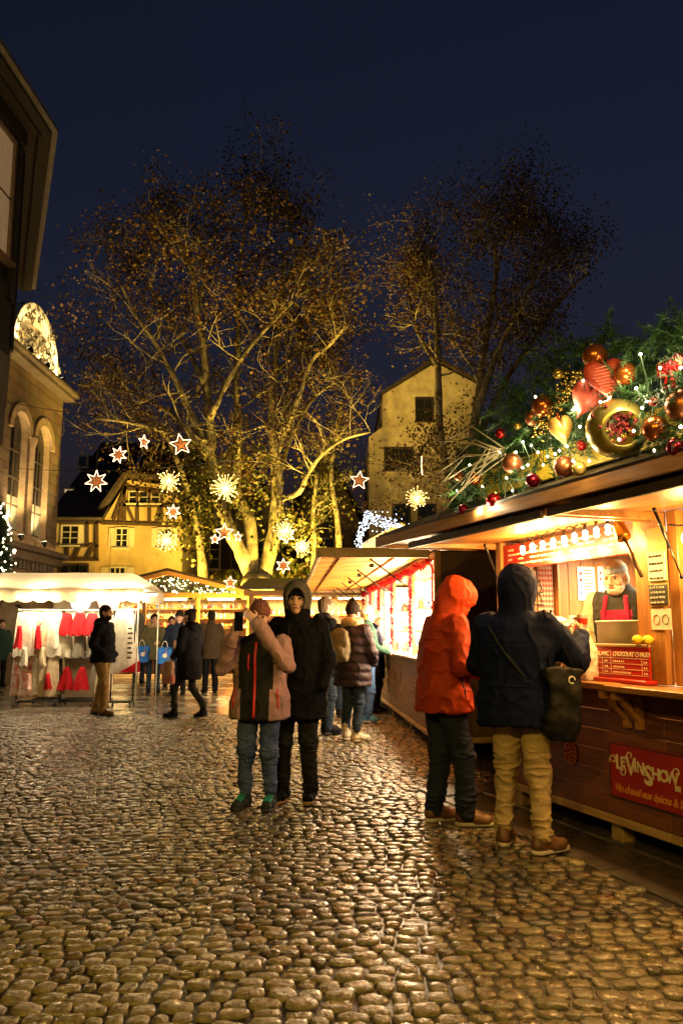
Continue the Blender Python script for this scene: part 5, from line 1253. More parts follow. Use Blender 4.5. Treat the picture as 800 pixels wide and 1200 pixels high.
m=MB(); m.prism([(rl,-.85,zW+.02),(rl,5.5,rtop),(rl,5.5,rtop+.1),(rl,-.9,zW+.14)],(xl+.3-rl,0,0)); m.obj('roof',M_TILE,hh)
m=MB(); m.prism([(xl-.25,-.4,zE-.05),(gx0-.02,-.4,zA+.1),(gx1+.05,-.4,zA-.05),(gx1+.05,-.4,zA+.10),(gx0-.1,-.4,zA+.25),(xl-.4,-.4,zE-.02)],(0,6.5,0)); m.obj('roof',M_TILE,hh)
m=MB(); m.prism([(xl+.31,1.2,zE+.2),(xl+.31,5.5,rtop),(xl+.31,5.5,rtop+.1),(xl+.31,1.1,zE+.3)],(xr-xl,0,0)); m.obj('roof',M_TILE,hh)
for px_,py_ in ((88,583),(104,545)):
    p=D(px_,py_,YH+1.9 if py_>560 else YH+3.6); c=(p.x+9.3,p.y-YH-.75,p.z); window(hh,c,.34,.42,(1,0,0),(0,-1,0),M_WFR,mat('attic_light',(.5,.4,.2),.6,emit=(1,.75,.35),estr=.30) if py_>560 else M_GLASS,1,1,name='roof_window'); m=MB(); m.box((c[0]-.25,c[1]+.01,c[2]-.3),(c[0]+.25,c[1]+1.3,c[2]+.29)); m.obj('dormer',M_TILE,hh)
# ---------------------------------------------------------------- pale gable house behind the stalls
YG=36.0
gh=thing('gable_house','tall pale house with a plain lit gable wall behind the trees','building',loc=(4,YG,0))
def Gp(px,py): p=D(px,py,YG); return Vector((p.x-4,0,p.z))
pts=[Gp(432,640),Gp(432,512),Gp(448,500),Gp(448,463),Gp(510,425),Gp(562,452),Gp(566,640)]
pts[0].z=0; pts[-1].z=0
M_GPL=mat('pale_render',(.42,.35,.25),.85,var=.35,scale=1.5,bump=.2,bscale=25)
m=MB(); m.prism(pts,(0,7,0)); m.obj('wall',M_GPL,gh)
a,b,c=Gp(446,464),Gp(510,422),Gp(572,456)
for P,Q in ((a,b),(b,c)): m=MB(); m.prism([(P.x,-.25,P.z),(Q.x,-.25,Q.z),(Q.x,-.25,Q.z+.14),(P.x,-.25,P.z+.14)],(0,7.5,0)); m.obj('roof',M_TILE,gh)
c=Gp(467,538); window(gh,(c.x,0,c.z),1.25,.95,(1,0,0),(0,-1,0),M_DTIM,M_GLASS,2,1)
for px_,py_ in ((497,480),(500,605),(470,605),(545,540)): c=Gp(px_,py_); window(gh,(c.x,0,c.z),.75,1.0,(1,0,0),(0,-1,0),M_DTIM,M_GLASS,2,2)
# ---------------------------------------------------------------- dim houses closing the square
def dim_house(label,px0,px1,Y,zt,za,col,seed,wins_):
    x0=D(px0,700,Y).x; x1=D(px1,700,Y).x; r=thing('town_house',label,'building',loc=((x0+x1)/2,Y,0)); hw_=(x1-x0)/2
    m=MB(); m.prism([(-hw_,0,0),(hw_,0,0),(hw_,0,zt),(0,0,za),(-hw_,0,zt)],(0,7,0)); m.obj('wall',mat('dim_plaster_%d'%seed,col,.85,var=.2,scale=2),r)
    for sx in (-1,1): m=MB(); m.prism([(0,-.3,za+.02),(sx*(hw_+.3),-.3,zt-.1),(sx*(hw_+.3),-.3,zt+.08),(0,-.3,za+.2)],(0,7.5,0)); m.obj('roof',M_TILE,r)
    for (x,z) in wins_: window(r,(x*hw_,0,z),.9,1.3,(1,0,0),(0,-1,0),M_WFR,M_GLASS,2,3,shutters=M_DTIM)
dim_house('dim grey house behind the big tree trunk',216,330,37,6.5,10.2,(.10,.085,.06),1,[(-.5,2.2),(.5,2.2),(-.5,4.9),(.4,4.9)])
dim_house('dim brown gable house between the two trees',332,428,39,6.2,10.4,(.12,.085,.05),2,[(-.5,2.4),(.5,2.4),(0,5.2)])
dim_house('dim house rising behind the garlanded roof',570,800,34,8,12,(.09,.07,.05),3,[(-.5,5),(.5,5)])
# ---------------------------------------------------------------- trees
def bark_mat():
    m,t,b=node_mat('plane_bark'); N=t.nodes.new; L=t.links.new; tc=N('ShaderNodeTexCoord'); nz=N('ShaderNodeTexNoise'); nz.inputs['Scale'].default_value=2.2; nz.inputs['Detail'].default_value=5; nz.inputs['Roughness'].default_value=.7; L(tc.outputs['Object'],nz.inputs[0])
    rp=N('ShaderNodeValToRGB'); e=rp.color_ramp.elements; e[0].position=.38; e[0].color=(.13,.11,.065,1); e[1].position=.62; e[1].color=(.46,.40,.25,1); x=e.new(.5); x.color=(.28,.24,.14,1); L(nz.outputs[0],rp.inputs[0]); L(rp.outputs[0],b.inputs['Base Color']); b.inputs['Roughness'].default_value=.85
    bp=N('ShaderNodeBump'); bp.inputs['Strength'].default_value=.6; bp.inputs['Distance'].default_value=.04; L(nz.outputs[0],bp.inputs['Height']); L(bp.outputs[0],b.inputs['Normal']); return m
M_BARK=bark_mat()
def leaf_mat(name,cols):
    m,t,b=node_mat(name); N=t.nodes.new; L=t.links.new; g=N('ShaderNodeNewGeometry'); rp=N('ShaderNodeValToRGB'); e=rp.color_ramp.elements
    e[0].color=(*cols[0],1); e[1].color=(*cols[-1],1)
    for i,c in enumerate(cols[1:-1]): x=e.new((i+1)/(len(cols)-1)); x.color=(*c,1)
    L(g.outputs['Random Per Island'],rp.inputs[0]); L(rp.outputs[0],b.inputs['Base Color']); b.inputs['Roughness'].default_value=.55
    tr=N('ShaderNodeBsdfTranslucent'); L(rp.outputs[0],tr.inputs[0]); mx=N('ShaderNodeMixShader'); mx.inputs[0].default_value=.3; L(b.outputs[0],mx.inputs[1]); L(tr.outputs[0],mx.inputs[2]); L(mx.outputs[0],t.nodes['Material Output'].inputs[0]); return m
M_LEAF=leaf_mat('autumn_leaves',[(.07,.035,.009),(.12,.05,.010),(.045,.025,.008),(.085,.06,.013),(.14,.06,.010)])
M_LEAFG=leaf_mat('yellow_green_leaves',[(.09,.11,.015),(.16,.12,.02),(.06,.09,.015),(.14,.09,.015)])
class Tree:
    def __init__(s,seed): s.r=random.Random(seed); s.b=MB(); s.tips=[]
    def limb(s,pts,r0,r1,n=9):
        pts=[Vector(p) for p in pts]; out_=[]
        for i in range(len(pts)-1):
            p0=pts[max(i-1,0)];p1=pts[i];p2=pts[i+1];p3=pts[min(i+2,len(pts)-1)]
            for k in range(4):
                t=k/4; out_.append(.5*((2*p1)+(p2-p0)*t+(2*p0-5*p1+4*p2-p3)*t*t+(3*p1-p0-3*p2+p3)*t**3))
        out_.append(pts[-1]); N_=len(out_)
        rad=[(r0+(r1-r0)*(i/(N_-1))**.8)*(1+.10*sin(i*2.1)) for i in range(N_)]
        s.b.tube(out_,rad,n); return out_,rad
    def twig(s,p,d,L,r,depth):
        R=s.r; k=4 if depth else 3; pts=[Vector(p)]; dd=Vector(d).normalized()
        for i in range(k):
            dd=(dd+Vector((R.gauss(0,.22),R.gauss(0,.22),R.gauss(0.06,.20)))).normalized(); pts.append(pts[-1]+dd*L/k)
        s.b.tube(pts,[r*(1-.75*i/k) for i in range(k+1)],5 if depth else 4,cap=False)
        if depth==0: s.tips+=pts[1:]
        else:
            if depth==1: s.tips+=pts[2:]
            for i in range(R.randint(3,4) if depth>1 else R.randint(3,5)):
                q=pts[R.randint(1,k)]; nd=(dd+Vector((R.gauss(0,.75),R.gauss(0,.75),R.gauss(.15,.6)))).normalized(); s.twig(q,nd,L*R.uniform(.5,.75),r*.5,depth-1)
    def grow(s,path,rad,n,L,inside,lo=.3,up=.45):
        R=s.r
        for _ in range(n):
            i=R.randint(int(len(path)*lo),len(path)-1); p=path[i]; t=(path[min(i+1,len(path)-1)]-path[max(i-1,0)]).normalized()
            for _try in range(6):
                d=(t*.5+Vector((R.gauss(0,1),R.gauss(0,1),R.gauss(up,.8)))).normalized()
                if inside(p+d*L*1.2): break
            s.twig(p,d,L*R.uniform(.7,1.25),max(.015,rad[i]*.38),2)
    def leaves(s,n,size,spread,inside=None,low=None):
        R=s.r; m=MB(); vs=[]; c=0
        for _ in range(n):
            p=R.choice(s.tips)+Vector((R.gauss(0,spread),R.gauss(0,spread),R.gauss(-.03,spread)))
            if low is not None and low(p): continue
            a=Vector((R.gauss(0,1),R.gauss(0,1),R.gauss(-.5,.7))).normalized()*size*R.uniform(.6,1.15); b=a.orthogonal().normalized(); b.rotate(Matrix.Rotation(R.uniform(0,6.28),3,a.normalized())); b*=a.length*.55
            cv=a.cross(b).normalized()*a.length*.12
            m.add([p,p+a*.35+b+cv,p+a*.62+b*.5,p+a*1.05,p+a*.62-b*.5,p+a*.35-b+cv],[(0,1,2,3),(0,3,4,5)])
        return m
def px_limb(pts,Y0,Y1):
    k=len(pts)-1; return [D(a,b,Y0+(Y1-Y0)*i/k) for i,(a,b) in enumerate(pts)]
YT=27.0
t1=Tree(5); base=Vector((D(302,700,YT).x,YT,0)); cen=D(245,390,YT)
ins1=lambda p: ((p.x-cen.x)/5.9)**2+((p.y-YT)/5.0)**2+((p.z-cen.z)/6.0)**2<1
jn=D(302,684,YT)
t1.limb([base,base.lerp(jn,.5),jn+Vector((0,0,.3))],.62,.52,14)
LIMBS=[([(300,690),(284,650),(269,620),(250,560),(246,500),(239,413),(231,366),(224,313),(207,282)],YT,YT-.6,.34,.07),
 ([(297,680),(292,610),(277,575),(279,500),(277,455),(279,380),(280,320)],YT,YT+.8,.30,.06),
 ([(306,684),(319,636),(325,583),(322,533),(318,497),(323,423),(329,350),(334,297)],YT,YT-.2,.33,.06),
 ([(250,560),(240,520),(224,486),(208,450),(182,402),(161,371),(140,330)],YT-.1,YT-1.8,.20,.04),
 ([(245,540),(215,498),(187,476),(145,458),(92,450)],YT-.1,YT+1.0,.15,.035),
 ([(240,450),(215,400),(197,371),(165,320),(145,292)],YT-.4,YT+1.5,.13,.03),
 ([(246,490),(271,439),(292,408),(318,379),(345,352)],YT-.4,YT-2.0,.14,.03),
 ([(323,440),(340,420),(355,408),(378,400),(400,385)],YT-.2,YT+1.5,.11,.03),
 ([(324,530),(350,465),(365,423),(389,402),(405,380)],YT,YT-1.4,.14,.03),
 ([(326,560),(339,518),(360,476),(381,455),(400,440)],YT,YT+1.8,.12,.03),
 ([(327,585),(350,577),(360,557),(376,534),(402,515),(434,506)],YT,YT-.8,.14,.04),
 ([(231,366),(240,320),(236,290),(228,262)],YT-.4,YT+.5,.10,.04),
 ([(235,527),(190,505),(150,495),(110,490)],YT-.2,YT-1.5,.12,.03),
 ([(329,350),(345,310),(360,280),(370,250)],YT-.2,YT+.6,.09,.03),
 ([(280,320),(285,280),(290,240),(288,215)],YT+.8,YT+.6,.08,.025)]
for pts,y0,y1,r0,r1 in LIMBS:
    path,rad=t1.limb(px_limb(pts,y0,y1),r0*.85,r1*1.1,8); t1.grow(path,rad,10,1.7,ins1,.40)
tr1=thing('plane_tree','big many-stemmed plane tree with sparse brown leaves lit from below','tree',loc=(0,0,0))
tr1.location=base
def shift(mb,b): mb.v=[(x-b.x,y-b.y,z-b.z) for x,y,z in mb.v]; return mb

for _ in range(5200):                       # clumps of twiglets filling the dome
    v=Vector((t1.r.gauss(0,1),t1.r.gauss(0,1),t1.r.gauss(0,1))).normalized()*t1.r.uniform(.45,1)**.5; p=Vector((cen.x+v.x*5.7,YT+v.y*4.6,cen.z-.3+v.z*5.9))
    if sin(p.x*1.7)+sin(p.z*1.5+p.x)+sin(p.y*1.3+p.z*.7)>-.1: t1.tips.append(p)
lv=t1.leaves(40000,.105,.24,low=lambda p: p.y<YT-.6 and p.z<11 and t1.r.random()<.72); lowtips=[p for p in t1.tips if p.z<7.5]
shift(t1.b,base).obj('trunk',M_BARK,tr1,True); shift(lv,base).obj('crown',M_LEAF,tr1)
t1.tips=[p for p in lowtips] or t1.tips; extra=[]
for i in range(120):
    a,b=t1.r.choice([((250,560),(207,540)),((262,600),(240,575)),((270,620),(300,560)),((325,600),(360,640)),((225,560),(205,600)),((330,560),(300,520)),((215,640),(240,600))]); t_=t1.r.random(); p=D(a[0]+(b[0]-a[0])*t_+t1.r.gauss(0,10),a[1]+(b[1]-a[1])*t_+t1.r.gauss(0,12),YT+t1.r.uniform(-1.8,.3)); extra.append(p)
t1.tips=extra; lv=t1.leaves(1900,.15,.32); shift(lv,base).obj('lit_low_foliage',M_LEAFG,tr1)  # brighter yellow-green puts the lamp glow round the trunk into the leaf colour
# second tree, mostly dark
Y2=23.5; t2=Tree(9); b2=Vector((D(545,700,Y2).x,Y2,0)); cen2=D(585,345,Y2); ins2=lambda p: ((p.x-cen2.x)/3.5)**2+((p.y-Y2)/3.4)**2+((p.z-cen2.z)/4.2)**2<1
t2.limb([b2,b2+Vector((0,0,2.5)),D(543,590,Y2)],.42,.34,12)
for pts,y0,y1,r0,r1 in [([(543,600),(525,560),(515,500),(513,423),(511,378),(506,322),(500,290)],Y2,Y2-.5,.22,.05),([(545,600),(553,520),(559,468),(568,405),(577,355),(585,300)],Y2,Y2+.6,.22,.05),([(545,590),(555,500),(575,432),(593,391),(616,346),(640,300)],Y2,Y2-.8,.20,.04),([(556,520),(590,450),(620,405),(660,346),(690,320)],Y2,Y2+1.2,.15,.04),([(513,430),(490,390),(478,340),(480,300)],Y2-.3,Y2+.8,.10,.03),([(577,355),(580,300),(570,250)],Y2+.4,Y2,.09,.03),([(616,346),(640,290),(635,240)],Y2-.6,Y2,.08,.03),([(523,545),(500,520),(487,545),(483,560)],Y2,Y2-.6,.08,.04)]:
    path,rad=t2.limb(px_limb(pts,y0,y1),r0*.8,r1,8); t2.grow(path,rad,12,1.3,ins2,.45)
tr2=thing('plane_tree','darker plane tree with brown leaves standing behind the garlanded roof','tree',loc=b2)
lv=t2.leaves(24000,.085,.28); shift(t2.b,b2).obj('trunk',M_BARK,tr2,True); shift(lv,b2).obj('crown',M_LEAF,tr2)
for k,(lb,pts,Y,r0) in enumerate((('thin bare trunk leaning beside the far stall roof',[(394,700),(397,650),(395,610),(388,560),(392,520),(400,470)],29,.17),('short mossy trunk half hidden behind the star lights',[(366,700),(368,650),(367,600),(372,550)],28.5,.20),('dark leaning trunk beside the ochre house',[(240,715),(236,650),(228,600),(210,545),(190,500)],28.5,.28))):
    t=Tree(30+k); pl=px_limb(pts,Y,Y+.3); bb=Vector((pl[0].x,Y,0)); path,rad=t.limb([bb]+pl,r0,.06,9); t.grow(path,rad,5,.9,lambda p:True,.5); r=thing('slim_tree',lb,'tree',loc=bb); lv=t.leaves(500,.12,.3); shift(t.b,bb).obj('trunk',M_BARK,r,True); shift(lv,bb).obj('crown',M_LEAFG,r)
flood('floodlight on the ground between the two far stalls lighting the big tree',(-2.58,23.2,0),(-.18,.40,1),3300,YEL,95)
flood('floodlight on the ground behind the lean-to stall lighting the big tree',(base.x+1.6,YT-2.2,0),(-.25,.30,1),4300,YEL,115)
flood('floodlight on the ground behind the gabled stall lighting the big tree',(base.x-2.2,YT-1.2,0),(.05,.20,1),3300,YEL,120)
flood('floodlight behind the stalls lighting the dark plane tree and pale house',(b2.x-1.8,Y2+.6,0),(.05,.30,1),1200,YEL,110)
flood('floodlight lighting the ochre half-timbered front',(-7.0,27.2,0),(-.30,1,.75),140,YEL,105)
# dark evergreen bushes behind the stalls
for k,(px_,py_,Y,rr_,zz_) in enumerate(((385,650,30,1.6,1.7),(345,655,29.5,1.3,1.5),(270,665,29,1.4,1.4))):
    c=D(px_,py_,Y); r_=random.Random(70+k); m=MB()
    for i in range(1500):
        v=Vector((r_.gauss(0,1),r_.gauss(0,1),r_.gauss(0,1))).normalized()*r_.random()**.4; p=Vector((v.x*rr_,v.y*rr_,c.z*.55+v.z*zz_*1.15)); a=Vector((r_.gauss(0,1),r_.gauss(0,1),r_.gauss(0,1))).normalized()*.13; b=a.orthogonal().normalized()*.07
        m.add([p-a,p+b,p+a,p-b],[(0,1,2,3)])
    bu=thing('evergreen_bush',['dense bush right of the big trunk','dense bush under the sunburst lights','dense bush left of the big trunk'][k],'bush',loc=(c.x,Y,0)); m.obj('foliage',M_LEAFG,bu); mm=MB(); mm.tube([(0,0,0),(0.05,0,c.z*.6)],[.08,.04],6); mm.obj('stem',M_BARK,bu)
# conifer with lights at the left edge
c=G(2,770); c=D(-6,650,19.0); r_=random.Random(77); m=MB(); m2=MB()
for i in range(1600):
    t=r_.random(); a=r_.uniform(0,6.28); rad_=.5*(1-t)**.8*r_.uniform(.5,1)+.05; z=2.35+t*2.1; p=Vector((rad_*cos(a),rad_*sin(a),z)); d=Vector((cos(a),sin(a),-.2))*.16; s_=Vector((-sin(a),cos(a),.3))*.05
    m.add([p-d,p+s_,p+d,p-s_],[(0,1,2,3)])
    if i%11==0: m2.ball(p+d*.9,.02,5,4)
cf=thing('lit_conifer','small fir tree wrapped in white fairy lights beside the hall','tree',loc=(c.x,19.0,0)); m.obj('foliage',M_FIR,cf); m2.obj('fairy_lights',mat('fairy_white',(1,.9,.8),.3,var=0,emit=(1,.74,.42),estr=7,sample=False),cf); mm=MB(); mm.tube([(0,0,0),(0,0,4.4)],[.07,.02],7); mm.obj('trunk',M_BARK,cf)
# ---------------------------------------------------------------- star and sunburst lights on wires
M_STAR=mat('star_tube',(1,.8,.6),.3,var=0,emit=(1.0,.58,.30),estr=2.0,sample=False); M_AMB=mat('star_amber',(.5,.16,.04),.5,var=.1,emit=(1.0,.30,.06),estr=.12,sample=False); M_CORE=mat('burst_core',(1,.8,.4),.3,var=0,emit=(1,.62,.17),estr=5,sample=False); M_RAY=mat('burst_ray',(1,.8,.4),.3,var=0,emit=(1,.55,.12),estr=.8,sample=False)
def star(px,py,Rpx,n,label,Y=20.0,yaw=0,rot=0,cord=.6,group=None):
    c=D(px,py,Y); R=Rpx*Y/FPX; r=thing('star_light',label,'star light',loc=c,group=group); r.rotation_euler=(0,rot,yaw)
    pts=[Vector(((R if k%2==0 else R*.45)*sin(pi*k/n),0,(R if k%2==0 else R*.45)*cos(pi*k/n))) for k in range(2*n)]
    m=MB()
    for i in range(2*n): m.tube([pts[i],pts[(i+1)%(2*n)]],max(.009,R*.032),5)
    m.obj('light_tube',M_STAR,r)
    m=MB(); inn=[p*.62 for p in pts]; m.add([(0,-.03,0)]+[(p.x,0,p.z) for p in inn],[(0,i+1,(i+1)%(2*n)+1) for i in range(2*n)]); m.add([(0,.03,0)]+[(p.x,0,p.z) for p in inn],[(0,(i+1)%(2*n)+1,i+1) for i in range(2*n)]); m.obj('amber_panel',M_AMB,r)
    MB().tube([(0,0,R),(0,0,R+cord)],.006,4).obj('cord',M_WIRE,r)
    return r
def burst(px,py,Rpx,label,Y=20.0,cord=.5,e=11):
    c=D(px,py,Y); R=Rpx*Y/FPX; r=thing('sunburst_light',label,'sunburst light',loc=c); q=random.Random(int(px)); m=MB(); m2=MB()
    for i in range(50):
        z=1-2*(i+.5)/50; a=i*2.39996; v=Vector((sqrt(1-z*z)*cos(a),sqrt(1-z*z)*sin(a),z)); L_=R*q.uniform(.55,1.15); m.tube([v*R*.2,v*L_],[.007,.003],4,cap=False); m2.ball(v*L_,.011,5,4)
    m.obj('rays',M_RAY,r,kind='stuff'); m2.obj('ray_tips',M_CORE,r,kind='stuff'); mm=MB(); mm.ball((0,0,0),R*.15,10,8); mm.obj('core',M_CORE,r,True)
    MB().tube([(0,0,R),(0,0,R+cord)],.006,4).obj('cord',M_WIRE,r); lamp('burst_glow',r,(0,-R*1.2,0),e,(1,.7,.28),size=.15); return r
star(212,521,13.5,5,'large five-pointed star light high beside the big trunk',yaw=.2,rot=-.2)
star(169,518,9,5,'small five-pointed star turned half sideways on the high wire',yaw=1.0)
star(139,533,10.5,7,'seven-pointed star light below the high wire near the dark roof',rot=.2)
star(113,564,13.5,7,'larger seven-pointed star light in front of the dark roof')
star(203,600,9,7,'small seven-pointed star between two sunburst lights')
star(421,563,11.5,5,'five-pointed star light hanging alone beside the pale gable wall',Y=21,rot=.1)
star(263,624,11,5,'five-pointed star hanging in front of the left stem')
star(252,632,6,5,'tiny five-pointed star touching a bigger star',Y=20.4,yaw=.5)
star(279,629,6,5,'tiny star between the left stem and the middle stem',Y=20.3,yaw=.8)
star(336,627,10,6,'star light touching a sunburst beside the right stem',Y=20.2)
star(332,663,9,6,'faint star low among leaves right of the trunk',Y=21)
star(494,546,12,5,'thin star seen edge-on in front of the pale wall',Y=21,yaw=1.42)
star(128,682,8,6,'small star above the ridge of the far stall',Y=22.5,cord=1.2)
star(270,683,8,5,'small star on the right slope of the far stall roof',Y=22.8,cord=1)
burst(198,564,14.5,'bright sunburst light under the high star'); burst(195,634,12.5,'sunburst light in front of the ochre shutters'); burst(264,573,19,'largest sunburst light against the left stem',e=45); burst(334,622,13,'sunburst light against the right stem'); burst(354,641,10.5,'small sunburst light above the planked awning'); burst(488,584,13.5,'sunburst light in front of the pale gable house',Y=21)
def span(label,pts,r=.009):
    b=Vector(pts[0]); m=MB(); P=[]
    for i in range(len(pts)-1):
        p,q=Vector(pts[i]),Vector(pts[i+1])
        for k in range(8): t=k/8; P.append(p.lerp(q,t)-b-Vector((0,0,.25*4*t*(1-t)*(q-p).length/9)))
    P.append(Vector(pts[-1])-b); m.tube(P,r,4); m.obj('suspension_wire',M_WIRE,None,loc=b,label=label,cat='wire')
span('thin wire from the hall wall to the big tree carrying stars',[Vector((XC+.0,20.0,D(0,470,20).z)),D(250,495,20),D(330,540,21)])
span('lower thin wire from the hall wall across to the trunk',[Vector((XC,20.3,D(0,548,20.3).z)),D(264,540,20),D(440,540,21)],.008)
span('thin wire from the big tree to the pale gable house',[D(330,560,20.2),D(434,535,21),D(560,555,36)],.008)
# blue-white light arch and the small white marquee under it
r_=random.Random(12); m=MB(); ap=[(419,645),(422,620),(430,603),(446,607),(463,612),(482,622)]; la=D(419,645,25); P=[D(a,b,25)-la for a,b in ap]
for i in range(430):
    t=r_.random()*(len(P)-1); k=min(int(t),len(P)-2); p=P[k].lerp(P[k+1],t-k)+Vector((r_.gauss(0,.05),r_.gauss(0,.12),r_.gauss(-.10,.13))); m.ball(p,.013,5,4)
ar=thing('light_arch','arch of dense blue-white fairy lights over the white marquee','light arch',loc=la); MB().tube([Vector((0,0,-la.z))]+P+[Vector((P[-1].x,0,-la.z))],.03,6).obj('arch_frame',M_STEEL,ar); o=m.obj('fairy_lights',mat('fairy_blue',(.8,.9,1),.3,var=0,emit=(.55,.72,1.0),estr=4.5,sample=False),ar); o['kind']='stuff'
lamp('arch_glow',ar,(P[2]+P[4])/2+Vector((0,-.4,-.2)),18,(.6,.78,1),size=.4)
mq=thing('white_marquee','small white marquee with peaked roof under the light arch','marquee',loc=(D(470,690,26.5).x,26.5,0)); zt_=D(470,640,26.5).z
m=MB(); m.add([(-1.3,-1,zt_),(1.3,-1,zt_),(1.3,1,zt_),(-1.3,1,zt_),(0,0,zt_+.8),(-1.3,-1,zt_-.25),(1.3,-1,zt_-.25),(1.3,1,zt_-.25),(-1.3,1,zt_-.25)],[(0,1,4),(1,2,4),(2,3,4),(3,0,4),(0,5,6,1),(1,6,7,2),(2,7,8,3),(3,8,5,0)]); m.obj('roof',M_CANV,mq)
for x in (-1.25,1.25):
    for y in (-.95,.95): MB().tube([(x,y,0),(x,y,zt_)],.03,6).obj('pole',M_WHITE,mq)
# a second lit stall edge glimpsed at far left with blue lights
# ---------------------------------------------------------------- garland on the wine stall
rg=random.Random(21); NE=[]
def sprig(rnd,L):
    tris=[]; 
    for i in range(58):
        t=.08+.92*i/58; y=L*t; a=rnd.uniform(0,6.28); ln=.052*(1-.45*t)*rnd.uniform(.8,1.2); d=Vector((cos(a)*.85,.62,sin(a)*.85)).normalized()*ln; s_=Vector((-sin(a),0,cos(a)))*.0028; p=Vector((0,y,0)); tris.append((p-s_,p+s_,p+d))
    return tris
SP=[sprig(rg,.26) for _ in range(8)]
poly_top=[(528,592),(545,545),(565,500),(600,455),(640,410),(680,392),(700,388),(760,392),(810,375),(900,360),(960,360)]
def ytop(px): 
    for (a,b),(c,d) in zip(poly_top[:-1],poly_top[1:]):
        if a<=px<=c: return b+(d-b)*(px-a)/(c-a)
def ybot(px): return 611-.289*(px-520)+4
gv=[]; gf=[]; spots=[]
while len(spots)<1150:
    px=rg.uniform(530,940); yt,yb=ytop(px),ybot(px); py=yt+(yb-yt)*rg.random()
    if 640<px<745 and py>yb-38-rg.uniform(-6,6): 
        if rg.random()<.85: continue
    w_=rg.uniform(.25,.86); q=s1(px,py,w_)
    if q.z<2.30+(.9-w_)*.4-.0: continue
    spots.append(q)
    d=Vector((rg.gauss(.0,.8),rg.uniform(.2,1.3),rg.gauss(-.15,.7))).normalized(); M=d.to_track_quat('Y','Z').to_matrix(); M=M@Matrix.Rotation(rg.uniform(0,6.28),3,'Y'); sc_=rg.uniform(.8,1.35)
    for tri in rg.choice(SP):
        k=len(gv)
        for v in tri: gv.append(tuple(q-d*.12+M@(v*sc_)))
        gf.append((k,k+1,k+2))
    # stem
gm=thing('fir_garland','thick fir branch garland heaped on the roof edge of the wine stall','garland',loc=S1O,rz=S1R)
me=bpy.data.meshes.new('fir_branches'); me.from_pydata(gv,[],gf); o=obj('fir_branches',me,M_FIR,gm); o['kind']='stuff'
m=MB(); m.tube([s1(px,ybot(px)-18,.35) for px in range(540,941,20)],.10,8); m.obj('garland_core',M_EDGE,gm)
def wl(p): return S1O+Matrix.Rotation(S1R,3,'Z')@Vector(p)
def gloss(n,c,metal=.85,rough=.22): return mat(n,c,rough,metal=metal,var=.12,scale=20)
B_OR=gloss('bauble_orange',(.62,.16,.03)); B_RED=gloss('bauble_red',(.55,.02,.02)); B_DR=gloss('bauble_wine',(.28,.01,.03)); B_GO=gloss('bauble_gold',(.72,.48,.10)); B_BR=gloss('bauble_copper',(.38,.12,.04),.8,.35)
def bauble(px,py,rpx,m_,label,w_=.88):
    q=s1(px,py,w_); c=wl(q); d=(c-Vector((0,0,CAM_H))).length; R=rpx*d/FPX*.98; r=thing('bauble',label,'bauble',loc=c); r.rotation_euler=(random.uniform(-.3,.3),random.uniform(-.3,.3),0)
    m=MB(); m.ball((0,0,0),R,24,16); m.obj('ball',m_,r,True); m=MB(); m.lathe([(R*.22,0),(R*.22,R*.16),(R*.1,R*.2)],(0,0,R*.95),10); m.obj('cap',B_GO,r); MB().tube([(0,0,R*1.1),(0,R*.12,R*1.3),(0,0,R*1.5)],.003,4).obj('hook',M_WIRE,r); return r
bauble(697,418,14,B_OR,'copper-red bauble on top of the woven red heart'); bauble(732,438,12.5,B_OR,'speckled copper bauble right of the woven red heart'); bauble(636,476,12.5,B_OR,'copper-orange bauble left of the gold berry spray'); bauble(623,490,8.5,B_BR,'dull copper bauble tucked under a brighter one'); bauble(661,547,12.5,B_BR,'copper bauble low by the lit roof panel'); bauble(678,549,8.5,B_GO,'small gold bauble low by the lit roof panel'); bauble(600,543,12,B_BR,'dull brown bauble among the white twigs'); bauble(624,563,8.5,B_DR,'dark wine-red bauble near the roof edge'); bauble(578,586,8.5,B_RED,'bright red bauble low at the thin end of the garland'); bauble(556,561,7.5,B_OR,'small orange bauble crossed by white twigs'); bauble(538,558,6,B_BR,'faint brown bauble at the garland tip'); bauble(768,503,14.5,B_OR,'speckled orange bauble right of the big gold ball'); bauble(791,524,10,B_DR,'wine-red bauble at the roof edge right of the big ball'); bauble(543,597,6.5,B_DR,'small dark red bauble at the very end of the garland'); bauble(654,438,6.5,B_GO,'small shiny gold bauble left of the woven heart'); bauble(586,508,6,B_RED,'tiny red bauble high on the thin end'); bauble(606,499,4.5,B_GO,'tiny gold bauble above the white twigs'); bauble(799,475,18,B_BR,'large dull bronze bauble with pale ornament'); bauble(681,522,6,B_RED,'small red bauble beside the big gold ball',.84); bauble(766,471,5.5,B_RED,'tiny red bauble beside the bronze bauble')
# big gold ball cut open with red flowers inside
q=s1(722,502,.86); c=wl(q); R=33*(c-Vector((0,0,CAM_H))).length/FPX
bb=thing('open_gold_ball','big gold ball ornament cut open with dark red flowers inside','ornament',loc=c)
fc=(Vector((0,0,CAM_H))-c).normalized(); fc=Vector((fc.x+.25,fc.y,fc.z-.0)).normalized(); Mq=fc.to_track_quat('Z','Y').to_matrix().to_4x4()
m=MB(); prof=[(R*sin(t),R*cos(t)) for t in np.linspace(pi,.62,16)]+[(R*.96*sin(t),R*.96*cos(t)) for t in np.linspace(.62,pi*.98,16)]; m.lathe(prof,(0,0,0),28); me=m.mesh('shell',True); me.transform(Mq); obj('shell',me,gloss('shell_gold',(.60,.47,.12),.75,.28),bb)
m=MB(); r_=random.Random(2)
for i in range(70):
    v=Vector((r_.gauss(0,.28),r_.gauss(.1,.28),r_.gauss(.45,.2)))*R; m.ball(Mq@v,R*.07,6,5)
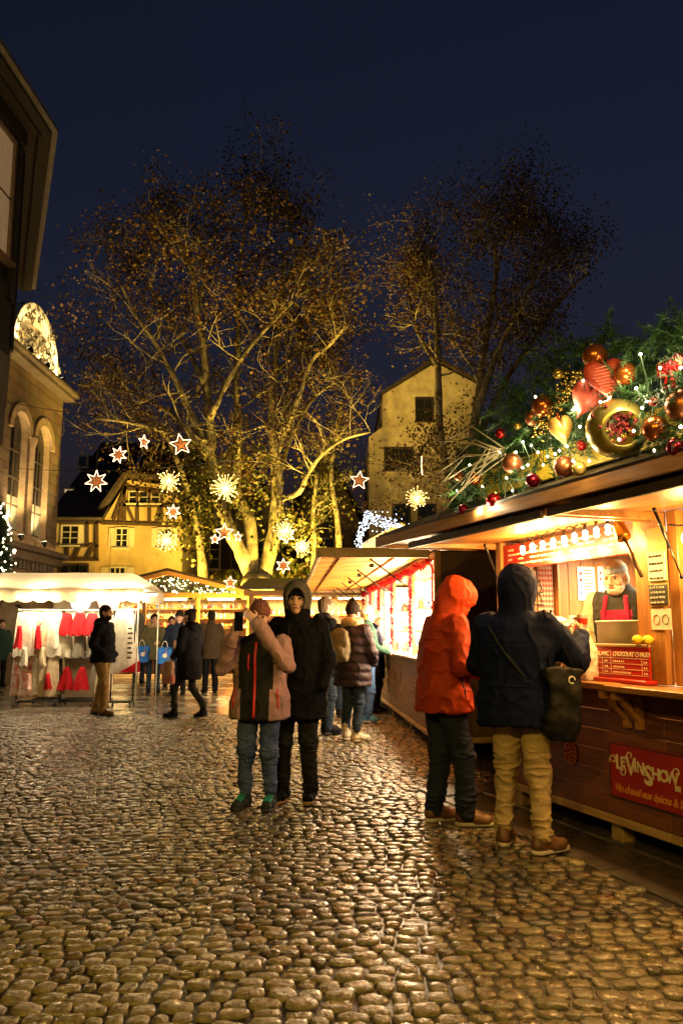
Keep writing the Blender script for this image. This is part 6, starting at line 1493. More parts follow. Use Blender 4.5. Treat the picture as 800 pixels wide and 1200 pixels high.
m.obj('red_flowers',mat('dark_red_petals',(.22,.012,.015),.5,var=.3),bb,True,kind='stuff')
m=MB()
for i in range(30):
    v=Vector((r_.gauss(0,.4),r_.gauss(-.3,.3),r_.gauss(-.1,.2)))*R; m.ball(Mq@v,R*.06,6,5)
m.obj('gold_beads',B_GO,bb,True,kind='stuff')
def heart(px,py,wpx,hpx,m_,label,w_,tilt,band=None):
    q=s1(px,py,w_); c=wl(q); s_=(c-Vector((0,0,CAM_H))).length/FPX; r=thing('heart_ornament',label,'heart ornament',loc=c); r.rotation_euler=(0,tilt,atan2(-c.y,-c.x)-pi/2+.25)
    m=MB(); n=40; P=[]
    for i in range(n):
        t=2*pi*i/n; P.append((-16*sin(t)**3/16*wpx*s_/2,0,(13*cos(t)-5*cos(2*t)-2*cos(3*t)-cos(4*t)+2.5)/15*hpx*s_/2))
    vs_=[];fs=[]; rings=((1,0),(.93,.018),(.7,.035),(.35,.045))
    for sg_ in (1,-1):
        o0=len(vs_)
        for k,y in rings: vs_+=[(p[0]*k,y*sg_,p[2]*k) for p in P]
        vs_.append((0,.048*sg_,0))
        for a in range(3): fs+=[(o0+a*n+i,o0+a*n+(i+1)%n,o0+(a+1)*n+(i+1)%n,o0+(a+1)*n+i) for i in range(n)]
        fs+=[(o0+3*n+i,o0+3*n+(i+1)%n,o0+4*n) for i in range(n)]
    m.add(vs_,fs); h_=m.obj('heart',m_,r,True)
    if band:
        for k in range(9):
            z=(-.55+.13*k)*hpx*s_*.55; xw=wpx*s_*.36*(1-abs(k-5.2)/8.5); MB().tube([(-xw,.038,z),(0,.051,z),(xw,.038,z)],.004,4).obj('weave_strip',band,r)
    MB().tube([(0,0,hpx*s_*.28),(0,0,hpx*s_*.6)],.003,4).obj('ribbon',M_RED,r); return r
M_WEAVE=mat('woven_red',(.42,.045,.02),.6,var=.35,scale=40,bump=.5,bscale=90); M_WV2=mat('woven_red_light',(.60,.14,.07),.5,var=.2)
heart(710,446,46,50,M_WEAVE,'large woven red heart between copper baubles',.90,.15,M_WV2); heart(685,470,36,48,mat('pink_red_heart',(.55,.10,.07),.45,var=.25,scale=30),'smaller glossy red heart below the woven heart',.87,-.45); heart(658,506,28,38,mat('gold_heart',(.60,.36,.08),.38,metal=.5,var=.3,scale=25),'gold heart ornament hanging in the fir branches',.92,.2)
q=s1(786,428,.80); c=wl(q); bw=thing('red_bow','shiny red bow fixed to the top of the garland','bow',loc=c,rz=S1R)
F=Field((-.12,-.06,-.09),(.12,.06,.09),.006); F.ell((-.05,0,.0),(.055,.03,.05),.02); F.ell((.05,0,0),(.055,.03,.05),.02); F.ell((0,0,0),(.02,.035,.025),.01); F.disp(lambda x,y,z:.006*wob(3,110)(x,y,z)); obj('loops',F.mesh('loops'),B_RED,bw); m=MB(); m.prism([(-.01,.01,-.02),(-.05,.015,-.13),(-.015,.02,-.12)],(0,.006,0)); m.prism([(.01,.01,-.02),(.05,.015,-.12),(.015,.02,-.12)],(0,.006,0)); m.obj('ribbon_tail',B_RED,bw)
m=MB(); r_=random.Random(6)
for i in range(230):
    t=r_.random(); q=s1(628+t*50+r_.gauss(0,6),502-t*62+r_.gauss(0,8)+ (18 if t<.3 else 0)*0,.84+r_.uniform(-.05,.06)); m.ball(q,r_.uniform(.006,.012),6,4)
sp_=thing('gold_berry_spray','spray of tiny gold berries left of the hearts','berry spray',loc=S1O,rz=S1R); o=m.obj('berries',B_GO,sp_,True); o['kind']='stuff'
MB().tube([s1(628,502,.82),s1(650,475,.84),s1(678,440,.82)],.006,5).obj('stalk',M_BARK,sp_)
tw=thing('white_twig_spray','spray of pale curved twigs at the thin end of the garland','twig spray',loc=S1O,rz=S1R); M_TWIG=mat('pale_twig',(.55,.48,.30),.5,var=.2); r_=random.Random(14)
for i in range(16):
    ex,ey=r_.uniform(490,560),r_.uniform(515,625); A=s1(592,530+r_.uniform(-6,6),.84); B=s1((592+ex)/2,(530+ey)/2-r_.uniform(2,28),.95); E=s1(ex,ey,.84+r_.uniform(-.1,.25)); MB().tube([A,A.lerp(B,.6),B,B.lerp(E,.5)+Vector((0,0,.01)),E],[.006,.005,.004,.003,.002],5).obj('twig',M_TWIG,tw,True)
fl=thing('fairy_light_string','string of small white fairy lights threaded through the garland','fairy lights',loc=S1O,rz=S1R); r_=random.Random(16)
M_FW=mat('fairy_warm_white',(1,.95,.8),.3,var=0,emit=(1,.86,.58),estr=9,sample=False)
lp=[(535,575),(550,545),(565,570),(575,594),(585,530),(593,560),(600,575),(604,530),(612,548),(618,545),(630,530),(636,545),(641,535),(650,532),(655,528),(664,523),(664,512),(679,500),(673,478),(683,446),(676,463),(690,540),(671,540),(703,471),(718,470),(731,478),(742,505),(703,519),(712,520),(752,478),(757,470),(782,470),(773,431),(797,431),(797,500),(766,528),(745,455),(627,465),(600,596),(566,600),(590,600),(612,518),(622,522),(725,515),(820,450),(840,480),(860,430),(690,410),(750,415)]
mp=[s1(a,b,.88+r_.uniform(-.05,.06)) for a,b in lp]
for i,q in enumerate(mp):
    m=MB(); m.ball((0,0,0),.0075,7,5); o=m.obj('fairy_bulb',M_FW,fl,True); o.location=q
    if i%3==0: lamp('fairy_glow',fl,q+Vector((0,.05,0)),1.1,(1,.80,.45),size=.02)
srt=sorted(mp,key=lambda p:-p.x); path=[]
for a,b in zip(srt[:-1],srt[1:]): path+=[a,a.lerp(b,.5)-Vector((0,.03,.03))]
MB().tube(path,.0028,4).obj('cable',mat('green_cable',(.02,.05,.02),.5,var=0),fl)
# ---------------------------------------------------------------- unseen street lamps added behind the camera, assumed from the light on the foreground
def assumed_street_lamp(label,loc,energy,hgt=4.6):
    r=thing('assumed_street_lamp',label,'street lamp',loc=loc); m=MB(); m.lathe([(.16,0),(.16,.25),(.09,.4),(.06,.6),(.045,hgt-.1),(.07,hgt-.05),(.05,hgt)],(0,0,0),12); m.obj('pole',M_STEEL,r,True)
    for k in range(6):
        a=pi*k/3; MB().tube([(.10*cos(a),.10*sin(a),hgt),(.22*cos(a),.22*sin(a),hgt+.42)],.010,4).obj('lantern_bar',M_STEEL,r)
    m=MB(); m.ball((0,0,hgt+.2),.07,10,8); m.obj('lamp_globe',mat('lantern_globe',(1,.9,.7),.4,var=0,emit=(1,.66,.28),estr=6,sample=False),r,True)
    m=MB(); m.lathe([(.34,hgt+.42),(.30,hgt+.50),(.08,hgt+.66),(.02,hgt+.75)],(0,0,0),12); m.obj('lantern_roof',M_STEEL,r)
    lamp('lantern_fill',r,(0,0,hgt+.10),energy,(1,.64,.07),size=.09); return r
assumed_street_lamp('assumed cast iron street lamp added behind the viewer on the left',(-3.2,-1.8,0),270)  # assumed lamp out of view, added as warm fill for cobbles and people
assumed_street_lamp('assumed cast iron street lamp added behind the viewer near the stalls',(-.6,-3.4,0),370)  # second assumed lamp out of view, added and moved to light the red sign
# ---------------------------------------------------------------- the people
M_ORANGE=cloth('orange_shell',(.34,.036,.008),rough=.6,var=.15)
M_KHAKI=cloth('khaki_cotton',(.30,.19,.07)); M_CHINO=cloth('tan_chino',(.44,.32,.17))
M_MAUVE=cloth('mauve_softshell',(.36,.22,.23)); M_JBLK=cloth('black_softshell',(.022,.022,.022)); M_ZIP=mat('red_zip',(.60,.03,.03),.45,var=.1); M_GREYH=cloth('grey_wool',(.09,.085,.075)); M_TEAL=mat('teal_lace',(.02,.35,.30),.6,var=.15)
M_PUFF=cloth('plum_puffer',(.035,.022,.028),rough=.5); M_WBOOT=cloth('white_boot',(.55,.48,.38)); M_SCARF=cloth('beige_scarf',(.50,.36,.18)); M_OLIVE=cloth('olive_parka',(.13,.12,.065)); M_GRYC=cloth('grey_coat',(.12,.12,.115)); M_KNIT=cloth('patterned_knit',(.05,.03,.03),col2=(.30,.12,.10),scale=60); M_WHAT=cloth('white_hat',(.58,.52,.48)); M_BLOND=cloth('fair_hair',(.28,.17,.07)); M_DKHAIR=cloth('dark_hair',(.018,.012,.008)); M_GREYB=cloth('grey_beard',(.60,.56,.50)); M_JEANB=cloth('blue_jeans',(.05,.10,.22)); M_BURG=cloth('burgundy_apron',(.24,.012,.045)); M_BANDN=cloth('blue_bandana',(.62,.68,.75),col2=(.10,.25,.60),scale=30); M_GRNSW=cloth('olive_sweater',(.34,.32,.22)); M_TEALJ=cloth('dark_green_jacket',(.02,.05,.04))
Z0=.004
def strap(pts,r,m_,parent,name='strap'): return MB().tube(pts,r,6).obj(name,m_,parent,True)
# orange jacket man, side on, head bowed, both hands held together in front
p=G(521,966); P1,F1,J1=person('person in a bright orange hooded jacket bowing over something at the stall',(p.x,p.y,Z0),(.93,.30),1.80,h=.0065,seed=3,bulk=1.06,
 pose={'lean':.07,'nf':.055,'nd':-.03,'eL':(-.27,.03,1.13),'wL':(-.10,.31,1.06),'eR':(.27,.03,1.13),'wR':(.08,.31,1.05),'aR':(.10,.14,0),'aL':(-.10,-.02,0),'fR':(-14,0),'fL':(6,0),'hR':{'curl':.7},'hL':{'curl':.7}},
 coat=dict(m=M_ORANGE,hem=.79,flare=1.06,hood='up',fat=1.05,arm=1.05,folds=1.3,strips={'zip':[(0,.80,0,1.45,.006,M_RUBBER,(0,1,0))],'pocket_zip':[(-.12,.90,-.14,1.05,.006,M_RUBBER,(-1,.5,0)),(.12,.90,.14,1.05,.006,M_RUBBER,(1,.5,0))],'yoke_seam':[(-.15,1.31,.15,1.31,.0035,M_ORANGE,(0,-1,0))],'side_seam':[(0.0,.80,0.0,1.30,.0035,M_ORANGE,(-1,0,0))]}),trousers=dict(m=cloth('dark_trousers',(.020,.026,.055)),wide=1.08,folds=1.5),shoes=dict(m=M_LEATHER,sole=M_SOLE),head=dict(pitch=-24,brow=M_DKHAIR))
c=towards(P1,(-.01,.37,1.04)); m=MB(); m.bbox((-.05,-.06,-.11),(.05,.06,.05),.012); m.tube([(-.03,0,.05),(-.03,.0,.09),(.03,0,.09),(.03,0,.05)],.008,6); m.obj('camera_bag',M_BLACK,None,loc=c,label='small black camera bag held in the hands of the orange jacket person',cat='bag')
# navy coat man seen from behind, raising a cup
p=G(612,996); P2,F2,J2=person('person in a navy hooded coat and tan trousers raising a cup at the counter',(p.x,p.y,Z0),(.50,.86),1.80,h=.0065,seed=8,bulk=1.12,
 pose={'lean':.03,'eR':(.36,.16,1.17),'wR':(.335,.38,1.34),'eL':(-.30,.06,1.14),'wL':(-.20,.26,1.06),'aR':(.145,-.02,0),'aL':(-.135,.06,0),'fR':(-30,0),'fL':(8,0),'hR':{'d':(-.05,.45,.75),'back':(.9,.1,.1),'curl':.75,'thumb':-1}},
 coat=dict(m=M_NAVY,hem=.77,flare=1.06,hood='up',fat=1.06,arm=1.06,folds=1.2,strips={'back_seam':[(0,.80,0,1.30,.0035,M_NAVY,(0,-1,0))],'yoke_seam':[(-.17,1.30,.17,1.30,.0035,M_NAVY,(0,-1,0))],'waist_seam':[(-.17,1.02,.17,1.02,.004,M_NAVY,(0,-1,0))],'cross_strap':[(-.15,1.40,.10,1.08,.008,M_JBLK,(0,-1,0))]}),trousers=dict(m=M_CHINO,wide=1.02,ankle=.05,cuff=.11,folds=1.8),shoes=dict(m=M_LEATHER,sole=M_SOLE,kind='chunky',name='shoe'),head=dict(face=False))
c=towards(P2,(.345,.43,1.475)); m=MB(); m.lathe([(.026,-.05),(.036,.045),(.038,.05),(.033,.05),(.026,-.04),(0,-.04)],(0,0,0),16); cu=m.obj('paper_cup',mat('cup_white',(.75,.70,.66),.5,var=.05),None,True,loc=c,label='small cup of red mulled wine held up at the stall counter',cat='cup'); m=MB(); m.lathe([(0,0),(.031,0),(.031,.004),(0,.004)],(0,0,.03),14); m.obj('wine',MATS['mulled_wine'],cu); m=MB(); m.lathe([(.0305,-.022),(.0345,.018),(.035,.02),(.031,-.024)],(0,0,0),16); m.obj('cup_sleeve',M_RED,cu)
# tote bag on his right shoulder
F=Field((-.26,-.14,-.03),(.26,.14,.52),.009); F.loft([(0,.10,.055,0,0),(.08,.12,.07,0,0),(.30,.125,.055,0,0),(.47,.12,.03,0,0)],k=.01,ex=3.5,rnd=.012); wf=wob(3,28); wg=wob(9,75); F.disp(lambda x,y,z:.012*wf(x,y,z)+.006*wg(x,y,z))
c=towards(P2,(.30,-.06,.70)); rzt=P2.rotation_euler.z+.75; tt=obj('tote_bag',F.mesh('tote_bag'),cloth('black_tote',(.010,.010,.009),rough=.6),None,loc=c,rot=(0,.06,rzt),label='black shopping tote hanging from the shoulder of the navy coat person',cat='bag')
Mi=(Matrix.Translation(c)@Matrix.Rotation(rzt,4,'Z')@Matrix.Rotation(.06,4,'Y')).inverted(); sh=towards(P2,tuple(Vector(J2['shR'])+Vector((.02,-.02,.075))))
for sx in (-.09,.09):
    a=Vector((sx,.01,.45)); b=Mi@sh; MB().tube([a,a.lerp(b,.5)+Vector((0,.01,0)),b+Vector((sx*.25,0,-.01)),b+Vector((sx*.3,0,.012))],.009,6).obj('strap',M_BLACK,tt,True)
MB().tube([(.03+.022*cos(t),-.062,.40+.022*sin(t)) for t in np.linspace(0,5.2,12)],.005,5).obj('printed_mark',M_WHITE,tt)
# couple: woman with phone
p=G(303,947); 
def pnt(c):
    x,y,z=c[:,0],c[:,1],c[:,2]; out_=np.zeros(len(c),int); out_[(np.abs(x)>.155)]=1; out_[(np.abs(x)>.12)&(z<1.02)&(np.abs(x)>.13)]=1; out_[(z>1.36)&(np.abs(x)<.16)]=0; out_[(y>.20)&(z>1.2)]=1; return out_
P3,F3,J3=person('person in a mauve and black jacket holding up a phone with both hands',(p.x,p.y,Z0),(-.16,-1),1.62,h=.006,seed=12,bulk=1.12,
 pose={'lean':.02,'eR':(.31,.16,1.19),'wR':(.17,.30,1.47),'eL':(-.30,.20,1.22),'wL':(-.02,.27,1.60),'aR':(.13,.0,0),'aL':(-.10,.0,0),'fR':(-12,0),'fL':(2,0),'hR':{'d':(-.20,.12,.45),'back':(.3,.9,-.1),'curl':.5,'thumb':-1},'hL':{'d':(.45,.15,.45),'back':(-.1,.9,.2),'curl':.55,'thumb':1},'nf':.01},
 coat=dict(m=[M_JBLK,M_MAUVE],hem=.76,flare=1.08,fat=1.06,arm=.98,paint=pnt,collar=.12,folds=1.25,strips={'zip':[(0,.78,.0,1.42,.012,M_ZIP,(0,1,0))],'chest_seam':[(-.17,1.24,.17,1.24,.004,M_JBLK,(0,1,0))],'pocket_zip':[(.06,1.18,.06,1.32,.008,M_ZIP,(0,1,0)),(-.17,.86,-.16,1.02,.008,M_ZIP,(-.2,1,0)),(.17,.86,.16,1.02,.008,M_ZIP,(.2,1,0))]}),
 trousers=dict(m=M_DENIM2,wide=1.02,ankle=.05,cuff=.125,folds=1.3),shoes=dict(m=cloth('dark_sneaker',(.03,.035,.035)),sole=M_RUBBER,lace=M_TEAL,name='sneaker'),head=dict(hat=M_KNIT,yaw=12,pitch=-4,brow=M_DKHAIR,hair=M_DKHAIR),skin=SKIN2)
c=towards(P3,tuple(np.array((.105,.36,1.60))*J3['S'])); m=MB(); m.bbox((-.037,-.0045,-.075),(.037,.0045,.075),.004); po=m.obj('phone',M_BLACK,None,loc=c,rot=(.05,0,P3.rotation_euler.z-.05),label='black smartphone held up in both hands',cat='phone'); m=MB(); m.bbox((-.028,.0048,.045),(-.008,.0068,.07),.001); m.obj('lens_bump',M_STEEL,po); m=MB(); m.box((-.034,-.0056,-.07),(.034,-.0048,.07)); m.obj('screen',mat('phone_screen',(.02,.02,.03),.1,var=0,emit=(.8,.75,.6),estr=.6),po)
# couple: tall man in black, hood over a beanie
p=G(348,939); P4,F4,J4=person('person in a long black coat with grey hood over a black beanie',(p.x,p.y,Z0),(-.30,-1),1.79,h=.0075,seed=17,bulk=1.06,
 pose={'eR':(.255,-.02,1.14),'wR':(.21,.12,.93),'eL':(-.265,-.02,1.14),'wL':(-.24,.10,.92),'hR':None,'hL':None,'aR':(.11,.05,0),'aL':(-.10,-.03,0),'fR':(-4,0),'fL':(14,0)},
 coat=dict(m=[M_BLACK,M_GREYH],hem=.66,flare=1.06,fat=1.05,hood='up',paint=lambda c:(c[:,2]>1.56).astype(int),folds=1.0,strips={'placket':[(.03,.70,.03,1.42,.007,M_JBLK,(0,1,0))],'snap':[(.07,1.30,.07,1.305,.010,M_STEEL,(0,1,0)),(.07,1.18,.07,1.185,.010,M_STEEL,(0,1,0))]}),trousers=dict(m=cloth('black_denim',(.018,.017,.014)),wide=1.0,folds=1.4),shoes=dict(m=M_BLACK,sole=cloth('tan_sole',(.35,.22,.09)),name='shoe'),head=dict(hat=M_BLACK,yaw=10,pitch=-3,brow=M_DKHAIR),skin=SKIN2)
# group at the tinsel stall
p=G(380,860); person('person in a black jacket with short grey hair seen side on',(p.x,p.y,Z0),(.85,.5),1.86,h=.010,seed=23,pose={'eR':(.27,.02,1.14),'wR':(.16,.26,1.15),'eL':(-.27,.02,1.14),'wL':(-.14,.26,1.18),'aL':(-.11,.1,0)},coat=dict(m=M_BLACK,hem=.74,hood='down'),trousers=dict(m=M_DENIM,wide=1.05),shoes=dict(m=M_BLACK),head=dict(hair=cloth('short_grey_hair',(.10,.075,.05)),yaw=-5))
p=G(380,842); person('person with fair hair and a beige coat facing the black jacket person',(p.x+.12,p.y+.3,Z0),(-.05,-1),1.92,h=.011,seed=24,pose={'eL':(-.27,.05,1.15),'wL':(-.1,.3,1.36)},coat=dict(m=cloth('beige_coat',(.28,.21,.12)),hem=.75),trousers=dict(m=M_DENIM),shoes=dict(m=M_BLACK),head=dict(hair=M_BLOND,brow=M_BLOND))
p=G(413,868); P6,F6,J6=person('person in a plum puffer coat with bobble hat, beige scarf and white boots',(p.x,p.y,Z0),(.55,.85),1.74,h=.009,seed=27,bulk=1.05,pose={'eR':(.28,.03,1.13),'wR':(.20,.20,.98),'eL':(-.28,.03,1.13),'wL':(-.2,.2,1.0),'hL':None,'hR':None,'aR':(.10,-.05,0),'aL':(-.11,.03,0),'fR':(-25,0)},coat=dict(m=M_PUFF,hem=.70,flare=1.08,fat=1.08,quilt=.11,arm=1.1),trousers=dict(m=M_DENIM,wide=.95,cuff=.16),shoes=dict(m=M_WBOOT,sole=M_WBOOT,high=.19,name='boot'),head=dict(hat=M_DKHAIR,pom=M_DKHAIR,face=False))
F=Field((-.2,-.2,-.12),(.2,.2,.14),.009); 
for t in np.linspace(0,2*pi,13)[:-1]: F.ell((.10*cos(t),.095*sin(t),.01*sin(3*t)),(.055,.055,.06),.03)
F.disp(lambda x,y,z:.006*wob(7,60)(x,y,z)); me=F.mesh('scarf'); me.transform(Matrix.Translation(Vector(J6['nk'])+Vector((0,-.0,.05)))); obj('scarf',me,M_SCARF,P6)
F=Field((-.2,-.14,-.03),(.2,.16,.50),.009); F.loft([(0,.13,.07,0,0),(.06,.155,.095,0,0),(.25,.15,.09,0,0),(.38,.12,.07,0,.02),(.44,.06,.03,0,.03)],k=.01,ex=2.8,rnd=.03); F.ell((0,-.08,.13),(.11,.05,.10),.02); F.disp(lambda x,y,z:.006*wob(17,50)(x,y,z))
c=towards(P6,(-.06,-.24,1.0)); bk=obj('backpack',F.mesh('backpack'),cloth('khaki_canvas',(.14,.115,.07)),None,loc=c,rot=(0,0,P6.rotation_euler.z+.15),label='khaki canvas backpack on the back of the plum puffer coat',cat='backpack')
for sx in (-.08,.08): MB().tube([(sx,.06,.05),(sx*1.3,.02,.22),(sx*1.2,.06,.42),(sx*1.1,.16,.46)],.014,6).obj('strap',M_BLACK,bk,True)
MB().tube([(-.03,.0,.44),(-.02,-.01,.49),(.02,-.01,.49),(.03,0,.44)],.008,6).obj('grab_loop',M_BLACK,bk,True)
p=G(430,846); person('person in a dark green jacket, white hat and blue jeans at the tinsel stall',(p.x,p.y,Z0),(.95,.2),1.76,h=.011,seed=33,pose={'eR':(.27,.06,1.14),'wR':(.12,.32,1.06),'eL':(-.27,.06,1.14),'wL':(-.12,.32,1.06)},coat=dict(m=M_TEALJ,hem=.85,hood='down'),trousers=dict(m=M_JEANB),shoes=dict(m=cloth('blue_trainer',(.08,.25,.45)),sole=M_SOLE),head=dict(hat=M_WHAT,hair=M_BLOND))
p=G(437,838); person('person in a navy coat and pale cap beside the white hat person',(p.x+.05,p.y+.4,Z0),(.8,-.3),1.72,h=.012,seed=34,pose={'eR':(.27,.06,1.14),'wR':(.12,.32,1.06)},coat=dict(m=M_NAVY,hem=.6),trousers=dict(m=M_DENIM),shoes=dict(m=M_BLACK),head=dict(hat=M_WHAT))
# square on the left
p=G(118,838); person('bearded person in a black puffer jacket and khaki trousers, hands in pockets',(p.x,p.y,Z0),(.93,-.15),1.82,h=.010,seed=41,bulk=1.03,pose={'eR':(.27,-.06,1.13),'wR':(.19,.13,.95),'eL':(-.27,-.06,1.13),'wL':(-.19,.13,.95),'hR':None,'hL':None,'aR':(.10,.10,0),'aL':(-.10,-.12,0)},coat=dict(m=M_BLACK,hem=.84,hood='down',quilt=.13,fat=1.06),trousers=dict(m=M_KHAKI,wide=1.03,folds=1.6),shoes=dict(m=M_LEATHER,kind='chunky',high=.16,name='boot'),head=dict(hair=M_DKHAIR,beard=M_DKHAIR,brow=M_DKHAIR))
p=G(220,842); P10,_,J10=person('person in a long black coat and boots striding with a white carrier bag',(p.x,p.y,Z0),(-.86,.5),1.74,h=.010,seed=44,pose={'eR':(.26,.0,1.13),'wR':(.18,.24,1.10),'eL':(-.26,-.02,1.13),'wL':(-.22,.16,.98),'aR':(.09,-.24,0),'aL':(-.09,.24,0),'kL':(-.09,.22,.48),'kR':(.09,.0,.48),'fR':(-4,10)},coat=dict(m=M_BLACK,hem=.62,hood='down',flare=1.08),trousers=dict(m=M_JBLK,wide=.86,cuff=.2),shoes=dict(m=M_BLACK,high=.22,name='boot'),head=dict(hair=M_DKHAIR,bun=True))
F=Field((-.18,-.1,-.02),(.18,.1,.42),.012); F.loft([(0,.13,.05,0,0),(.08,.14,.06,0,0),(.36,.12,.03,0,0)],k=.01,ex=3.5,rnd=.01); F.disp(lambda x,y,z:.008*wob(3,40)(x,y,z)); c=towards(P10,(-.27,.20,.55)); bg1=obj('carrier_bag',F.mesh('carrier_bag'),cloth('white_red_bag',(.50,.06,.05),col2=(.75,.72,.68),scale=3,rough=.5),None,loc=c,rot=(0,0,P10.rotation_euler.z+1.4),label='white and red carrier bag beside the long black coat',cat='bag'); MB().tube([(.05*cos(t),0,.35+.09*sin(t)) for t in np.linspace(0,pi,9)],.007,5).obj('handle',M_WHITE,bg1)
p=G(178,813); P11,_,_=person('person in an olive parka and cream scarf carrying a blue bag',(p.x,p.y,Z0),(.35,-1),1.76,h=.011,seed=47,pose={'eR':(.27,.0,1.13),'wR':(.24,.15,1.0),'eL':(-.27,.03,1.14),'wL':(-.1,.26,1.12),'aR':(.08,.06,0),'aL':(-.12,-.05,0)},coat=dict(m=M_OLIVE,hem=.74,flare=1.05),trousers=dict(m=M_DENIM,wide=.86),shoes=dict(m=M_BLACK,high=.2,name='boot'),head=dict(hair=M_DKHAIR,bun=True,brow=M_DKHAIR),skin=SKIN2)
F=Field((-.2,-.2,-.12),(.2,.2,.14),.012); 
for t in np.linspace(0,2*pi,13)[:-1]: F.ell((.10*cos(t),.095*sin(t),.0),(.05,.05,.05),.03)
me=F.mesh('scarf'); me.transform(Matrix.Translation((0,.0,1.50))); obj('scarf',me,M_SCARF,P11)
M_BLUEB=cloth('blue_bag',(.01,.10,.55),rough=.4,col2=(.04,.22,.70),scale=6)
def bluebag(P,loc,label):
    F=Field((-.2,-.12,-.02),(.2,.12,.42),.012); F.loft([(0,.15,.07,0,0),(.3,.16,.06,0,0),(.36,.14,.04,0,0)],k=.01,ex=4,rnd=.012); F.disp(lambda x,y,z:.007*wob(13,35)(x,y,z)); c=towards(P,loc); b=obj('shopping_bag',F.mesh('shopping_bag'),M_BLUEB,None,loc=c,rot=(0,0,P.rotation_euler.z+.2),label=label,cat='bag'); MB().tube([(.06*cos(t),0,.35+.14*sin(t)) for t in np.linspace(0,pi,9)],.008,5).obj('handle',M_WHITE,b); m=MB(); m.lathe([(0,0),(.05,0),(.05,.004),(0,.004)],(0,0,0),12); me=m.mesh('printed_mark'); me.transform(Matrix.Translation((0,.078,.18))@Matrix.Rotation(-pi/2,4,'X')); obj('printed_mark',me,M_WHITE,b)
bluebag(P11,(.27,.18,.70),'blue shopping bag carried by the olive parka person')
p=G(208,815); P12,_,_=person('smiling person in a navy coat and dark bonnet with a brown shoulder bag',(p.x,p.y,Z0),(.05,-1),1.80,h=.011,seed=50,bulk=1.1,pose={'eR':(.28,.0,1.13),'wR':(.26,.12,.98),'eL':(-.28,.03,1.13),'wL':(-.16,.25,1.08)},coat=dict(m=cloth('navy_wool',(.014,.022,.05)),hem=.66,flare=1.1,collar=.14),trousers=dict(m=M_BLACK,wide=.9),shoes=dict(m=M_BLACK,high=.18,name='boot'),head=dict(hat=M_DKHAIR,brow=M_DKHAIR),skin=SKIN2)
bluebag(P12,(.28,.15,.68),'blue shopping bag carried by the navy coat person')
F=Field((-.2,-.1,-.02),(.2,.1,.3),.012); F.loft([(0,.14,.06,0,0),(.2,.13,.05,0,0)],k=.01,ex=4,rnd=.02); c=towards(P12,(-.05,.27,1.0)); sb=obj('shoulder_bag',F.mesh('shoulder_bag'),M_LEATHER,None,loc=c,rot=(0,0,P12.rotation_euler.z),label='brown leather shoulder bag on the front of the navy coat',cat='bag'); MB().tube([(-.12,0,.18),(-.16,-.10,.42),(-.12,-.2,.50)],.010,5).obj('strap',M_LEATHER,sb)
p=G(161,802); person('person seen from behind in a grey hooded coat at the gabled stall',(p.x,p.y,Z0),(-.1,1),1.80,h=.013,seed=53,coat=dict(m=M_GRYC,hem=.62,flare=1.06,hood='up'),trousers=dict(m=M_DENIM),shoes=dict(m=M_BLACK),head=dict(face=False),pose={'aL':(-.08,.15,0)})
p=G(246,812); person('person in a dark brown coat half hidden behind the long black coat',(p.x,p.y,Z0),(-.4,.9),1.84,h=.013,seed=55,coat=dict(m=cloth('dark_brown_coat',(.05,.035,.02)),hem=.72),trousers=dict(m=M_BLACK),shoes=dict(m=M_BLACK),head=dict(hair=M_DKHAIR,face=False))
p=G(195,806); person('person with dark hair glimpsed between the olive parka and navy coat',(p.x,p.y+.4,Z0),(.3,-1),1.74,h=.013,seed=57,coat=dict(m=M_BLACK,hem=.7),trousers=dict(m=M_BLACK),shoes=dict(m=M_BLACK),head=dict(hair=M_DKHAIR))
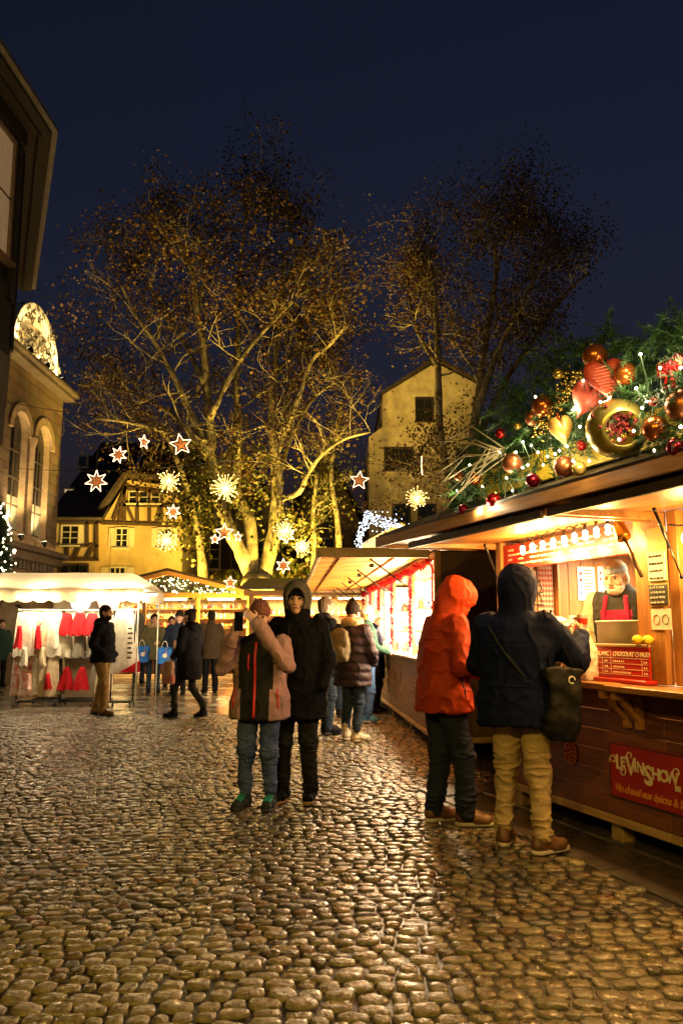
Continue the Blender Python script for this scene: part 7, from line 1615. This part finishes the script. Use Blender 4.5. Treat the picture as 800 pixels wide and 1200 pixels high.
p=G(15,801); P16,_,_=person('person in a grey jacket and pale hat with a brown cross-body bag',(p.x,p.y,Z0),(.2,-1),1.68,h=.013,seed=60,coat=dict(m=cloth('slate_jacket',(.09,.11,.12)),hem=.78,collar=.14),trousers=dict(m=M_DGREY),shoes=dict(m=M_BLACK),head=dict(hat=cloth('lilac_hat',(.30,.28,.36))))
F=Field((-.2,-.1,-.02),(.2,.1,.3),.014); F.loft([(0,.12,.05,0,0),(.22,.12,.05,0,0)],k=.01,ex=4,rnd=.02); c=towards(P16,(.24,.18,.86)); sb=obj('crossbody_bag',F.mesh('crossbody_bag'),M_LEATHER,None,loc=c,rot=(0,0,P16.rotation_euler.z),label='brown cross-body bag of the grey jacket person',cat='bag'); MB().tube([(-.08,0,.2),(-.22,.04,.42),(-.40,-.06,.62)],.009,5).obj('strap',M_LEATHER,sb)
p=G(-6,806); person('person in dark green cut by the frame edge beside the grey jacket person',(p.x,p.y+.2,Z0),(.6,-.7),1.66,h=.014,seed=62,coat=dict(m=M_TEALJ,hem=.7),trousers=dict(m=M_BLACK),shoes=dict(m=M_BLACK),head=dict(hair=M_DKHAIR))
# seller inside the wine stall
q=s1(723,678,-.30); c=loc1(q.x+.04,-.30,.235)-Vector((-.62,-.78,0))*.26; P18,_,J18=person('grey-bearded seller with blue bandana, dark vest and burgundy apron behind the counter',c,(-.62,-.78),1.74,h=.007,seed=66,bulk=1.16,pose={'lean':.22,'eR':(.30,.14,1.10),'wR':(.20,.32,.93),'eL':(-.30,.14,1.10),'wL':(-.16,.32,.93),'nf':.06,'nd':-.02},coat=dict(m=[M_JBLK,M_GRNSW,M_BURG],hem=.85,collar=.08,fat=1.05,paint=lambda c:np.where(np.abs(c[:,0])>.195,1,np.where((c[:,1]>.06)&(c[:,2]<1.34)&(np.abs(c[:,0])<.12),2,0)),strips={'apron_strap':[(.10,1.22,.075,1.44,.018,M_BURG,(0,1,0)),(-.10,1.22,-.075,1.44,.018,M_BURG,(0,1,0))]}),trousers=dict(m=M_BLACK),shoes=dict(m=M_BLACK),head=dict(hair=M_GREYB,beard=M_GREYB,band=M_BANDN,brow=M_GREYB,pitch=-14,yaw=-6),skin=SKIN2)
